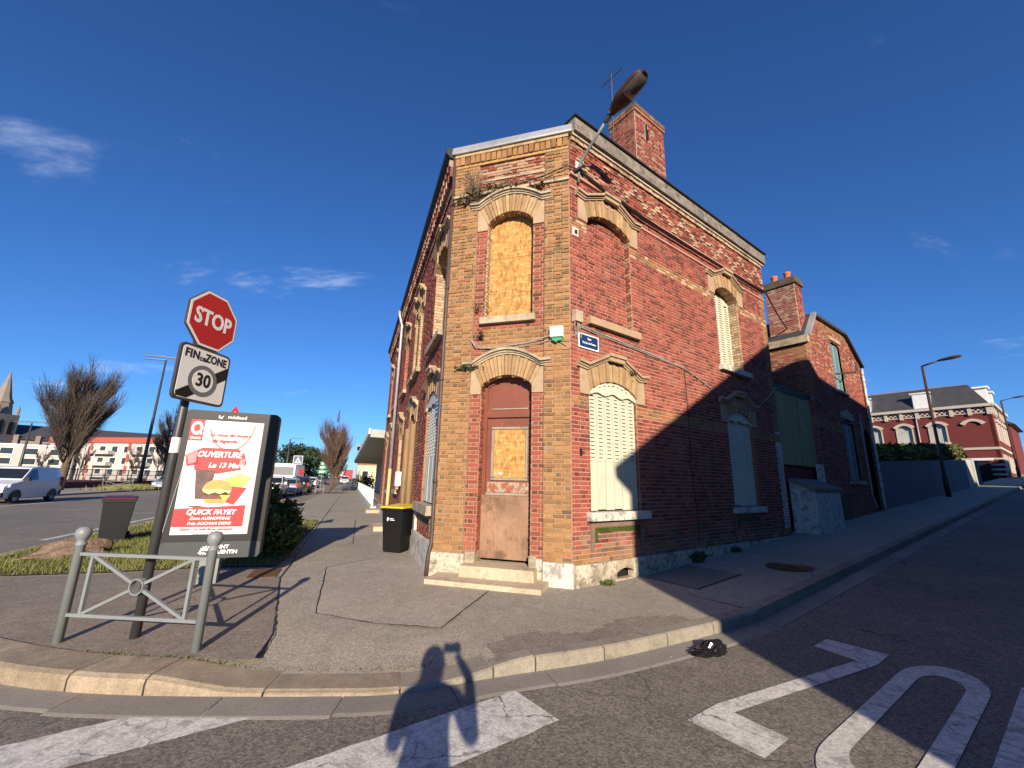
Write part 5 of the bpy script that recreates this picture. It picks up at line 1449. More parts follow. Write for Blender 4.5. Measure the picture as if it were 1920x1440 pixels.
# wheelie bins
def bin_(loc, rz, h, body, lid, label, name='wheelie_bin', logo=False, s=1.0):
    t = thing(name, label, 'bin', loc, rz)
    mb = MB()
    w0, w1, d0, d1 = .19 * s, .235 * s, .2 * s, .27 * s; zb, zt = .03, h * .93
    mb.hexa([(-w0, -d0, zb), (w0, -d0, zb), (w0, d0, zb + .06), (-w0, d0, zb + .06), (-w1, -d1, zt), (w1, -d1, zt), (w1, d1, zt), (-w1, d1, zt)])
    mb.box(-w1 - .015, w1 + .015, -d1 - .018, d1 + .015, zt - .05, zt)
    for x in (-.08, .08): mb.hexa([(x - .02, -d0 - .008, zb + .1), (x + .02, -d0 - .008, zb + .1), (x + .02, -d0 + .01, zb + .1), (x - .02, -d0 + .01, zb + .1), (x - .02, -d1 + .012, zt - .06), (x + .02, -d1 + .012, zt - .06), (x + .02, -d1 + .04, zt - .06), (x - .02, -d1 + .04, zt - .06)])
    part('bin_body', mb, body, t)
    mb = MB(); mb.hexa([(-w1 - .03, -d1 - .04, zt + .003), (w1 + .03, -d1 - .04, zt + .003), (w1 + .03, d1 + .05, zt + .003), (-w1 - .03, d1 + .05, zt + .003), (-w1 - .015, -d1 - .02, zt + .035), (w1 + .015, -d1 - .02, zt + .035), (w1 + .01, d1 + .04, h), (-w1 - .01, d1 + .04, h)])
    part('bin_lid', mb, lid, t)
    part('bin_handle', MB().tube([(-w1 + .02, d1 + .02, zt - .05), (-w1 + .02, d1 + .09, zt - .02), (w1 - .02, d1 + .09, zt - .02), (w1 - .02, d1 + .02, zt - .05)], .014, 6), body, t)
    for x in (-w0 - .03, w0 + .005):
        mb = MB(); n_ = 18; yy, zz_, r = d0 + .06, .1, .1
        for k in range(n_):
            a, b = 2 * math.pi * k / n_, 2 * math.pi * (k + 1) / n_
            P = lambda rr, an, xx: (xx, yy + rr * math.cos(an), zz_ + rr * math.sin(an))
            mb.poly([P(r, a, x), P(r, b, x), P(r, b, x + .045), P(r, a, x + .045)])
            for xx in (x, x + .045): mb.poly([P(r, a, xx), P(r, b, xx), P(.05, b, xx + (.008 if xx == x else -.008)), P(.05, a, xx + (.008 if xx == x else -.008))]); mb.poly([P(.05, a, xx + (.008 if xx == x else -.008)), P(.05, b, xx + (.008 if xx == x else -.008)), (xx + (.012 if xx == x else -.012), yy, zz_)])
        part('wheel', mb, RUBBER, t)
    part('axle', MB().tube([(-w0 - .02, d0 + .06, .1), (w0 + .02, d0 + .06, .1)], .014, 6), DARK_M, t)
    if logo:
        FB = lambda u, v, w: (u, -d0 - (d1 - d0) * (v - zb) / (zt - zb) - .002 - w, v)
        mb = MB().prism(FB, [(-.1 + .03 * math.cos(k * .6), .68 + .045 * math.sin(k * .6)) for k in range(8)], 0, .002)
        mb.prism(FB, [(-.05, .66), (.06, .66), (.06, .675), (-.05, .675)], 0, .002); mb.prism(FB, [(-.05, .69), (.03, .69), (.03, .705), (-.05, .705)], 0, .002)
        part('bin_emblem', mb, WHITE, t)
    return t
bin_((-2.40, 9.62, PZ), RAD(-18), .98, BINP, YEL, 'black wheelie bin with yellow lid standing against the house', logo=True, s=1.08)
bin_((-8.86, 9.95, PZ), RAD(38), 1.0, BINR, REDL, 'dark grey wheelie bin with red lid standing on the grass', s=1.12)

# planted bed: soil, grass, boulder, shrubs
bed = [(-8.15, 6.75), (-7.38, 6.62), (-6.19, 7.0), (-5.08, 7.53), (-3.98, 7.79), (-4.45, 9.2), (-6.3, 14.45), tuple(ST(17.4, -1.0)), tuple(ST(17.4, -5.75)), tuple(ST(12, -5.75)), (-8.95, 7.9)]
mb = MB(); mb.poly([(x, y, PZ + .02) for x, y in bed]); struct('planting_bed', mb, SOIL)
def inside(x, y, P):
    c = False
    for (x0, y0), (x1, y1) in zip(P, P[1:] + P[:1]):
        if (y0 > y) != (y1 > y) and x < (x1 - x0) * (y - y0) / (y1 - y0) + x0: c = not c
    return c
mb = MB(); rg = random.Random(8); cnt = 0
while cnt < 26000:
    x, y = rg.uniform(-11.5, -3.9), rg.uniform(6.5, 17)
    if y > 11 and rg.random() < .55: continue
    if not inside(x, y, bed): continue
    cnt += 1
    L = rg.uniform(.03, .1); a = rg.uniform(0, 6.28); dx, dy = .006 * math.cos(a), .006 * math.sin(a); c = rg.choice([(.16, .19, .035), (.22, .22, .055), (.11, .15, .025), (.26, .22, .09)]); k = rg.uniform(.6, 1.2)
    mb.poly([(x - dx, y - dy, PZ + .02), (x + dx, y + dy, PZ + .02), (x + rg.gauss(0, .035), y + rg.gauss(0, .035), PZ + .02 + L)], tuple(q * k for q in c))
solo('grass', mb, GRASSM, 'short green grass covering the planted bed behind the barrier', 'grass', kind='stuff')
def boulder(loc, sx, sy, sz, rz, label, seed=3):
    b_ = bmesh.new(); bmesh.ops.create_icosphere(b_, subdivisions=4, radius=1); r_ = random.Random(seed)
    ph = [(r_.uniform(1, 9), r_.uniform(1, 9), r_.uniform(1, 9), r_.uniform(0, 6), r_.uniform(.02, .07)) for _ in range(14)]
    for v in b_.verts:
        x, y, z = v.co; k = 1 + sum(q * math.sin(a * x + b * y + c * z + d) for a, b, c, d, q in ph)
        v.co = (x * sx * k, y * sy * k, max(-.05, z * sz * k * (1 + .35 * x)))
    mb = MB(); mb.v = [tuple(v.co) for v in b_.verts]; b_.verts.index_update(); mb.f = [tuple(v.index for v in f.verts) for f in b_.faces]; mb.c = [None] * len(mb.f); mb.m = [0] * len(mb.f); b_.free()
    solo('boulder', mb, ROCK, label, 'boulder', loc=loc, rz=rz)
boulder((-7.95, 8.1, PZ), .6, .36, .27, RAD(58), 'low rough brown boulder lying on the grass beside the red lidded bin')
def shrub(loc, rx, ry, h, n, label, seed, cols, size=.11):
    t = thing('conifer_shrub', label, 'shrub', loc); r_ = random.Random(seed)
    mb = MB(); tips = []
    for k in range(34):
        a = r_.uniform(0, 6.28); q = math.sqrt(r_.random()); tip = Vector((rx * q * math.cos(a), ry * q * math.sin(a), h * (1 - .55 * q * q) * r_.uniform(.7, 1.05))); tips.append(tip)
        mb.tube([(0, 0, 0), tuple(tip * .5 + Vector((0, 0, -.05))), tuple(tip)], [.02, .012, .004], 4)
    part('stem', mb, TWIG, t)
    def pl(r):
        tp = r.choice(tips); f = r.uniform(.35, 1.05); p = tp * f; return (p.x + r.gauss(0, .05), p.y + r.gauss(0, .05), max(.03, p.z + r.gauss(0, .05)))
    part('foliage', leaf_mb(n, pl, size, cols, r_, -.4), LEAF, t)
CG = [(.09, .125, .03), (.13, .16, .035), (.17, .18, .045), (.05, .08, .022)]
q = ST(10.6, -1.55); shrub((q.x, q.y, PZ), .6, .6, 1.25, 5200, 'dense dark green conifer shrub behind the advertising panel', 1, CG)
q = ST(9.7, -1.35); shrub((q.x, q.y, PZ), .5, .5, .75, 3200, 'low spreading conifer shrub at pavement edge by advertising panel', 2, CG)
q = ST(12.4, -1.9); shrub((q.x, q.y, PZ), .6, .6, 1.0, 3200, 'round conifer shrub farther along the bed', 3, CG)
# ================================================================== SIDE STREET: SECOND HOUSE, WALL, VILLA, LAMPS
h2 = thing('terraced_house', 'smaller red brick house with mansard gable, blue shutters and twin chimney pots', 'house', (*UQ(11, 0), ramp(11)))
U0, U1 = 11.0, 16.75
g2 = [(U0, 6.5), (U0 + .95, 7.6), (U0 + 4.2, 7.6), (U1, 6.6)]
def g2top(u):
    for (a, b), (c, d) in zip(g2, g2[1:]):
        if a <= u <= c: return b + (d - b) * (u - a) / (c - a)
    return 6.5
h2lo = Op(14.0, 1.15, 1.95, 3.95, 4.12); h2up = Op(13.9, 1.0, 5.15, 6.95, 7.05); h2d = Op(16.1, .7, .9, 3.7, 3.95)
class GableCut:
    def block(s, v):
        if v < 6.5: return None
        return None
b2 = []; m2 = MB()
cutL = lambda v: U0 + max(0, (v - 6.5) / 1.1 * .95); cutR = lambda v: U1 if v < 6.6 else U1 - (v - 6.6) / 1.0 * (U1 - U0 - 4.2)
rows = int((7.58 - .3) / CH)
def z2(u, v, r):
    if 3.62 < v < 3.85: return 'ochre'
    if v > 6.2 and (u < U0 + .5 or v > 7.35): return 'ochre'
    if v < 1.9: return 'soot' if rng.random() < .4 else 'red'
    return 'red' if v < 5.6 else ('red' if rng.random() < .6 else 'worn')
for r in range(rows):
    v0 = .3 + r * CH
    courses(FR, cutL(v0 + CH) if v0 > 6.4 else U0, cutR(v0 + CH), v0, v0 + CH, [h2lo, h2up, h2d], z2, b2, m2, key=r, tag='h2')
FS = Frame(UQ(U0, -7), nR, -eR)      # near side wall, facing the corner house
courses(FS, 0, 7, .3, 6.5, [], lambda u, v, r: 'ochre' if (u > 6.55 and v > 5.9) else z2(u, v, r), b2, m2, tag='h2')
w2 = part('wall', m2, MORT_P, h2, world=True)
mb = MB()
for b_ in b2: brick_to(mb, b_)
part('brickwork', mb, BRICKS, h2, world=True, kind='stuff')
part('cornice', MB().fbox(FS, 0, 7.1, 6.42, 6.66, -.05, .14), STONE_D, h2, world=True)
part('roof_slope', MB().prism(Frame(UQ(0, -.05), eR, nR), [(U0 - .1, 6.66), (U0 + .05, 6.66), (U0 + 1.0, 7.66), (U0 + .92, 7.72)], -7, .02), SLATE, h2, world=True)
mb = MB()
mb.prism(Frame(UQ(0, 0), eR, nR), [(U0 + .92, 7.62), (U0 + 4.25, 7.62), (U0 + 4.25, 7.72), (U0 + .92, 7.72)], -7, .12); part('roof', mb, SLATE, h2, world=True)
mb = MB().prism(Frame(UQ(0, 0), eR, nR), [(U0 + 4.22, 7.62), (U1 + .1, 6.58), (U1 + .15, 6.66), (U0 + 4.25, 7.72)], -7, .12); part('roof_slope', mb, SLATE, h2, world=True)
part('zinc_flashing', MB().prism(Frame(UQ(0, 0), eR, nR), [(U0 - .02, 6.67), (U0 + .1, 6.67), (U0 + 1.0, 7.68), (U0 + .9, 7.74)], -.02, .14), ZINC, h2, world=True)
part('rear_wall', MB().fbox(Frame(UQ(U1, 0), -nR, eR), 0, 7, .3, 6.6, -.2, 0), BRICKS, h2, world=True)
ck = MB().fbox(Frame(UQ(11.15, -.15), eR, nR), 0, .6, 6.4, 8.9, -.95, 0); chim2 = part('chimney', ck, MORT_W, h2, world=True)
cb = []; Fx = Frame(UQ(11.15, -.15), eR, nR); Fy = Frame(UQ(11.15, -1.1), nR, -eR)
courses(Fx, 0, .6, 6.5, 8.72, [], 'red', cb, None, tag='h'); courses(Fy, 0, .95, 6.5, 8.72, [], lambda u, v, r: 'red' if rng.random() < .5 else 'worn', cb, None, tag='h')
mb = MB()
for b_ in cb: brick_to(mb, b_)
part('chimney_brickwork', mb, BRICKS, chim2, world=True, kind='stuff')
mb = MB().fbox(Frame(UQ(11.15, -.15), eR, nR), -.07, .67, 8.72, 8.86, -1.02, .07).fbox(Frame(UQ(11.15, -.15), eR, nR), -.04, .64, 8.86, 8.98, -.99, .04); part('chimney_cap', mb, SOIL, chim2, world=True)
for q_ in (-.42, -.85):
    p = UQ(11.45, q_); part('chimney_pot', MB().lathe([(.1, 8.95), (.11, 9.1), (.1, 9.22), (.12, 9.25), (.12, 9.3), (.08, 9.3)], 12, (p.x, p.y, 0)), POT, chim2, world=True, smooth=True)
def h2_shut(op, w, mat, nb, s0, s1):
    for a, b in ((op.uc - op.a + .01, op.uc), (op.uc, op.uc + op.a - .01)):
        m = MB(); st = .06
        for x0_, x1_ in ((a, a + st), (b - st, b)): m.fbox(FR, x0_, x1_, op.v0, op.vs, w - .03, w)
        v = op.v0
        while v < op.vs:
            m.fbox(FR, a + st, b - st, v, v + .035, w - .03, w - .005); v += .06
        part('shutter', m, mat, h2, world=True)
    part('window_pane', MB().fbox(FR, op.uc - op.a, op.uc + op.a, op.v0, op.va, w - .1, w - .08), GLASS, h2, world=True)
h2_shut(h2lo, -.05, SHUT_B, 4, 2, 4); h2_shut(h2up, -.06, SHUT_B, 4, 5, 7)
part('window_sill', MB().fbox(FR, 13.25, 14.75, 1.83, 1.95, -.05, .1), STONE_D, h2, world=True); part('window_sill', MB().fbox(FR, 13.3, 14.5, 5.05, 5.15, -.05, .08), STONE_D, h2, world=True)
part('lintel', MB().prism(FR, [(13.3, 4.12), (14.7, 4.12), (14.6, 4.35), (14.0, 4.5), (13.4, 4.35)], 0, .04), STONE_D, h2, world=True)
part('lintel', MB().fbox(FR, 13.3, 14.5, 7.06, 7.2, 0, .05), STONE, h2, world=True)
part('door', MB().fbox(FR, 15.75, 16.45, .8, 3.9, -.2, -.15), DARK, h2, world=True)
part('cellar_hatch', MB().fbox(FR, 11.5, 13.0, .6, 1.5, -.05, .03), SOIL, h2, world=True)
part('drainpipe', MB().tube([FR(15.3, 4.5, .08), FR(15.25, 3.6, .08), FR(15.25, 1.5, .08), FR(15.4, 1.0, .12)], .03, 7), CABLE_G, h2, world=True)
part('downpipe', MB().tube([FR(16.6, 6.5, .08), FR(16.6, 1.0, .08)], .045, 7), WHITE_W, h2, world=True)
part('bracket', MB().tube([FR(13.45, 5.75, .02), FR(13.9, 5.8, .5), FR(14.1, 5.95, .5), FR(14.15, 6.2, .5)], .03, 6), DARK_M, h2, world=True)
mb = MB().tube(jitter(sag(FR(7.95, 4.4, .06), FR(11.05, 4.55, .06), .25), .01), .012, 6); mb.tube(jitter(sag(FR(11.05, 4.5, .06), FR(15.6, 4.2, .08), .35), .01), .01, 6)
solo('telephone_cable', mb, CABLE_G, 'slack cable hanging between corner house and the mansard house', 'cable', world=True, loc=FR(10, 4, 0))
# yard entrance between the houses
yd = thing('yard_gate', 'dark red boarded yard gate with mossy panel above between two brick houses', 'gate', (*UQ(9.4, -.1), ramp(9.4)))
part('upper_panel', MB().fbox(FR, 8.22, 10.9, 2.3, 4.42, -.16, -.12), BOARDG, yd, world=True)
for k in range(9): part('gate_board', MB().fbox(FR, 8.05 + k * .32, 8.05 + (k + 1) * .32 - .012, .3, 2.42 if k else 2.5, -.22, -.19 + (k % 2) * .004), GATER, yd, world=True)
part('lintel_beam', MB().fbox(FR, 8.0, 11.0, 4.42, 4.62, -.3, -.1), BLACKT, yd, world=True)
part('white_pier', MB().fbox(FR, 10.72, 10.98, .3, 2.4, -.12, .02, inset=.01), WHITE_W, yd, world=True)
cbk = thing('coal_bunker', 'whitewashed masonry bunker with sloping slab lid in front of gate', 'bunker', (*UQ(9.3, .25), ramp(9.3)))
zb = ramp(9.3)
part('bunker_body', MB().prism(Frame(UQ(8.5, 0), nR, eR), [(-.1, .2), (.52, .2), (.5, 1.62), (-.1, 1.84)], 0, 1.9), WHITE_W, cbk, world=True)
part('bunker_lid', MB().prism(Frame(UQ(8.42, 0), nR, eR), [(-.1, 1.845), (.56, 1.6), (.56, 1.67), (-.1, 1.92)], 0, 2.06), CONC, cbk, world=True)
# grey-blue garden wall following the slope, sunlight on the last bays painted in pale
def slope_wall(u0, u1, h, q0, q1, mat, parent, name):
    mb = MB(); mb.hexa([(*UQ(u0, q1), ramp(u0) - .1), (*UQ(u1, q1), ramp(u1) - .1), (*UQ(u1, q0), ramp(u1) - .1), (*UQ(u0, q0), ramp(u0) - .1), (*UQ(u0, q1), ramp(u0) + h), (*UQ(u1, q1), ramp(u1) + h), (*UQ(u1, q0), ramp(u1) + h), (*UQ(u0, q0), ramp(u0) + h)])
    return part(name, mb, mat, parent, world=True)
gw = thing('garden_wall', 'long grey blue rendered garden wall climbing the side street', 'wall', (*UQ(27, -.1), ramp(27)))
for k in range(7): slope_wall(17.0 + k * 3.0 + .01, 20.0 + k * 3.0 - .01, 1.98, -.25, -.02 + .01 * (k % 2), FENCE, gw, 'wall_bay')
gw2 = thing('garden_wall', 'garden wall bays with pier at upper end of grey wall, sunlight painted in as pale tone', 'wall', (*UQ(41, -.1), ramp(41)))
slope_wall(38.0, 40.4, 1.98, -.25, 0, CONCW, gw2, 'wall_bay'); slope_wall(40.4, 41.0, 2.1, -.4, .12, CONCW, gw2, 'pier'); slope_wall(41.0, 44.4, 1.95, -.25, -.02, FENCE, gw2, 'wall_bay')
def hedge(u0, u1, zb_, h, d, n, label, seed, cols):
    r_ = random.Random(seed); c = UQ((u0 + u1) / 2, -.9)
    t = thing('hedge', label, 'hedge', (c.x, c.y, ramp((u0 + u1) / 2)))
    def pl(r):
        u = r.uniform(u0, u1); k = .75 + .25 * math.sin(u * 1.7) * math.sin(u * .6 + 1); e = r.random()
        return (*UQ(u, -.45 - d * r.random()), ramp(u) + zb_ + h * k * (1 - (1 - e) ** 2.2))
    mb = leaf_mb(n, pl, .2, cols, r_, 0); part('foliage', mb, LEAF, t, world=True)
    mb = MB()
    for k in range(int((u1 - u0) / 1.1)): u = u0 + k * 1.1 + .4; mb.tube([(*UQ(u, -.8), ramp(u)), (*UQ(u + .1, -.8), ramp(u) + zb_ + h * .7)], [.04, .02], 5)
    part('stem', mb, TWIG, t, world=True)
hedge(17.2, 30, 1.5, 1.35, 1.0, 9000, 'yellow green clipped hedge rising above the grey blue wall', 21, [(.17, .19, .03), (.24, .23, .04), (.1, .12, .025)])
hedge(30, 43.5, 1.5, 1.7, 1.4, 8000, 'darker ragged evergreen hedge above upper end of the wall', 22, [(.09, .11, .03), (.13, .12, .035), (.06, .08, .022)])
# villa at the top of the street
VU = 62.0; vz = ramp(VU)
vil = thing('villa', 'large red brick villa with cream trim and dark slate mansard roof', 'house', (*UQ(VU, 0), vz))
FV = Frame(UQ(VU, 0), -nR, -eR, vz); FV2 = Frame(UQ(VU, 0), eR, nR, vz)
VB = mk('villa_brick', (.145, .03, .026), .85, var=((.8, .15), (9, .15))); VT = mk('villa_cream', (.5, .43, .36), .85, var=((1, .1),))
ve = 7.8
vw = [Op(w_, 1.3, 4.0, 5.7, 6.1) for w_ in (1.5, 4.3, 7.1, 9.9, 12.7)]
vm = MB()
courses(FV, 0, 16, -.5, ve, vw[1:], None and 0 or (lambda u, v, r: None), [], vm, ch=.25)
vm.fbox(FV2, 0, 12, -.5, ve, -.3, 0)
part('wall', vm, VB, vil, world=True)
mb = MB()
for F_, L_ in ((FV, 16), (FV2, 12)):
    mb.fbox(F_, -.05, L_, 3.05, 3.3, 0, .12); mb.fbox(F_, -.1, L_, 6.9, 7.0, 0, .12); mb.fbox(F_, -.25, L_, 7.6, 7.9, 0, .4)
    for k in range(int(L_ / .2)):
        for j in range(3):
            if (k + j) % 2: mb.fbox(F_, k * .2, k * .2 + .19, 7.05 + j * .17, 7.05 + j * .17 + .16, 0, .06)
    for k in range(int(L_ / 1.4)): mb.fbox(F_, k * 1.4, k * 1.4 + .3, 6.75, 7.6, 0, .2)
    for z_ in (.4, .9, 1.4, 2.0): mb.fbox(F_, 0, L_ if F_ is FV else 1.2, z_, z_ + .18, 0, .05)
part('cornice', mb, VT, vil, world=True)
for i, o_ in enumerate(vw):
    mb = MB()
    if i: mb.fbox(FV, o_.uc - .85, o_.uc + .85, 3.75, 4.0, 0, .2)
    for sg in ((-1, 1) if i else ()): mb.fbox(FV, o_.uc + sg * .65 - (.0 if sg > 0 else .12), o_.uc + sg * .65 + (.12 if sg > 0 else 0), 4.0, 5.7, 0, .08)
    A = o_.arc(8); B_ = [(o_.uc + (u - o_.uc) * 1.5, v + .28 - .12 * abs(u - o_.uc)) for u, v in A]
    for k in range(8): mb.prism(FV, [A[k], A[k + 1], B_[k + 1], B_[k]], 0, .18)
    sw = part('window_trim', mb, VT, vil, world=True)
    part('pane', MB().fbox(FV, o_.uc - .66, o_.uc + .66, 4.0, 6.1, -.3, -.12), CONCW if i else VB, sw, world=True)
for k in range(5):
    x = 1.4 + k * 2.2
    sw = part('window', MB().fbox(FV2, x - .1, x + .9, 4.0, 6.0, 0, .08), VT, vil, world=True); part('window_head', MB().fbox(FV2, x - .3, x + 1.1, 6.0, 6.35, 0, .2), VT, sw, world=True); part('window', MB().fbox(FV2, x - .1, x + .9, .8, 2.6, 0, .1), VT, vil, world=True)
part('gutter_pipe', MB().tube([FV(5.9, 7.6, .1), FV(5.9, .5, .1)], .06, 6), ZINC, vil, world=True)
# mansard
def P3(F_, u, v, w): return F_(u, v, w)
mb = MB(); zt = 10.4
b0_, b1_ = [(0, 0), (16, 0), (16, -12), (0, -12)], [(1.4, -1.4), (16, -1.4), (16, -10.6), (1.4, -10.6)]
pb = [FV(u, 7.9, w) for u, w in b0_]; pt = [FV(u, zt, w) for u, w in b1_]
for k in range(4): mb.poly([pb[k], pb[(k + 1) % 4], pt[(k + 1) % 4], pt[k]])
part('roof', mb, SLATE, vil, world=True)
mb = MB(); rd = [FV(4, 11.4, -6), FV(16, 11.4, -6)]
mb.poly([pt[0], pt[1], rd[1], rd[0]]); mb.poly([pt[2], pt[3], rd[0], rd[1]]); mb.poly([pt[3], pt[0], rd[0]]); part('roof_top', mb, ZINC, vil, world=True)
for u_ in (5.2, 10.6):
    mb = MB().fbox(FV, u_ - .8, u_ + .8, 8.0, 9.6, -2.0, -.15); d_ = part('dormer', mb, ZINC, vil, world=True)
    part('dormer_front', MB().fbox(FV, u_ - .7, u_ + .7, 8.0, 9.7, -.15, -.05).fbox(FV, u_ - .9, u_ + .9, 9.7, 9.85, -.3, .05), WHITE, d_, world=True)
for x in (2.5, 6.5): part('dormer', MB().fbox(FV2, x, x + 1.5, 8.2, 10.0, -1.8, -.2).fbox(FV2, x - .2, x + 1.7, 10.0, 10.2, -1.9, 0), WHITE, vil, world=True)
gar = thing('garage', 'dark open garage at foot of the cream trimmed villa', 'garage', (*UQ(58, -1.5), ramp(58)))
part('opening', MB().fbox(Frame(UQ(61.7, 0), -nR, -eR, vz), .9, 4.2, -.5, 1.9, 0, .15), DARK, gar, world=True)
part('lintel', MB().fbox(Frame(UQ(61.7, 0), -nR, -eR, vz), .6, 4.6, 1.9, 2.15, 0, .3), WHITE, gar, world=True)
nb = thing('neighbour_house', 'dark roofed house beyond the villa at street top', 'house', (*UQ(84, 0), ramp(84)))
part('wall', MB().fbox(Frame(UQ(80, 0), eR, nR, ramp(80)), 0, 12, -1, 6.5, -9, 0), VB, nb, world=True)
part('roof', MB().prism(Frame(UQ(79.6, 0), nR, eR, ramp(80)), [(.5, 6.5), (-9.5, 6.5), (-4.5, 10)], 0, 12.8), SLATE, nb, world=True)
# street lamps
def street_lamp(loc, h, arm, dirv, label, mat=BROWN_M, group=None, r0=.09):
    t = thing('street_lamp', label, 'street lamp', loc, group=group); d = Vector((dirv[0], dirv[1], 0))
    part('post', MB().tube([(0, 0, -.1), (0, 0, 1.0), (0, 0, 1.02), (0, 0, h)], [r0 * 1.25, r0 * 1.2, r0 * .9, r0 * .6], 10), mat, t, smooth=True)
    e = d * arm + Vector((0, 0, h + arm * .22)); part('arm', MB().tube([(0, 0, h - .02), tuple(e)], [.045, .035], 8), mat, t, smooth=True)
    mb = MB(); s = Vector((-d.y, d.x, 0)); u_ = Vector((0, 0, 1)); f = (d + Vector((0, 0, .18))).normalized()
    mb.tube([tuple(e - f * .1), tuple(e + f * .1), tuple(e + f * .45), tuple(e + f * .75), tuple(e + f * .85)], [.06, .12, .16, .13, .04], 10)
    mb.v = [(x, y, e.z + (z - e.z) * .6) for x, y, z in mb.v]
    hd_ = part('lamp_head', mb, mat, t, smooth=True)
    return t
street_lamp((22.83, 22.39, ramp(26.85) + PZ), 7.05, .75, (nR.x, nR.y), 'rust brown street lamp in front of the grey blue wall')
q = UQ(66, .6); street_lamp((q.x, q.y, ramp(66) + PZ), 8.3, .9, (nR.x, nR.y), 'brown street lamp standing before the street front of the villa', r0=.11)

# houses across the side street: they throw the big diagonal shadow
aS, bS, cS = S2.x * eR.x + S2.y * eR.y, S2.x * nR.x + S2.y * nR.y, S2.z
DQ = 11.0
def opp(u, z, q=0.0): t = (DQ - q) / bS; return (u + aS * t, z + cS * t)
FO = Frame(UQ(0, DQ), eR, -nR)
oh = thing('opposite_house', 'gabled brick house across the side street, behind the photographer', 'house', (*UQ(-1, DQ + 3), 0))
c0_ = opp(1.47, 0)[0]; ev = opp(1.1, 1.95); e1 = opp(1.47, 1.62); rg_ = opp(9.1, 6.28); rr = opp(10.7, 6.0); bw_ = opp(10.7, 5.4)
gpoly = [(c0_, -.2), (rr[0], -.2), (rr[0], rr[1] - .1), (rg_[0], rg_[1] - .08), (c0_, e1[1] + .15)]
part('wall', MB().prism(FO, gpoly, -8, 0), VB, oh, world=True)
part('roof', MB().prism(FO, [ev, (rg_[0], rg_[1]), (rg_[0], rg_[1] - .16), (ev[0] + .02, ev[1] - .2)], -8.2, .06), SLATE, oh, world=True)
part('roof', MB().prism(FO, [rg_, (rr[0] + .1, rr[1]), (rr[0] + .1, rr[1] - .16), (rg_[0], rg_[1] - .16)], -8.2, .06), SLATE, oh, world=True)
for x in (c0_ + 1.2, c0_ + 4.2):
    for z_ in (1.2, 4.2):
        sw = part('window', MB().fbox(FO, x, x + 1.1, z_, z_ + 1.9, .0, .05), VT, oh, world=True); part('pane', MB().fbox(FO, x + .1, x + 1.0, z_ + .1, z_ + 1.8, .05, .06), GLASS, sw, world=True)
o2 = thing('opposite_house', 'long plain brick terrace farther up across the side street', 'house', (*UQ(12, DQ + 3), ramp(10)))
e2 = opp(36.5, 5.4); b1x = bw_[0] + .02
part('wall', MB().prism(FO, [(b1x, -.2), (e2[0], -.2), (e2[0], opp(17, 4.75)[1] + .3), (opp(17, 4.75)[0], opp(17, 4.75)[1]), (b1x, bw_[1] - .1)], -8, 0), VB, o2, world=True)
part('roof', MB().prism(FO, [(b1x, bw_[1]), (opp(17, 4.75)[0], opp(17, 4.75)[1] + .1), (e2[0], opp(17, 4.75)[1] + .4), (e2[0], opp(17, 4.75)[1] + .3), (opp(17, 4.75)[0], opp(17, 4.75)[1]), (b1x, bw_[1] - .1)], -8.2, .1), SLATE, o2, world=True)
for k in range(6):
    x = b1x + 1.5 + k * 3.6
    for z_ in (1.6, 4.9):
        sw = part('window', MB().fbox(FO, x, x + 1.1, z_, z_ + 1.9, .0, .05), VT, o2, world=True); part('pane', MB().fbox(FO, x + .1, x + 1.0, z_ + .1, z_ + 1.8, .05, .06), GLASS, sw, world=True)
o3 = thing('opposite_house', 'low brick house beyond the terrace across the side street', 'house', (*UQ(45, DQ + 3), ramp(45)))
x3 = opp(42.2, 0)[0]
part('wall', MB().fbox(FO, x3, x3 + 22, -.2, 9.0, -8, 0), VB, o3, world=True)
part('roof', MB().prism(Frame(UQ(x3 - .2, DQ), -nR, eR), [(.3, 9.0), (-8.3, 9.0), (-4, 11.0)], 0, 22.4), SLATE, o3, world=True)
mb = MB()
for a, b in zip(us, us[1:]): mb.poly([(*UQ(a, 9.2), ramp(a) + .12), (*UQ(a, 11.5), ramp(a) + .12), (*UQ(b, 11.5), ramp(b) + .12), (*UQ(b, 9.2), ramp(b) + .12)])
mb.poly([(*UQ(-4.5, 9.2), .12), (*UQ(-4.5, 11.5), .12), (*UQ(1.2, 11.5), .12), (*UQ(1.2, 9.2), .12)])
struct('opposite_pavement', mb, A_PAVE)
# ================================================================== MAIN STREET: VEHICLES, TREES, BUILDINGS
def wheel(t, x, y, r, w=.2):
    def ring(prof, n=18):
        mb = MB()
        for i in range(len(prof) - 1):
            (r0, y0), (r1_, y1) = prof[i], prof[i + 1]
            for k in range(n):
                a, b = 2 * math.pi * k / n, 2 * math.pi * (k + 1) / n
                mb.poly([(x + r0 * math.cos(a), y + y0, r + r0 * math.sin(a)), (x + r0 * math.cos(b), y + y0, r + r0 * math.sin(b)), (x + r1_ * math.cos(b), y + y1, r + r1_ * math.sin(b)), (x + r1_ * math.cos(a), y + y1, r + r1_ * math.sin(a))])
        return mb
    s = 1 if y > 0 else -1
    wh = part('wheel', ring([(.62 * r, -w / 2 * s), (r * .97, -w / 2 * s), (r, -w / 3 * s), (r, w / 3 * s), (r * .97, w / 2 * s), (.64 * r, w / 2 * s)]), TYRE, t)
    part('rim', ring([(.63 * r, w * .46 * s), (.5 * r, w * .3 * s), (.16 * r, w * .42 * s), (0.001, w * .44 * s)]), RIM, wh)
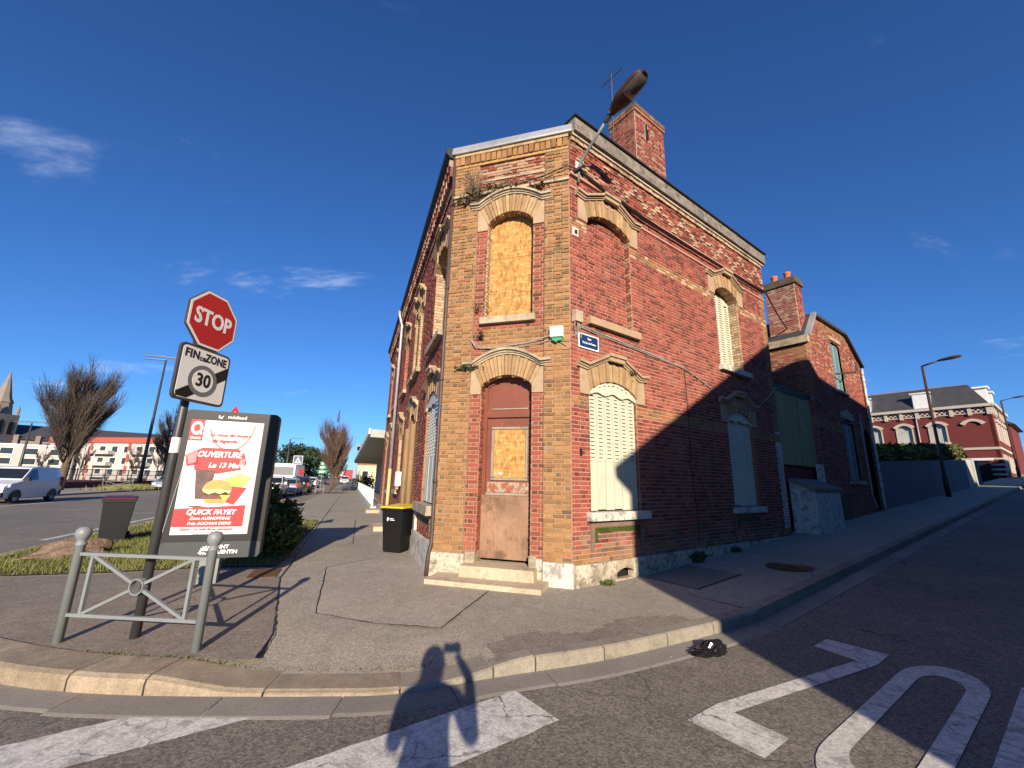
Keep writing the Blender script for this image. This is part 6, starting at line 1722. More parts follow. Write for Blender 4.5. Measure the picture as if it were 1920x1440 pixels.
def vehicle(loc, heading, kind, paint, label, cat='car', group=None):
    """stations run from nose (x>0) to tail; heading: direction of the nose"""
    t = thing({'van': 'delivery_van', 'car': 'parked_car', 'estate': 'parked_car', 'suv': 'parked_car'}[kind], label, cat, loc, math.atan2(heading[1], heading[0]), group)
    if kind == 'van': L, W, H = 4.4, 1.83, 1.82; prof = [(2.2, .55), (2.15, .82), (2.0, .95), (1.25, 1.1), (1.1, 1.14), (.35, 1.74), (.0, 1.8), (-.8, 1.82), (-1.6, 1.8), (-2.05, 1.74), (-2.15, 1.5), (-2.2, .6)]; belt = 1.08; gl = [(4, 5), (5, 7)]; wr = .32; xs = (1.4, -1.35)
    elif kind == 'suv': L, W, H = 4.4, 1.82, 1.62; prof = [(2.2, .6), (2.15, .85), (1.9, 1.0), (1.1, 1.06), (.95, 1.08), (.3, 1.55), (-.2, 1.62), (-1.2, 1.6), (-1.75, 1.5), (-2.1, 1.08), (-2.2, .95), (-2.2, .55)]; belt = 1.02; gl = [(4, 5), (5, 8), (8, 9)]; wr = .34; xs = (1.35, -1.3)
    elif kind == 'estate': L, W, H = 4.5, 1.78, 1.5; prof = [(2.25, .5), (2.2, .72), (1.9, .86), (1.05, .95), (.9, .97), (.2, 1.42), (-.3, 1.5), (-1.3, 1.48), (-1.8, 1.4), (-2.15, .98), (-2.25, .85), (-2.25, .5)]; belt = .92; gl = [(4, 5), (5, 8), (8, 9)]; wr = .31; xs = (1.4, -1.35)
    else: L, W, H = 4.0, 1.72, 1.46; prof = [(2.0, .5), (1.95, .7), (1.7, .84), (.95, .93), (.8, .95), (.1, 1.4), (-.3, 1.46), (-1.0, 1.44), (-1.4, 1.36), (-1.85, .95), (-1.98, .85), (-2.0, .5)]; belt = .9; gl = [(4, 5), (5, 8), (8, 9)]; wr = .3; xs = (1.25, -1.2)
    mb = MB(); mg = MB(); n = len(prof)
    def sec(i):
        x, zt = prof[i]; w = W / 2 * (1 - .12 * max(0, abs(x) / (L / 2) - .75) / .25)
        zb = .26 if 0 < i < n - 1 else .4
        bz = min(belt, zt - .04); tw = w * (.76 if zt > belt + .2 else .9)
        return [(x, 0, zt + .015), (x, tw, zt), (x, w * .985, bz), (x, w, (bz + zb) / 2 + .05), (x, w * .94, zb)]
    for i in range(n - 1):
        a, b = sec(i), sec(i + 1)
        for k in range(4):
            for s in (1, -1):
                q = [a[k], a[k + 1], b[k + 1], b[k]]; q = [(x, y * s, z) for x, y, z in q]
                if s < 0: q.reverse()
                mb.poly(q)
    for i in (0, n - 1):
        a = sec(i); mb.poly([(x, y, z) for x, y, z in a] + [(x, -y, z) for x, y, z in reversed(a[1:])])
    mb.poly([(prof[0][0], -W / 2 * .8, .3), (prof[0][0], W / 2 * .8, .3), (prof[-1][0], W / 2 * .8, .3), (prof[-1][0], -W / 2 * .8, .3)])
    part('body', mb, paint, t, smooth=False)
    def glass_front(i, j):
        a, b = sec(i), sec(j); m = MB(); e = .012
        lerp = lambda p, q, f: tuple(p[k] + (q[k] - p[k]) * f for k in range(3))
        s_ = 1 if prof[i][0] > 0 else -1
        P = []
        for f, g in ((.1, .9),):
            lo, hi = (a, b)
            A1, B1 = lerp(lo[1], hi[1], f), lerp(lo[1], hi[1], g)
            m.poly([(A1[0] + e * s_, -A1[1] * .94, A1[2] + e), (A1[0] + e * s_, A1[1] * .94, A1[2] + e), (B1[0] + e * s_, B1[1] * .94, B1[2] + e), (B1[0] + e * s_, -B1[1] * .94, B1[2] + e)])
        return m
    part('windscreen', glass_front(4, 5), CGLASS, t)
    if kind != 'van': part('rear_window', glass_front(8, 9), CGLASS, t)
    i0_, i1_ = (4, 6) if kind == 'van' else (4, 8)
    for s in (1, -1):
        m = MB()
        tops = [sec(i) for i in range(i0_, i1_ + 1)]
        up_l, lo_l = [], []
        for a in tops:
            p, q = a[1], a[2]; up_l.append(tuple(q[k] + (p[k] - q[k]) * .86 for k in range(3))); lo_l.append(tuple(q[k] + (p[k] - q[k]) * .1 for k in range(3)))
        lo_l[0] = tuple(lo_l[0][k] + (lo_l[1][k] - lo_l[0][k]) * .25 for k in range(3)); up_l[0] = tuple(lo_l[0])
        for k in range(len(tops) - 1): m.poly([(lo_l[k][0], (lo_l[k][1] + .012) * s, lo_l[k][2]), (lo_l[k + 1][0], (lo_l[k + 1][1] + .012) * s, lo_l[k + 1][2]), (up_l[k + 1][0], (up_l[k + 1][1] + .012) * s, up_l[k + 1][2]), (up_l[k][0], (up_l[k][1] + .012) * s, up_l[k][2])])
        part('side_window', m, CGLASS, t)
        part('headlight', MB().hexa([(L / 2 - .32, (W / 2 - .1) * s, .66 * H / 1.5), (L / 2 - .04, (W / 2 - .42) * s, .62 * H / 1.5), (L / 2 + .01, (W / 2 - .42) * s, .62 * H / 1.5), (L / 2 - .25, (W / 2 + .005) * s, .66 * H / 1.5)] + [(L / 2 - .32, (W / 2 - .1) * s, .78 * H / 1.5), (L / 2 - .1, (W / 2 - .42) * s, .74 * H / 1.5), (L / 2 - .02, (W / 2 - .42) * s, .74 * H / 1.5), (L / 2 - .28, (W / 2 + .005) * s, .79 * H / 1.5)]), LAMPW, t)
        zz_ = (.75, 1.05) if kind != 'van' else (.8, 1.3)
        part('tail_light', MB().box(-L / 2 - .015, -L / 2 + .16, min((W / 2 - .2) * s, (W / 2 + .003) * s), max((W / 2 - .2) * s, (W / 2 + .003) * s), *zz_), LAMPR, t)
        part('mirror', MB().box((1.0 if kind == 'van' else .75), (1.15 if kind == 'van' else .92), min(W / 2 * s, (W / 2 + .2) * s), max(W / 2 * s, (W / 2 + .2) * s), belt + .02, belt + .2), BINP if kind == 'van' else paint, t)
        for x in xs:
            wheel(t, x, (W / 2 - .1) * s, wr)
            am = MB(); pts = [(x + (wr + .06) * math.cos(k * math.pi / 10), .3 + (wr + .06) * math.sin(k * math.pi / 10)) for k in range(11)]
            am.poly([(px_, (W / 2 + .004) * s, pz_) for px_, pz_ in pts]); part('wheel_arch', am, BLACKP, t)
    part('bumper', MB().box(L / 2 - .12, L / 2 + .03, -W / 2 + .1, W / 2 - .1, .32, .56), BINP if kind in ('van', 'suv') else paint, t)
    part('bumper', MB().box(-L / 2 - .03, -L / 2 + .1, -W / 2 + .08, W / 2 - .08, .34, .58), BINP if kind in ('van', 'suv') else paint, t)
    part('number_plate', MB().box(-L / 2 - .045, -L / 2 - .03, -.26, .26, .44, .55), WHITE, t); part('number_plate', MB().box(L / 2 + .03, L / 2 + .042, -.26, .26, .4, .5), WHITE, t)
    part('grille', MB().box(L / 2 - .04, L / 2 + .015, -W / 2 + .45, W / 2 - .45, .6 * H / 1.5, .7 * H / 1.5), BLACKP, t)
    return t
EH = (eS.x, eS.y); ME = (-eS.x, -eS.y)
vehicle((*ST(30.1, -16.4), .01), ME, 'van', CARW, 'white compact delivery van parked across the main road', 'van')
vehicle((*ST(53.5, -17.4), .01), ME, 'car', CARG, 'grey blue hatchback parked beside the tall dark lamp post', 'car')
vehicle((*ST(37.0, -5.6), .008), ME, 'suv', CARW, 'white car facing out at near end of the parking strip', 'car', 'cars on the parking strip')
vehicle((*ST(43.2, -5.1), .008), EH, 'estate', CARS, 'silver estate car with red tail lamps on the parking strip', 'car', 'cars on the parking strip')
vehicle((*ST(49.5, -4.8), .008), EH, 'suv', CARK, 'black car beside the bicycle racks on the parking strip', 'car', 'cars on the parking strip')
vehicle((*ST(66, -5.2), .008), EH, 'suv', CARW, 'white car parked beyond the black car', 'car', 'cars on the parking strip')
vehicle((*ST(80, -6.8), .008), EH, 'car', CARY, 'bright yellow green car far along the street', 'car')
vehicle((*ST(104, -1.4), .13), ME, 'van', CARW, 'distant white van at the far end of the pavement', 'van')
# coach
co = thing('coach', 'white coach standing behind the parked cars', 'coach', (*ST(61, -7.5), 0), math.atan2(eS.y, eS.x))
part('body', MB().hexa([(-5, -1.25, .4), (5, -1.25, .4), (5, 1.25, .4), (-5, 1.25, .4), (-4.9, -1.2, 3.1), (4.8, -1.2, 3.1), (4.8, 1.2, 3.1), (-4.9, 1.2, 3.1)]), CARW, co)
for y in (-1.26, 1.24): part('window_band', MB().box(-4.2, 4.6, y, y + .02, 1.6, 2.7), CGLASS, co)
part('rear_window', MB().box(-5.02, -4.93, -1.0, 1.0, 1.8, 2.7), GREYP, co)
for x in (-3, 3):
    for y in (-1.1, 1.1): wheel(co, x, y, .45, .3)

# bare trees
def bare_tree(loc, h, tr_h, rx, n_limb, n_twig, label, seed, mat_t=TWIG, group=None, trunk_r=.2, lean=0.0, col=.5, twr=.012, reach=1.0):
    t = thing('bare_tree', label, 'tree', loc, group=group); r = random.Random(seed)
    mb = MB(); mb.tube([(0, 0, -.1), (lean * .3, 0, tr_h * .5), (lean * .6, 0, tr_h), (lean * .8, 0, tr_h + (h - tr_h) * .45), (lean, 0, h * .85)], [trunk_r * 1.2, trunk_r, trunk_r * .85, trunk_r * .45, .02], 8)
    part('trunk', mb, BARK, t, smooth=True)
    def env(z):      # crown radius at height
        f = (z - tr_h) / (h - tr_h); f = min(1, max(0, f)); return rx * (math.sin(math.pi * min(1, f * .82 + .14)) ** .7)
    mb = MB(); nodes = []
    for k in range(n_limb):
        f = (k + r.random()) / n_limb; z0 = tr_h * .7 + (h - tr_h) * f * .68; a = k * 2.4 + r.uniform(-.4, .4); rr = env(z0 + .15 * h) * r.uniform(.4, .95); z1 = z0 + (h - z0) * r.uniform(.12, .35); x0 = lean * z0 / h
        p0, p1, p2 = Vector((x0, 0, z0)), Vector((x0 + rr * .55 * math.cos(a), rr * .55 * math.sin(a), z0 + (z1 - z0) * .35)), Vector((x0 + rr * math.cos(a), rr * math.sin(a), z1))
        mb.tube([p0, p1, p2], [trunk_r * .36, trunk_r * .25, trunk_r * .1], 6)
        nodes += [(p0.lerp(p1, q), a) for q in (.4, .8)] + [(p1.lerp(p2, q), a) for q in (.2, .4, .6, .8, 1.0)] * 2
    nodes += [(Vector((lean * z / h, 0, z)), None) for z in [tr_h + (h - tr_h) * q / 8 for q in range(8)]]
    part('limb', mb, BARK, t, smooth=True)
    mt = MB()
    for k in range(n_twig):
        p, a = r.choice(nodes); a2 = (a if a is not None else r.uniform(0, 6.28)) + r.gauss(0, .35)
        d = Vector((math.cos(a2), math.sin(a2), 0)) * r.uniform(.0, .62) * (1.25 - col) * (1.7 - 1.2 * min(1, max(0, (p.z - tr_h) / (h - tr_h)))) + Vector((r.gauss(0, .13), r.gauss(0, .13), 1)); d.normalize()
        L = (h - tr_h) * r.uniform(.1, .3)
        if p.z + d.z * L > h * 1.05: L = max(.3, (h * 1.05 - p.z) / max(.2, d.z))
        q1 = p + d * L * .5 + Vector((r.gauss(0, .04), r.gauss(0, .04), 0)) * L; q2 = p + d * L + Vector((0, 0, .06 * L))
        w = twr * r.uniform(.7, 1.3)
        mt.tube([p, q1, q2], [w * 1.4, w, w * .35], 3, cap=False)
        for _ in range(2):
            m_ = p.lerp(q2, r.uniform(.25, .9)); d3 = (d + Vector((r.gauss(0, .3), r.gauss(0, .3), 0))).normalized(); mt.tube([m_, m_ + d3 * r.uniform(.2, .5) * L], [w * .7, w * .3], 3, cap=False)
    part('crown', mt, mat_t, t)
    return t
bare_tree((-36.0, 34.6, .1), 10.7, 2.4, 2.2, 30, 3600, 'large pollarded bare tree standing behind the white van', 31, trunk_r=.3, lean=.35, twr=.0115)
bare_tree((-37.6, 46.8, .1), 8.9, 2.4, 1.7, 18, 1000, 'small bare tree behind the advertising panel across the road', 32, trunk_r=.2, twr=.016)
for i, (s, t_) in enumerate(((49.5, -2.0), (57, -2.1), (64.5, -2.2), (73, -2.2), (82, -2.3))):
    bare_tree((*ST(s, t_), .12), 8.2 - i * .2, 1.5, 1.75, 18, 1050 if i < 2 else 500, ('narrow upright bare street tree nearest along the pavement row, with fallen leaves round its foot' if i == 0 else 'narrow upright bare street tree farther along the pavement row'), 40 + i, TWIG2, 'street trees along the pavement', trunk_r=.11, col=.75, twr=.013)
for i, (x, y, h) in enumerate(((-62, 62, 5.5), (-66, 60.5, 5), (-58, 66, 6), (-70, 56, 5.2), (-54, 72, 5.4), (-64, 78, 7.5), (-52, 84, 8))):
    bare_tree((x, y, .05), h, 1.6, 1.3, 9, 190, 'thin young bare tree in front of the pale apartment blocks', 60 + i, TWIG, 'young trees before the apartments', trunk_r=.09, twr=.022)
q = UQ(21, -3.5); bare_tree((q.x, q.y, 1.0), 8.2, 2.5, 2.0, 12, 260, 'bare garden tree showing behind the mansard house', 70, TWIG, trunk_r=.12, twr=.014)
mb = MB(); rg = random.Random(3)
for _ in range(900):
    s, t_ = 47 + rg.gauss(0, 1.6), -2.0 + rg.gauss(0, 1.0); p = ST(s, t_); a = rg.uniform(0, 6.28); L = .08
    mb.poly([(p.x + L * math.cos(a + k * 2.1), p.y + L * math.sin(a + k * 2.1), PZ + .012 + rg.uniform(0, .03)) for k in range(3)])
solo('fallen_leaves', mb, LEAFLIT, 'brown fallen leaves on the pavement under the street tree', 'leaves', kind='stuff')
# evergreens in the distance
def evergreen(loc, h, r0, n, label, seed, shape='round', group=None, cols=((.03, .05, .018), (.045, .065, .022), (.025, .04, .016))):
    t = thing('evergreen_tree', label, 'tree', loc, group=group); r = random.Random(seed)
    part('trunk', MB().tube([(0, 0, -.1), (0, 0, h * .8)], [.25, .05], 6), BARK, t)
    cl = [(r.gauss(0, r0 * .4), r.gauss(0, r0 * .4), h * r.uniform(.25, .95)) for _ in range(22)]
    def pl(rr):
        c = rr.choice(cl); f = c[2] / h; k = r0 * (.5 if shape == 'round' else max(.12, 1 - f) * .6); return (c[0] * (1 if shape == 'round' else (1 - f)) + rr.gauss(0, k * .6), c[1] * (1 if shape == 'round' else (1 - f)) + rr.gauss(0, k * .6), max(.4, c[2] + rr.gauss(0, h * .06)))
    part('crown', leaf_mb(n, pl, .55, list(cols), r, .1), LEAF, t)
ev_l = ['dense dark evergreen tree in the group behind the coach', 'tall pointed dark fir behind the coach']
for i, (s, t_, h, sh) in enumerate(((88, -11, 7.5, 'round'), (92, -15, 9, 'cone'), (98, -8.5, 7.5, 'round'), (104, -19, 8, 'round'), (96, -22, 8.5, 'round'), (110, -12, 8, 'round'), (115, -6, 7, 'round'))):
    evergreen((*ST(s, t_), 0), h, 2.4, 1500, ev_l[0] if sh == 'round' else ev_l[1], 80 + i, sh, 'evergreens behind the coach' if sh == 'round' else None)
# street signs
def sign_pole(loc, h, label, cat='road sign', name='road_sign'):
    t = thing(name, label, cat, loc); part('pole', MB().tube([(0, 0, -.1), (0, 0, h)], .035, 8), GREY_M, t); return t
facing = Vector((-eS.x, -eS.y))
def sf(loc, z): return Frame(Vector(loc[:2]) + facing * .05, Vector((-facing.y, facing.x)), facing, 0)
p = ST(44.7, -4.9); xs_ = sign_pole((p.x, p.y, .1), 3.5, 'square blue pedestrian crossing sign on a grey pole'); F_ = Frame((0, 0), Vector((eT.x, eT.y)), facing)
part('panel_back', MB().fbox(F_, -.4, .4, 2.65, 3.45, .03, .05), WHITE, xs_); part('panel', MB().fbox(F_, -.36, .36, 2.69, 3.41, .05, .056), BLUE, xs_)
part('white_triangle', MB().prism(F_, [(-.28, 2.78), (.28, 2.78), (0, 3.32)], .056, .06), WHITE, xs_); part('walking_figure', MB().prism(F_, [(-.1, 2.8), (-.04, 2.8), (0, 2.92), (.06, 2.8), (.11, 2.8), (.04, 3.0), (.06, 3.12), (-.04, 3.14), (-.06, 2.98)], .06, .064), BLACKP, xs_)
p = ST(55, -3.3); gs = sign_pole((p.x, p.y, .1), 3.4, 'stack of green direction signs beside the street trees'); GSIGN = mk('sign_green', (.02, .2, .1), .5, var=())
for k, (z_, w_) in enumerate(((2.9, .6), (2.45, .8), (1.95, 1.0))):
    d_ = part('direction_panel', MB().fbox(F_, -w_ / 2, w_ / 2, z_, z_ + .4, .04, .06), GSIGN, gs); part('panel_print', MB().fbox(F_, -w_ / 3, w_ / 3.2, z_ + .22, z_ + .3, .06, .064).fbox(F_, -w_ / 3, w_ / 6, z_ + .1, z_ + .17, .06, .064), WHITE, d_)
p = Vector((-5.55, 8.35)); ts = sign_pole((p.x, p.y, PZ), 2.5, 'small red bordered triangular warning sign behind the advertising panel'); F3 = Frame((0, 0), Vector((.8, .6)), Vector((.6, -.8)))
part('triangle', MB().prism(F3, [(-.3, 2.36), (.3, 2.36), (0, 2.88)], .03, .045), REDP, ts); part('triangle_face', MB().prism(F3, [(-.2, 2.42), (.2, 2.42), (0, 2.77)], .045, .05), WHITE, ts)
# bicycle racks
for i, s in enumerate((45.6, 46.4, 47.2)):
    p = ST(s, -3.2); a = eT
    mb = MB().tube([(p.x, p.y, .1), (p.x, p.y, .9), (p.x + a.x * .75, p.y + a.y * .75, .9), (p.x + a.x * .75, p.y + a.y * .75, .1)], .025, 6)
    mb.tube([(p.x, p.y, .5), (p.x + a.x * .75, p.y + a.y * .75, .5)], .02, 6)
    solo('bicycle_rack', mb, GREY_M, 'pale metal hoop bicycle rack beside the black car', 'bicycle rack', 'bicycle racks', world=True, loc=(p.x, p.y, .1))
# tall lamps on the main road
def mast(loc, h, label, arms):
    t = thing('street_lamp', label, 'street lamp', loc)
    part('post', MB().tube([(0, 0, -.1), (0, 0, h * .3), (0, 0, h)], [.19, .16, .08], 10), DARK_M, t, smooth=True)
    for a, z_ in arms:
        d = Vector((math.cos(a), math.sin(a), 0)); mb = MB(); s = Vector((-d.y, d.x, 0)) * .12
        mb.hexa([tuple(Vector((0, 0, h + z_)) - s), tuple(d * 1.9 + Vector((0, 0, h + z_ - .05)) - s), tuple(d * 1.9 + Vector((0, 0, h + z_ - .05)) + s), tuple(Vector((0, 0, h + z_)) + s)] + [tuple(Vector((0, 0, h + z_ + .1)) - s), tuple(d * 1.9 + Vector((0, 0, h + z_)) - s), tuple(d * 1.9 + Vector((0, 0, h + z_)) + s), tuple(Vector((0, 0, h + z_ + .1)) + s)])
        part('lamp_head', mb, DARK_M, t)
ta = math.atan2(eT.y, eT.x)
mast((-37.1, 43.3, .1), 13.3, 'very tall dark lamp post with flat twin heads across the main road', ((ta + math.pi, 0), (ta + math.pi, .35), (ta, .3)))
mast((-60.2, 52.7, 0), 7.4, 'tall thin lamp post in front of the church', ((ta, .1), (ta + math.pi, .1)))
q = ST(69.5, -9.0); mast((q.x, q.y, 0), 7.0, 'lamp post with single arm behind the coach', ((ta, .1),))
# railing along the far pavement
fe = thing('railing', 'long dark metal railing on a low wall behind the far parking', 'railing', (*ST(48, -24.5), .1))
part('low_wall', MB().hexa([(*ST(25, -24.6), 0), (*ST(25, -24.3), 0), (*ST(80, -24.3), 0), (*ST(80, -24.6), 0)] + [(*ST(25, -24.6), .7), (*ST(25, -24.3), .7), (*ST(80, -24.3), .7), (*ST(80, -24.6), .7)]), BRK_R, fe, world=True)
for z_ in (.8, 1.3, 1.85): part('rail', MB().tube([(*ST(25, -24.45), z_), (*ST(80, -24.45), z_)], .03, 5), DARK_M, fe, world=True)
for k in range(23): part('post', MB().tube([(*ST(25 + k * 2.5, -24.45), .65), (*ST(25 + k * 2.5, -24.45), 1.95)], .05, 5), DARK_M, fe, world=True)
mb = MB()
for k in range(440): p = ST(25 + k * .125, -24.45); mb.poly([(p.x - .01, p.y, .8), (p.x + .01, p.y, .8), (p.x + .01, p.y, 1.85), (p.x - .01, p.y, 1.85)])
part('baluster', mb, DARK_M, fe, world=True, kind='stuff')
mb = MB(); rg = random.Random(9)
for _ in range(2500):
    p = ST(50.5 + rg.gauss(0, 1.6), -19.4 + rg.gauss(0, .6)); k = rg.uniform(.6, 1.1); mb.poly([(p.x - .03, p.y, .12), (p.x + .03, p.y, .12), (p.x + rg.gauss(0, .08), p.y, .12 + rg.uniform(.2, .55))], (.2 * k, .19 * k, .06 * k))
solo('dry_grass', mb, GRASSM, 'patch of tall dry grass at foot of the tall lamp', 'grass', kind='stuff')

# ---- buildings on the skyline
def face_windows(F, parent, cols_, rows_, u0, du, w, v0, dv, h, mat=GLASS, frame=None):
    for i in range(cols_):
        for j in range(rows_):
            u, v = u0 + i * du, v0 + j * dv
            wn = part('window', MB().fbox(F, u - .12, u + w + .12, v - .12, v + h + .12, 0, .05), frame or WHITE, parent, world=True)
            part('pane', MB().fbox(F, u, u + w, v, v + h, .05, .07), mat, wn, world=True)
def far_frame(A, B): A, B = Vector(A), Vector(B); e = (B - A).normalized(); n = Vector((e.y, -e.x)); n = n if n.dot(-A) > 0 else -n; return Frame(A, e, n), (B - A).length
F_, L_ = far_frame((-96, 88.5), (-60.5, 82.5))
ap = thing('apartment_block', 'long white apartment block with red roof band and balconies', 'building', (-80, 86, 0))
part('wall', MB().fbox(F_, 0, L_, 0, 7.4, -9, 0), APTW, ap, world=True); part('roof_band', MB().fbox(F_, -.2, L_ + .2, 7.4, 8.5, -9.2, .3), APTR, ap, world=True)
for u_ in (10.2, 19.5, 28.8): part('red_strip', MB().fbox(F_, u_, u_ + .7, 0, 7.4, 0, .08), APTR, ap, world=True)
face_windows(F_, ap, 12, 3, 1.0, 2.95, 1.3, 1.0, 2.25, 1.2)
for i in range(4):
    for j in range(3): part('balcony', MB().fbox(F_, 3.2 + i * 9, 7.6 + i * 9, .6 + j * 2.25, 1.3 + j * 2.25, .1, 1.3), APTW, ap, world=True)
F_, L_ = far_frame((-108, 72), (-88, 86))
a2 = thing('apartment_block', 'plain pale apartment block below the church nave', 'building', (-98, 79, 0))
part('wall', MB().fbox(F_, 0, L_, 0, 6.2, -8, 0), APTW, a2, world=True); part('parapet', MB().fbox(F_, -.1, L_ + .1, 6.2, 6.5, -8.1, .1), WHITE, a2, world=True)
face_windows(F_, a2, 7, 3, 1.2, 3.3, 1.6, .8, 1.9, 1.1)
F_, L_ = far_frame((-96, 62), (-92.6, 64.4))
a3 = thing('red_house', 'small red house left of the pale apartment block', 'house', (-94, 63, 0))
part('wall', MB().fbox(F_, -4, L_, 0, 5.8, -6, 0), APTR, a3, world=True); part('roof', MB().fbox(F_, -4.2, L_ + .2, 5.8, 6.0, -6, .2), SLATE, a3, world=True); face_windows(F_, a3, 2, 2, .3, 2.4, 1.0, 1.2, 2.4, 1.3)
# church
F_, L_ = far_frame((-136, 104), (-104, 132))
ch = thing('church', 'grey stone gothic church with slate nave roof and tall spire', 'church', (-130, 110, 0))
part('wall', MB().fbox(F_, 0, L_, 0, 9.4, -12, 0), CHST, ch, world=True)
part('roof', MB().prism(Frame(F_.o, F_.n, F_.e), [(.6, 9.4), (-12.6, 9.4), (-6, 13.6)], -.4, L_ + .4), SLATE, ch, world=True)
for k in range(11):
    u_ = 1.2 + k * 3.9
    part('buttress', MB().prism(Frame(F_.o + F_.e * u_, F_.n, F_.e), [(0, 0), (1.6, 0), (1.6, 6.5), (.6, 8.6), (.6, 10.4), (0, 10.6)], 0, .9), CHST, ch, world=True)
    o_ = Op(u_ + 2.4, 1.7, 4.0, 7.2, 8.5); part('arched_window', MB().prism(F_, [(o_.uc - .85, 4.0), (o_.uc + .85, 4.0)] + list(reversed(o_.arc(8))), 0, .06), DARK, ch, world=True)
tc_ = Vector((-131.8, 107.3)); tw = part('tower', MB().box(tc_.x - 2.6, tc_.x + 2.6, tc_.y - 2.6, tc_.y + 2.6, 0, 15.5), CHST, ch, world=True)
mb = MB().lathe([(2.3, 15.5), (2.2, 16.0), (1.9, 18.4), (2.1, 18.6), (1.5, 19.8), (.1, 26.6)], 8, (tc_.x, tc_.y, 0)); part('spire', mb, CHST, ch, world=True)
for dx, dy in ((2.2, -2.2), (-2.2, -2.2), (2.2, 2.2), (-2.2, 2.2)): part('pinnacle', MB().lathe([(.4, 15.5), (.35, 16.8), (.42, 16.9), (.05, 18.2)], 6, (tc_.x + dx, tc_.y + dy, 0)), CHST, ch, world=True)
for nx, ny in ((0, -1), (1, 0)):
    Ft = Frame(Vector((tc_.x, tc_.y)) + Vector((nx, ny)) * 2.6, Vector((-ny, nx)), Vector((nx, ny)))
    for u_ in (-1.1, 1.1): part('louvre_opening', MB().prism(Ft, [(u_ - .5, 10.5), (u_ + .5, 10.5), (u_ + .5, 13.2), (u_, 14.2), (u_ - .5, 13.2)], 0, .08), DARK, ch, world=True)
# canopy building, railing, far house
cb_ = thing('canopy_building', 'low modern building with sweeping flat canopy next to brick terrace', 'building', (*ST(40, 3), 0))
part('wall', MB().hexa([(*ST(23.2, 3.0), 0), (*ST(60, 3.0), 0), (*ST(60, 12), 0), (*ST(23.2, 12), 0), (*ST(23.2, 3.0), 3.6), (*ST(60, 3.0), 3.6), (*ST(60, 12), 3.6), (*ST(23.2, 12), 3.6)]), GLASS, cb_, world=True)
part('canopy', MB().hexa([(*ST(23.2, .7), 3.75), (*ST(61, .2), 3.55), (*ST(61, 12), 3.6), (*ST(23.2, 12), 3.6), (*ST(23.2, .7), 4.15), (*ST(61, .2), 3.85), (*ST(61, 12), 4.15), (*ST(23.2, 12), 4.15)]), CONCW, cb_, world=True)
part('fascia', MB().hexa([(*ST(23.1, .6), 3.9), (*ST(61, .1), 3.7), (*ST(61, .2), 3.7), (*ST(23.1, .7), 3.9), (*ST(23.1, .6), 4.2), (*ST(61, .1), 3.9), (*ST(61, .2), 3.9), (*ST(23.1, .7), 4.2)]), WHITE, cb_, world=True)
for k in range(12): s = 24 + k * 3.1; part('mullion', MB().hexa([(*ST(s, 2.9), 0), (*ST(s + .12, 2.9), 0), (*ST(s + .12, 3.02), 0), (*ST(s, 3.02), 0), (*ST(s, 2.9), 3.6), (*ST(s + .12, 2.9), 3.6), (*ST(s + .12, 3.02), 3.6), (*ST(s, 3.02), 3.6)]), WHITE, cb_, world=True)
rl = thing('ramp_railing', 'white posted ramp railing in front of canopy building', 'railing', (*ST(38, 1.05), .1))
for z_ in (.55, 1.0): part('rail', MB().tube([(*ST(22.6, 1.1), z_ + .1), (*ST(58, .9), z_ + .1)], .03, 6), WHITE, rl, world=True)
part('kerb_wall', MB().hexa([(*ST(22.6, 1.0), 0), (*ST(58, .8), 0), (*ST(58, 1.1), 0), (*ST(22.6, 1.3), 0), (*ST(22.6, 1.0), .3), (*ST(58, .8), .35), (*ST(58, 1.1), .35), (*ST(22.6, 1.3), .3)]), CONCW, rl, world=True)
for k in range(26): part('post', MB().box(-.035, .035, -.035, .035, .25, 1.1) if False else MB().tube([(*ST(22.8 + k * 1.4, 1.1 - k * .008), .1), (*ST(22.8 + k * 1.4, 1.1 - k * .008), 1.12)], .045, 6), WHITE, rl, world=True)
for i, (s, w) in enumerate(((10.6, .5), (13.6, .6), (20.6, .6))):
    solo('door_step', MB().hexa([(*ST(s, 1.35 - w), .1), (*ST(s + 1.2, 1.35 - w), .1), (*ST(s + 1.2, 1.36), .1), (*ST(s, 1.36), .1), (*ST(s, 1.35 - w), .25), (*ST(s + 1.2, 1.35 - w), .25), (*ST(s + 1.2, 1.36), .25), (*ST(s, 1.36), .25)]), STEP, ('pale stone door step right behind the yellow lidded bin', 'pale stone door step midway along the brick terrace', 'pale stone door step at far end of the brick terrace')[i], 'step')
fh = thing('far_house', 'brick house with hipped tile roof beyond the canopy building', 'house', (*ST(90, 4), 0))
part('ground_storey', MB().hexa([(*ST(85, .8), 0), (*ST(97, .8), 0), (*ST(97, 9), 0), (*ST(85, 9), 0), (*ST(85, .8), 4), (*ST(97, .8), 4), (*ST(97, 9), 4), (*ST(85, 9), 4)]), CREAM, fh, world=True)
part('upper_storey', MB().hexa([(*ST(85.1, .9), 4), (*ST(96.9, .9), 4), (*ST(96.9, 8.9), 4), (*ST(85.1, 8.9), 4), (*ST(85.1, .9), 7.4), (*ST(96.9, .9), 7.4), (*ST(96.9, 8.9), 7.4), (*ST(85.1, 8.9), 7.4)]), TILE, fh, world=True)
part('cornice', MB().hexa([(*ST(84.7, .5), 7.4), (*ST(97.3, .5), 7.4), (*ST(97.3, 9.3), 7.4), (*ST(84.7, 9.3), 7.4), (*ST(84.7, .5), 7.7), (*ST(97.3, .5), 7.7), (*ST(97.3, 9.3), 7.7), (*ST(84.7, 9.3), 7.7)]), STONE, fh, world=True)
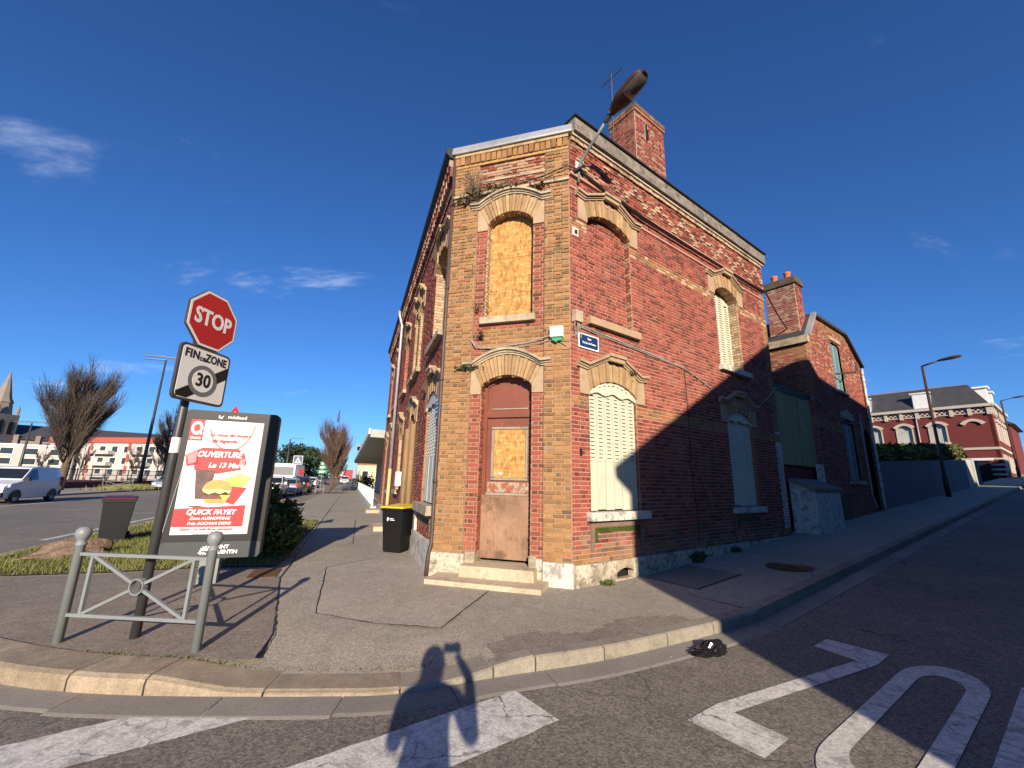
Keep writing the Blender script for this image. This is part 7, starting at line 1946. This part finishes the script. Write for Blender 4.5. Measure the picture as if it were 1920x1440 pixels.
mb = MB(); a_, b_2, c_, d_2 = [(*ST(s, t_), 7.7) for s, t_ in ((84.9, .7), (97, .7), (97, 9.1), (84.9, 9.1))]; ax = (*ST(91, 4.5), 10.2)
for p, q in ((a_, b_2), (b_2, c_), (c_, d_2), (d_2, a_)): mb.poly([p, q, ax])
part('roof', mb, TILE, fh, world=True)
Ff = Frame(ST(85, .8), Vector((eT.x, eT.y)), Vector((-eS.x, -eS.y))); face_windows(Ff, fh, 3, 2, 1.0, 2.5, 1.0, 1.2, 3.6, 1.7)
pl = thing('yellow_shrub', 'yellow green shrub in front of the far brick house', 'shrub', (*ST(66, 2.0), 0)); part('foliage', leaf_mb(900, lambda r: (r.gauss(0, .7), r.gauss(0, .7), abs(r.gauss(.9, .5))), .3, [(.2, .2, .03), (.12, .14, .03)], random.Random(4), 0), LEAF, pl); part('stem', MB().tube([(0, 0, 0), (0, 0, 1.2)], .04, 5), TWIG, pl)
hb = thing('hoarding', 'red and white hoarding at the far end of the street', 'sign', (*ST(118, -1.5), 0)); part('panel', MB().fbox(Frame(ST(118, -3.2), Vector((eT.x, eT.y)), Vector((-eS.x, -eS.y))), 0, 3.4, 1.2, 3.6, 0, .1), REDP, hb, world=True); part('print', MB().fbox(Frame(ST(118, -3.2), Vector((eT.x, eT.y)), Vector((-eS.x, -eS.y))), .1, 1.5, 1.4, 3.4, .1, .12), WHITE, hb, world=True); part('leg', MB().fbox(Frame(ST(118, -3.2), Vector((eT.x, eT.y)), Vector((-eS.x, -eS.y))), 1.6, 1.8, 0, 1.2, 0, .1), GREY_M, hb, world=True)
# ================================================================== THE PHOTOGRAPHER
person = thing('person', 'person in dark jacket behind the camera holding up a phone, casting the long shadow', 'person', (-.05, -.38, 0))
JACKET = mk('jacket_cloth', (.03, .032, .04), .9, var=((8, .2),)); SKIN = mk('skin', (.5, .3, .21), .55, var=((9, .06),)); TROU = mk('trouser_cloth', (.035, .045, .07), .9, var=((8, .2),)); HAIR = mk('hair', (.035, .022, .014), .8, var=((20, .3),)); SHOE = mk('shoe_leather', (.03, .025, .02), .6, var=())
def skinned(name, verts, edges, radii, mats, parent, root=0, sub=2, assign=None):
    me = bpy.data.meshes.new(name); me.from_pydata(verts, edges, [])
    o = bpy.data.objects.new(name, me); COL.objects.link(o)
    m = o.modifiers.new('s', 'SKIN'); sd = me.skin_vertices[0].data
    for i, r in enumerate(radii): sd[i].radius = r if isinstance(r, tuple) else (r, r); sd[i].use_root = (i == root)
    s = o.modifiers.new('u', 'SUBSURF'); s.levels = s.render_levels = sub
    dg = bpy.context.evaluated_depsgraph_get(); dg.update()
    m2_ = bpy.data.meshes.new_from_object(o.evaluated_get(dg)); bpy.data.objects.remove(o)
    m2_.materials.clear()
    for mt in mats: m2_.materials.append(mt)
    if assign:
        for p in m2_.polygons: p.material_index = assign(p.center)
    for p in m2_.polygons: p.use_smooth = True
    p_ = bpy.data.objects.new(name, m2_); COL.objects.link(p_); p_.parent = parent
    return p_
V = [(0, 0, .98), (0, 0, 1.12), (0, .0, 1.3), (0, .0, 1.44), (-.02, .02, 1.53), (-.02, .05, 1.6), (-.02, .05, 1.68),
     (-.2, .0, 1.43), (-.23, .12, 1.17), (-.16, .25, 1.37), (-.03, .33, 1.56),
     (.2, .0, 1.43), (.28, .12, 1.2), (.27, .27, 1.46), (.15, .33, 1.62),
     (-.1, 0, .92), (-.12, .02, .5), (-.12, -.02, .09), (-.13, .13, .05),
     (.1, 0, .92), (.13, .02, .5), (.14, -.02, .09), (.16, .13, .05)]
Ed = [(0, 1), (1, 2), (2, 3), (3, 4), (4, 5), (5, 6), (3, 7), (7, 8), (8, 9), (9, 10), (3, 11), (11, 12), (12, 13), (13, 14), (0, 15), (15, 16), (16, 17), (17, 18), (0, 19), (19, 20), (20, 21), (21, 22)]
Rd = [(.2, .14), (.175, .125), (.18, .125), (.14, .1), .06, .085, .095, .075, .055, .045, .03, .075, .055, .045, .03, .1, .068, .045, .04, .1, .068, .045, .04]
def asg(c):
    if c.z > 1.53 and abs(c.x) < .14 and c.y < .2: return 1
    if c.y > .29 and c.z > 1.4: return 1
    if c.z < .1: return 3
    return 2 if c.z < .93 else 0
body = skinned('body', V, Ed, Rd, [JACKET, SKIN, TROU, SHOE], person, 0, 2, asg)
mb = MB(); b_ = bmesh.new(); bmesh.ops.create_uvsphere(b_, u_segments=20, v_segments=14, radius=1)
for v in b_.verts:
    x, y, z = v.co
    if y > .35 and z < .5: y *= .45
    v.co = (x * .105 - .02, y * .12 + .035, z * .13 + 1.655 if z > -.3 else z * .09 + 1.643)
b_.verts.index_update(); mb.v = [tuple(v.co) for v in b_.verts]; mb.f = [tuple(v.index for v in f.verts) for f in b_.faces]; mb.c = [None] * len(mb.f); mb.m = [0] * len(mb.f); b_.free()
part('hair', mb, HAIR, person, smooth=True)
mb = MB()
mb.tube([(-.02, .135, 1.64), (-.02, .155, 1.61), (-.02, .14, 1.595)], [.008, .014, .01], 6)
for x in (-.055, .015): mb.tube([(x - .012, .135, 1.655), (x + .012, .135, 1.655)], .008, 6)
mb.tube([(-.045, .137, 1.565), (.005, .137, 1.565)], .006, 6)
for x in (-.115, .075): mb.tube([(x, .05, 1.67), (x, .06, 1.61)], [.012, .018], 6)
part('face', mb, SKIN, person, smooth=True)
for sx, hx in ((-1, -.03), (1, .15)):
    for k in range(4):
        z = 1.60 + k * .02 + (.035 if sx > 0 else -.02)
        Vv = [(hx, .33, z), (hx - sx * -.02, .365, z + .004), (hx - sx * .0, .385, z + .004), (hx - sx * .035, .385, z)]
        skinned('finger', Vv, [(0, 1), (1, 2), (2, 3)], [.009, .0085, .008, .007], [SKIN], person, 0, 1)
    zt_ = 1.585 if sx < 0 else 1.63
    skinned('thumb', [(hx, .325, zt_), (hx - sx * .02, .33, zt_ + .01), (hx - sx * .045, .34, zt_ + .03)], [(0, 1), (1, 2)], [.011, .01, .008], [SKIN], person, 0, 1)
ph = thing('phone', 'black smartphone held up in both hands of the photographer', 'phone', (.06, -.03, 1.66))
part('phone_body', MB().box(-.082, .082, -.008, .0, -.04, .04), BLACKP, ph); part('phone_screen', MB().box(-.076, .076, -.0095, -.008, -.035, .035), GLASS, ph)
print('objects', len(bpy.data.objects), 'tris', sum(len(o.data.polygons) for o in bpy.data.objects if o.type == 'MESH'))
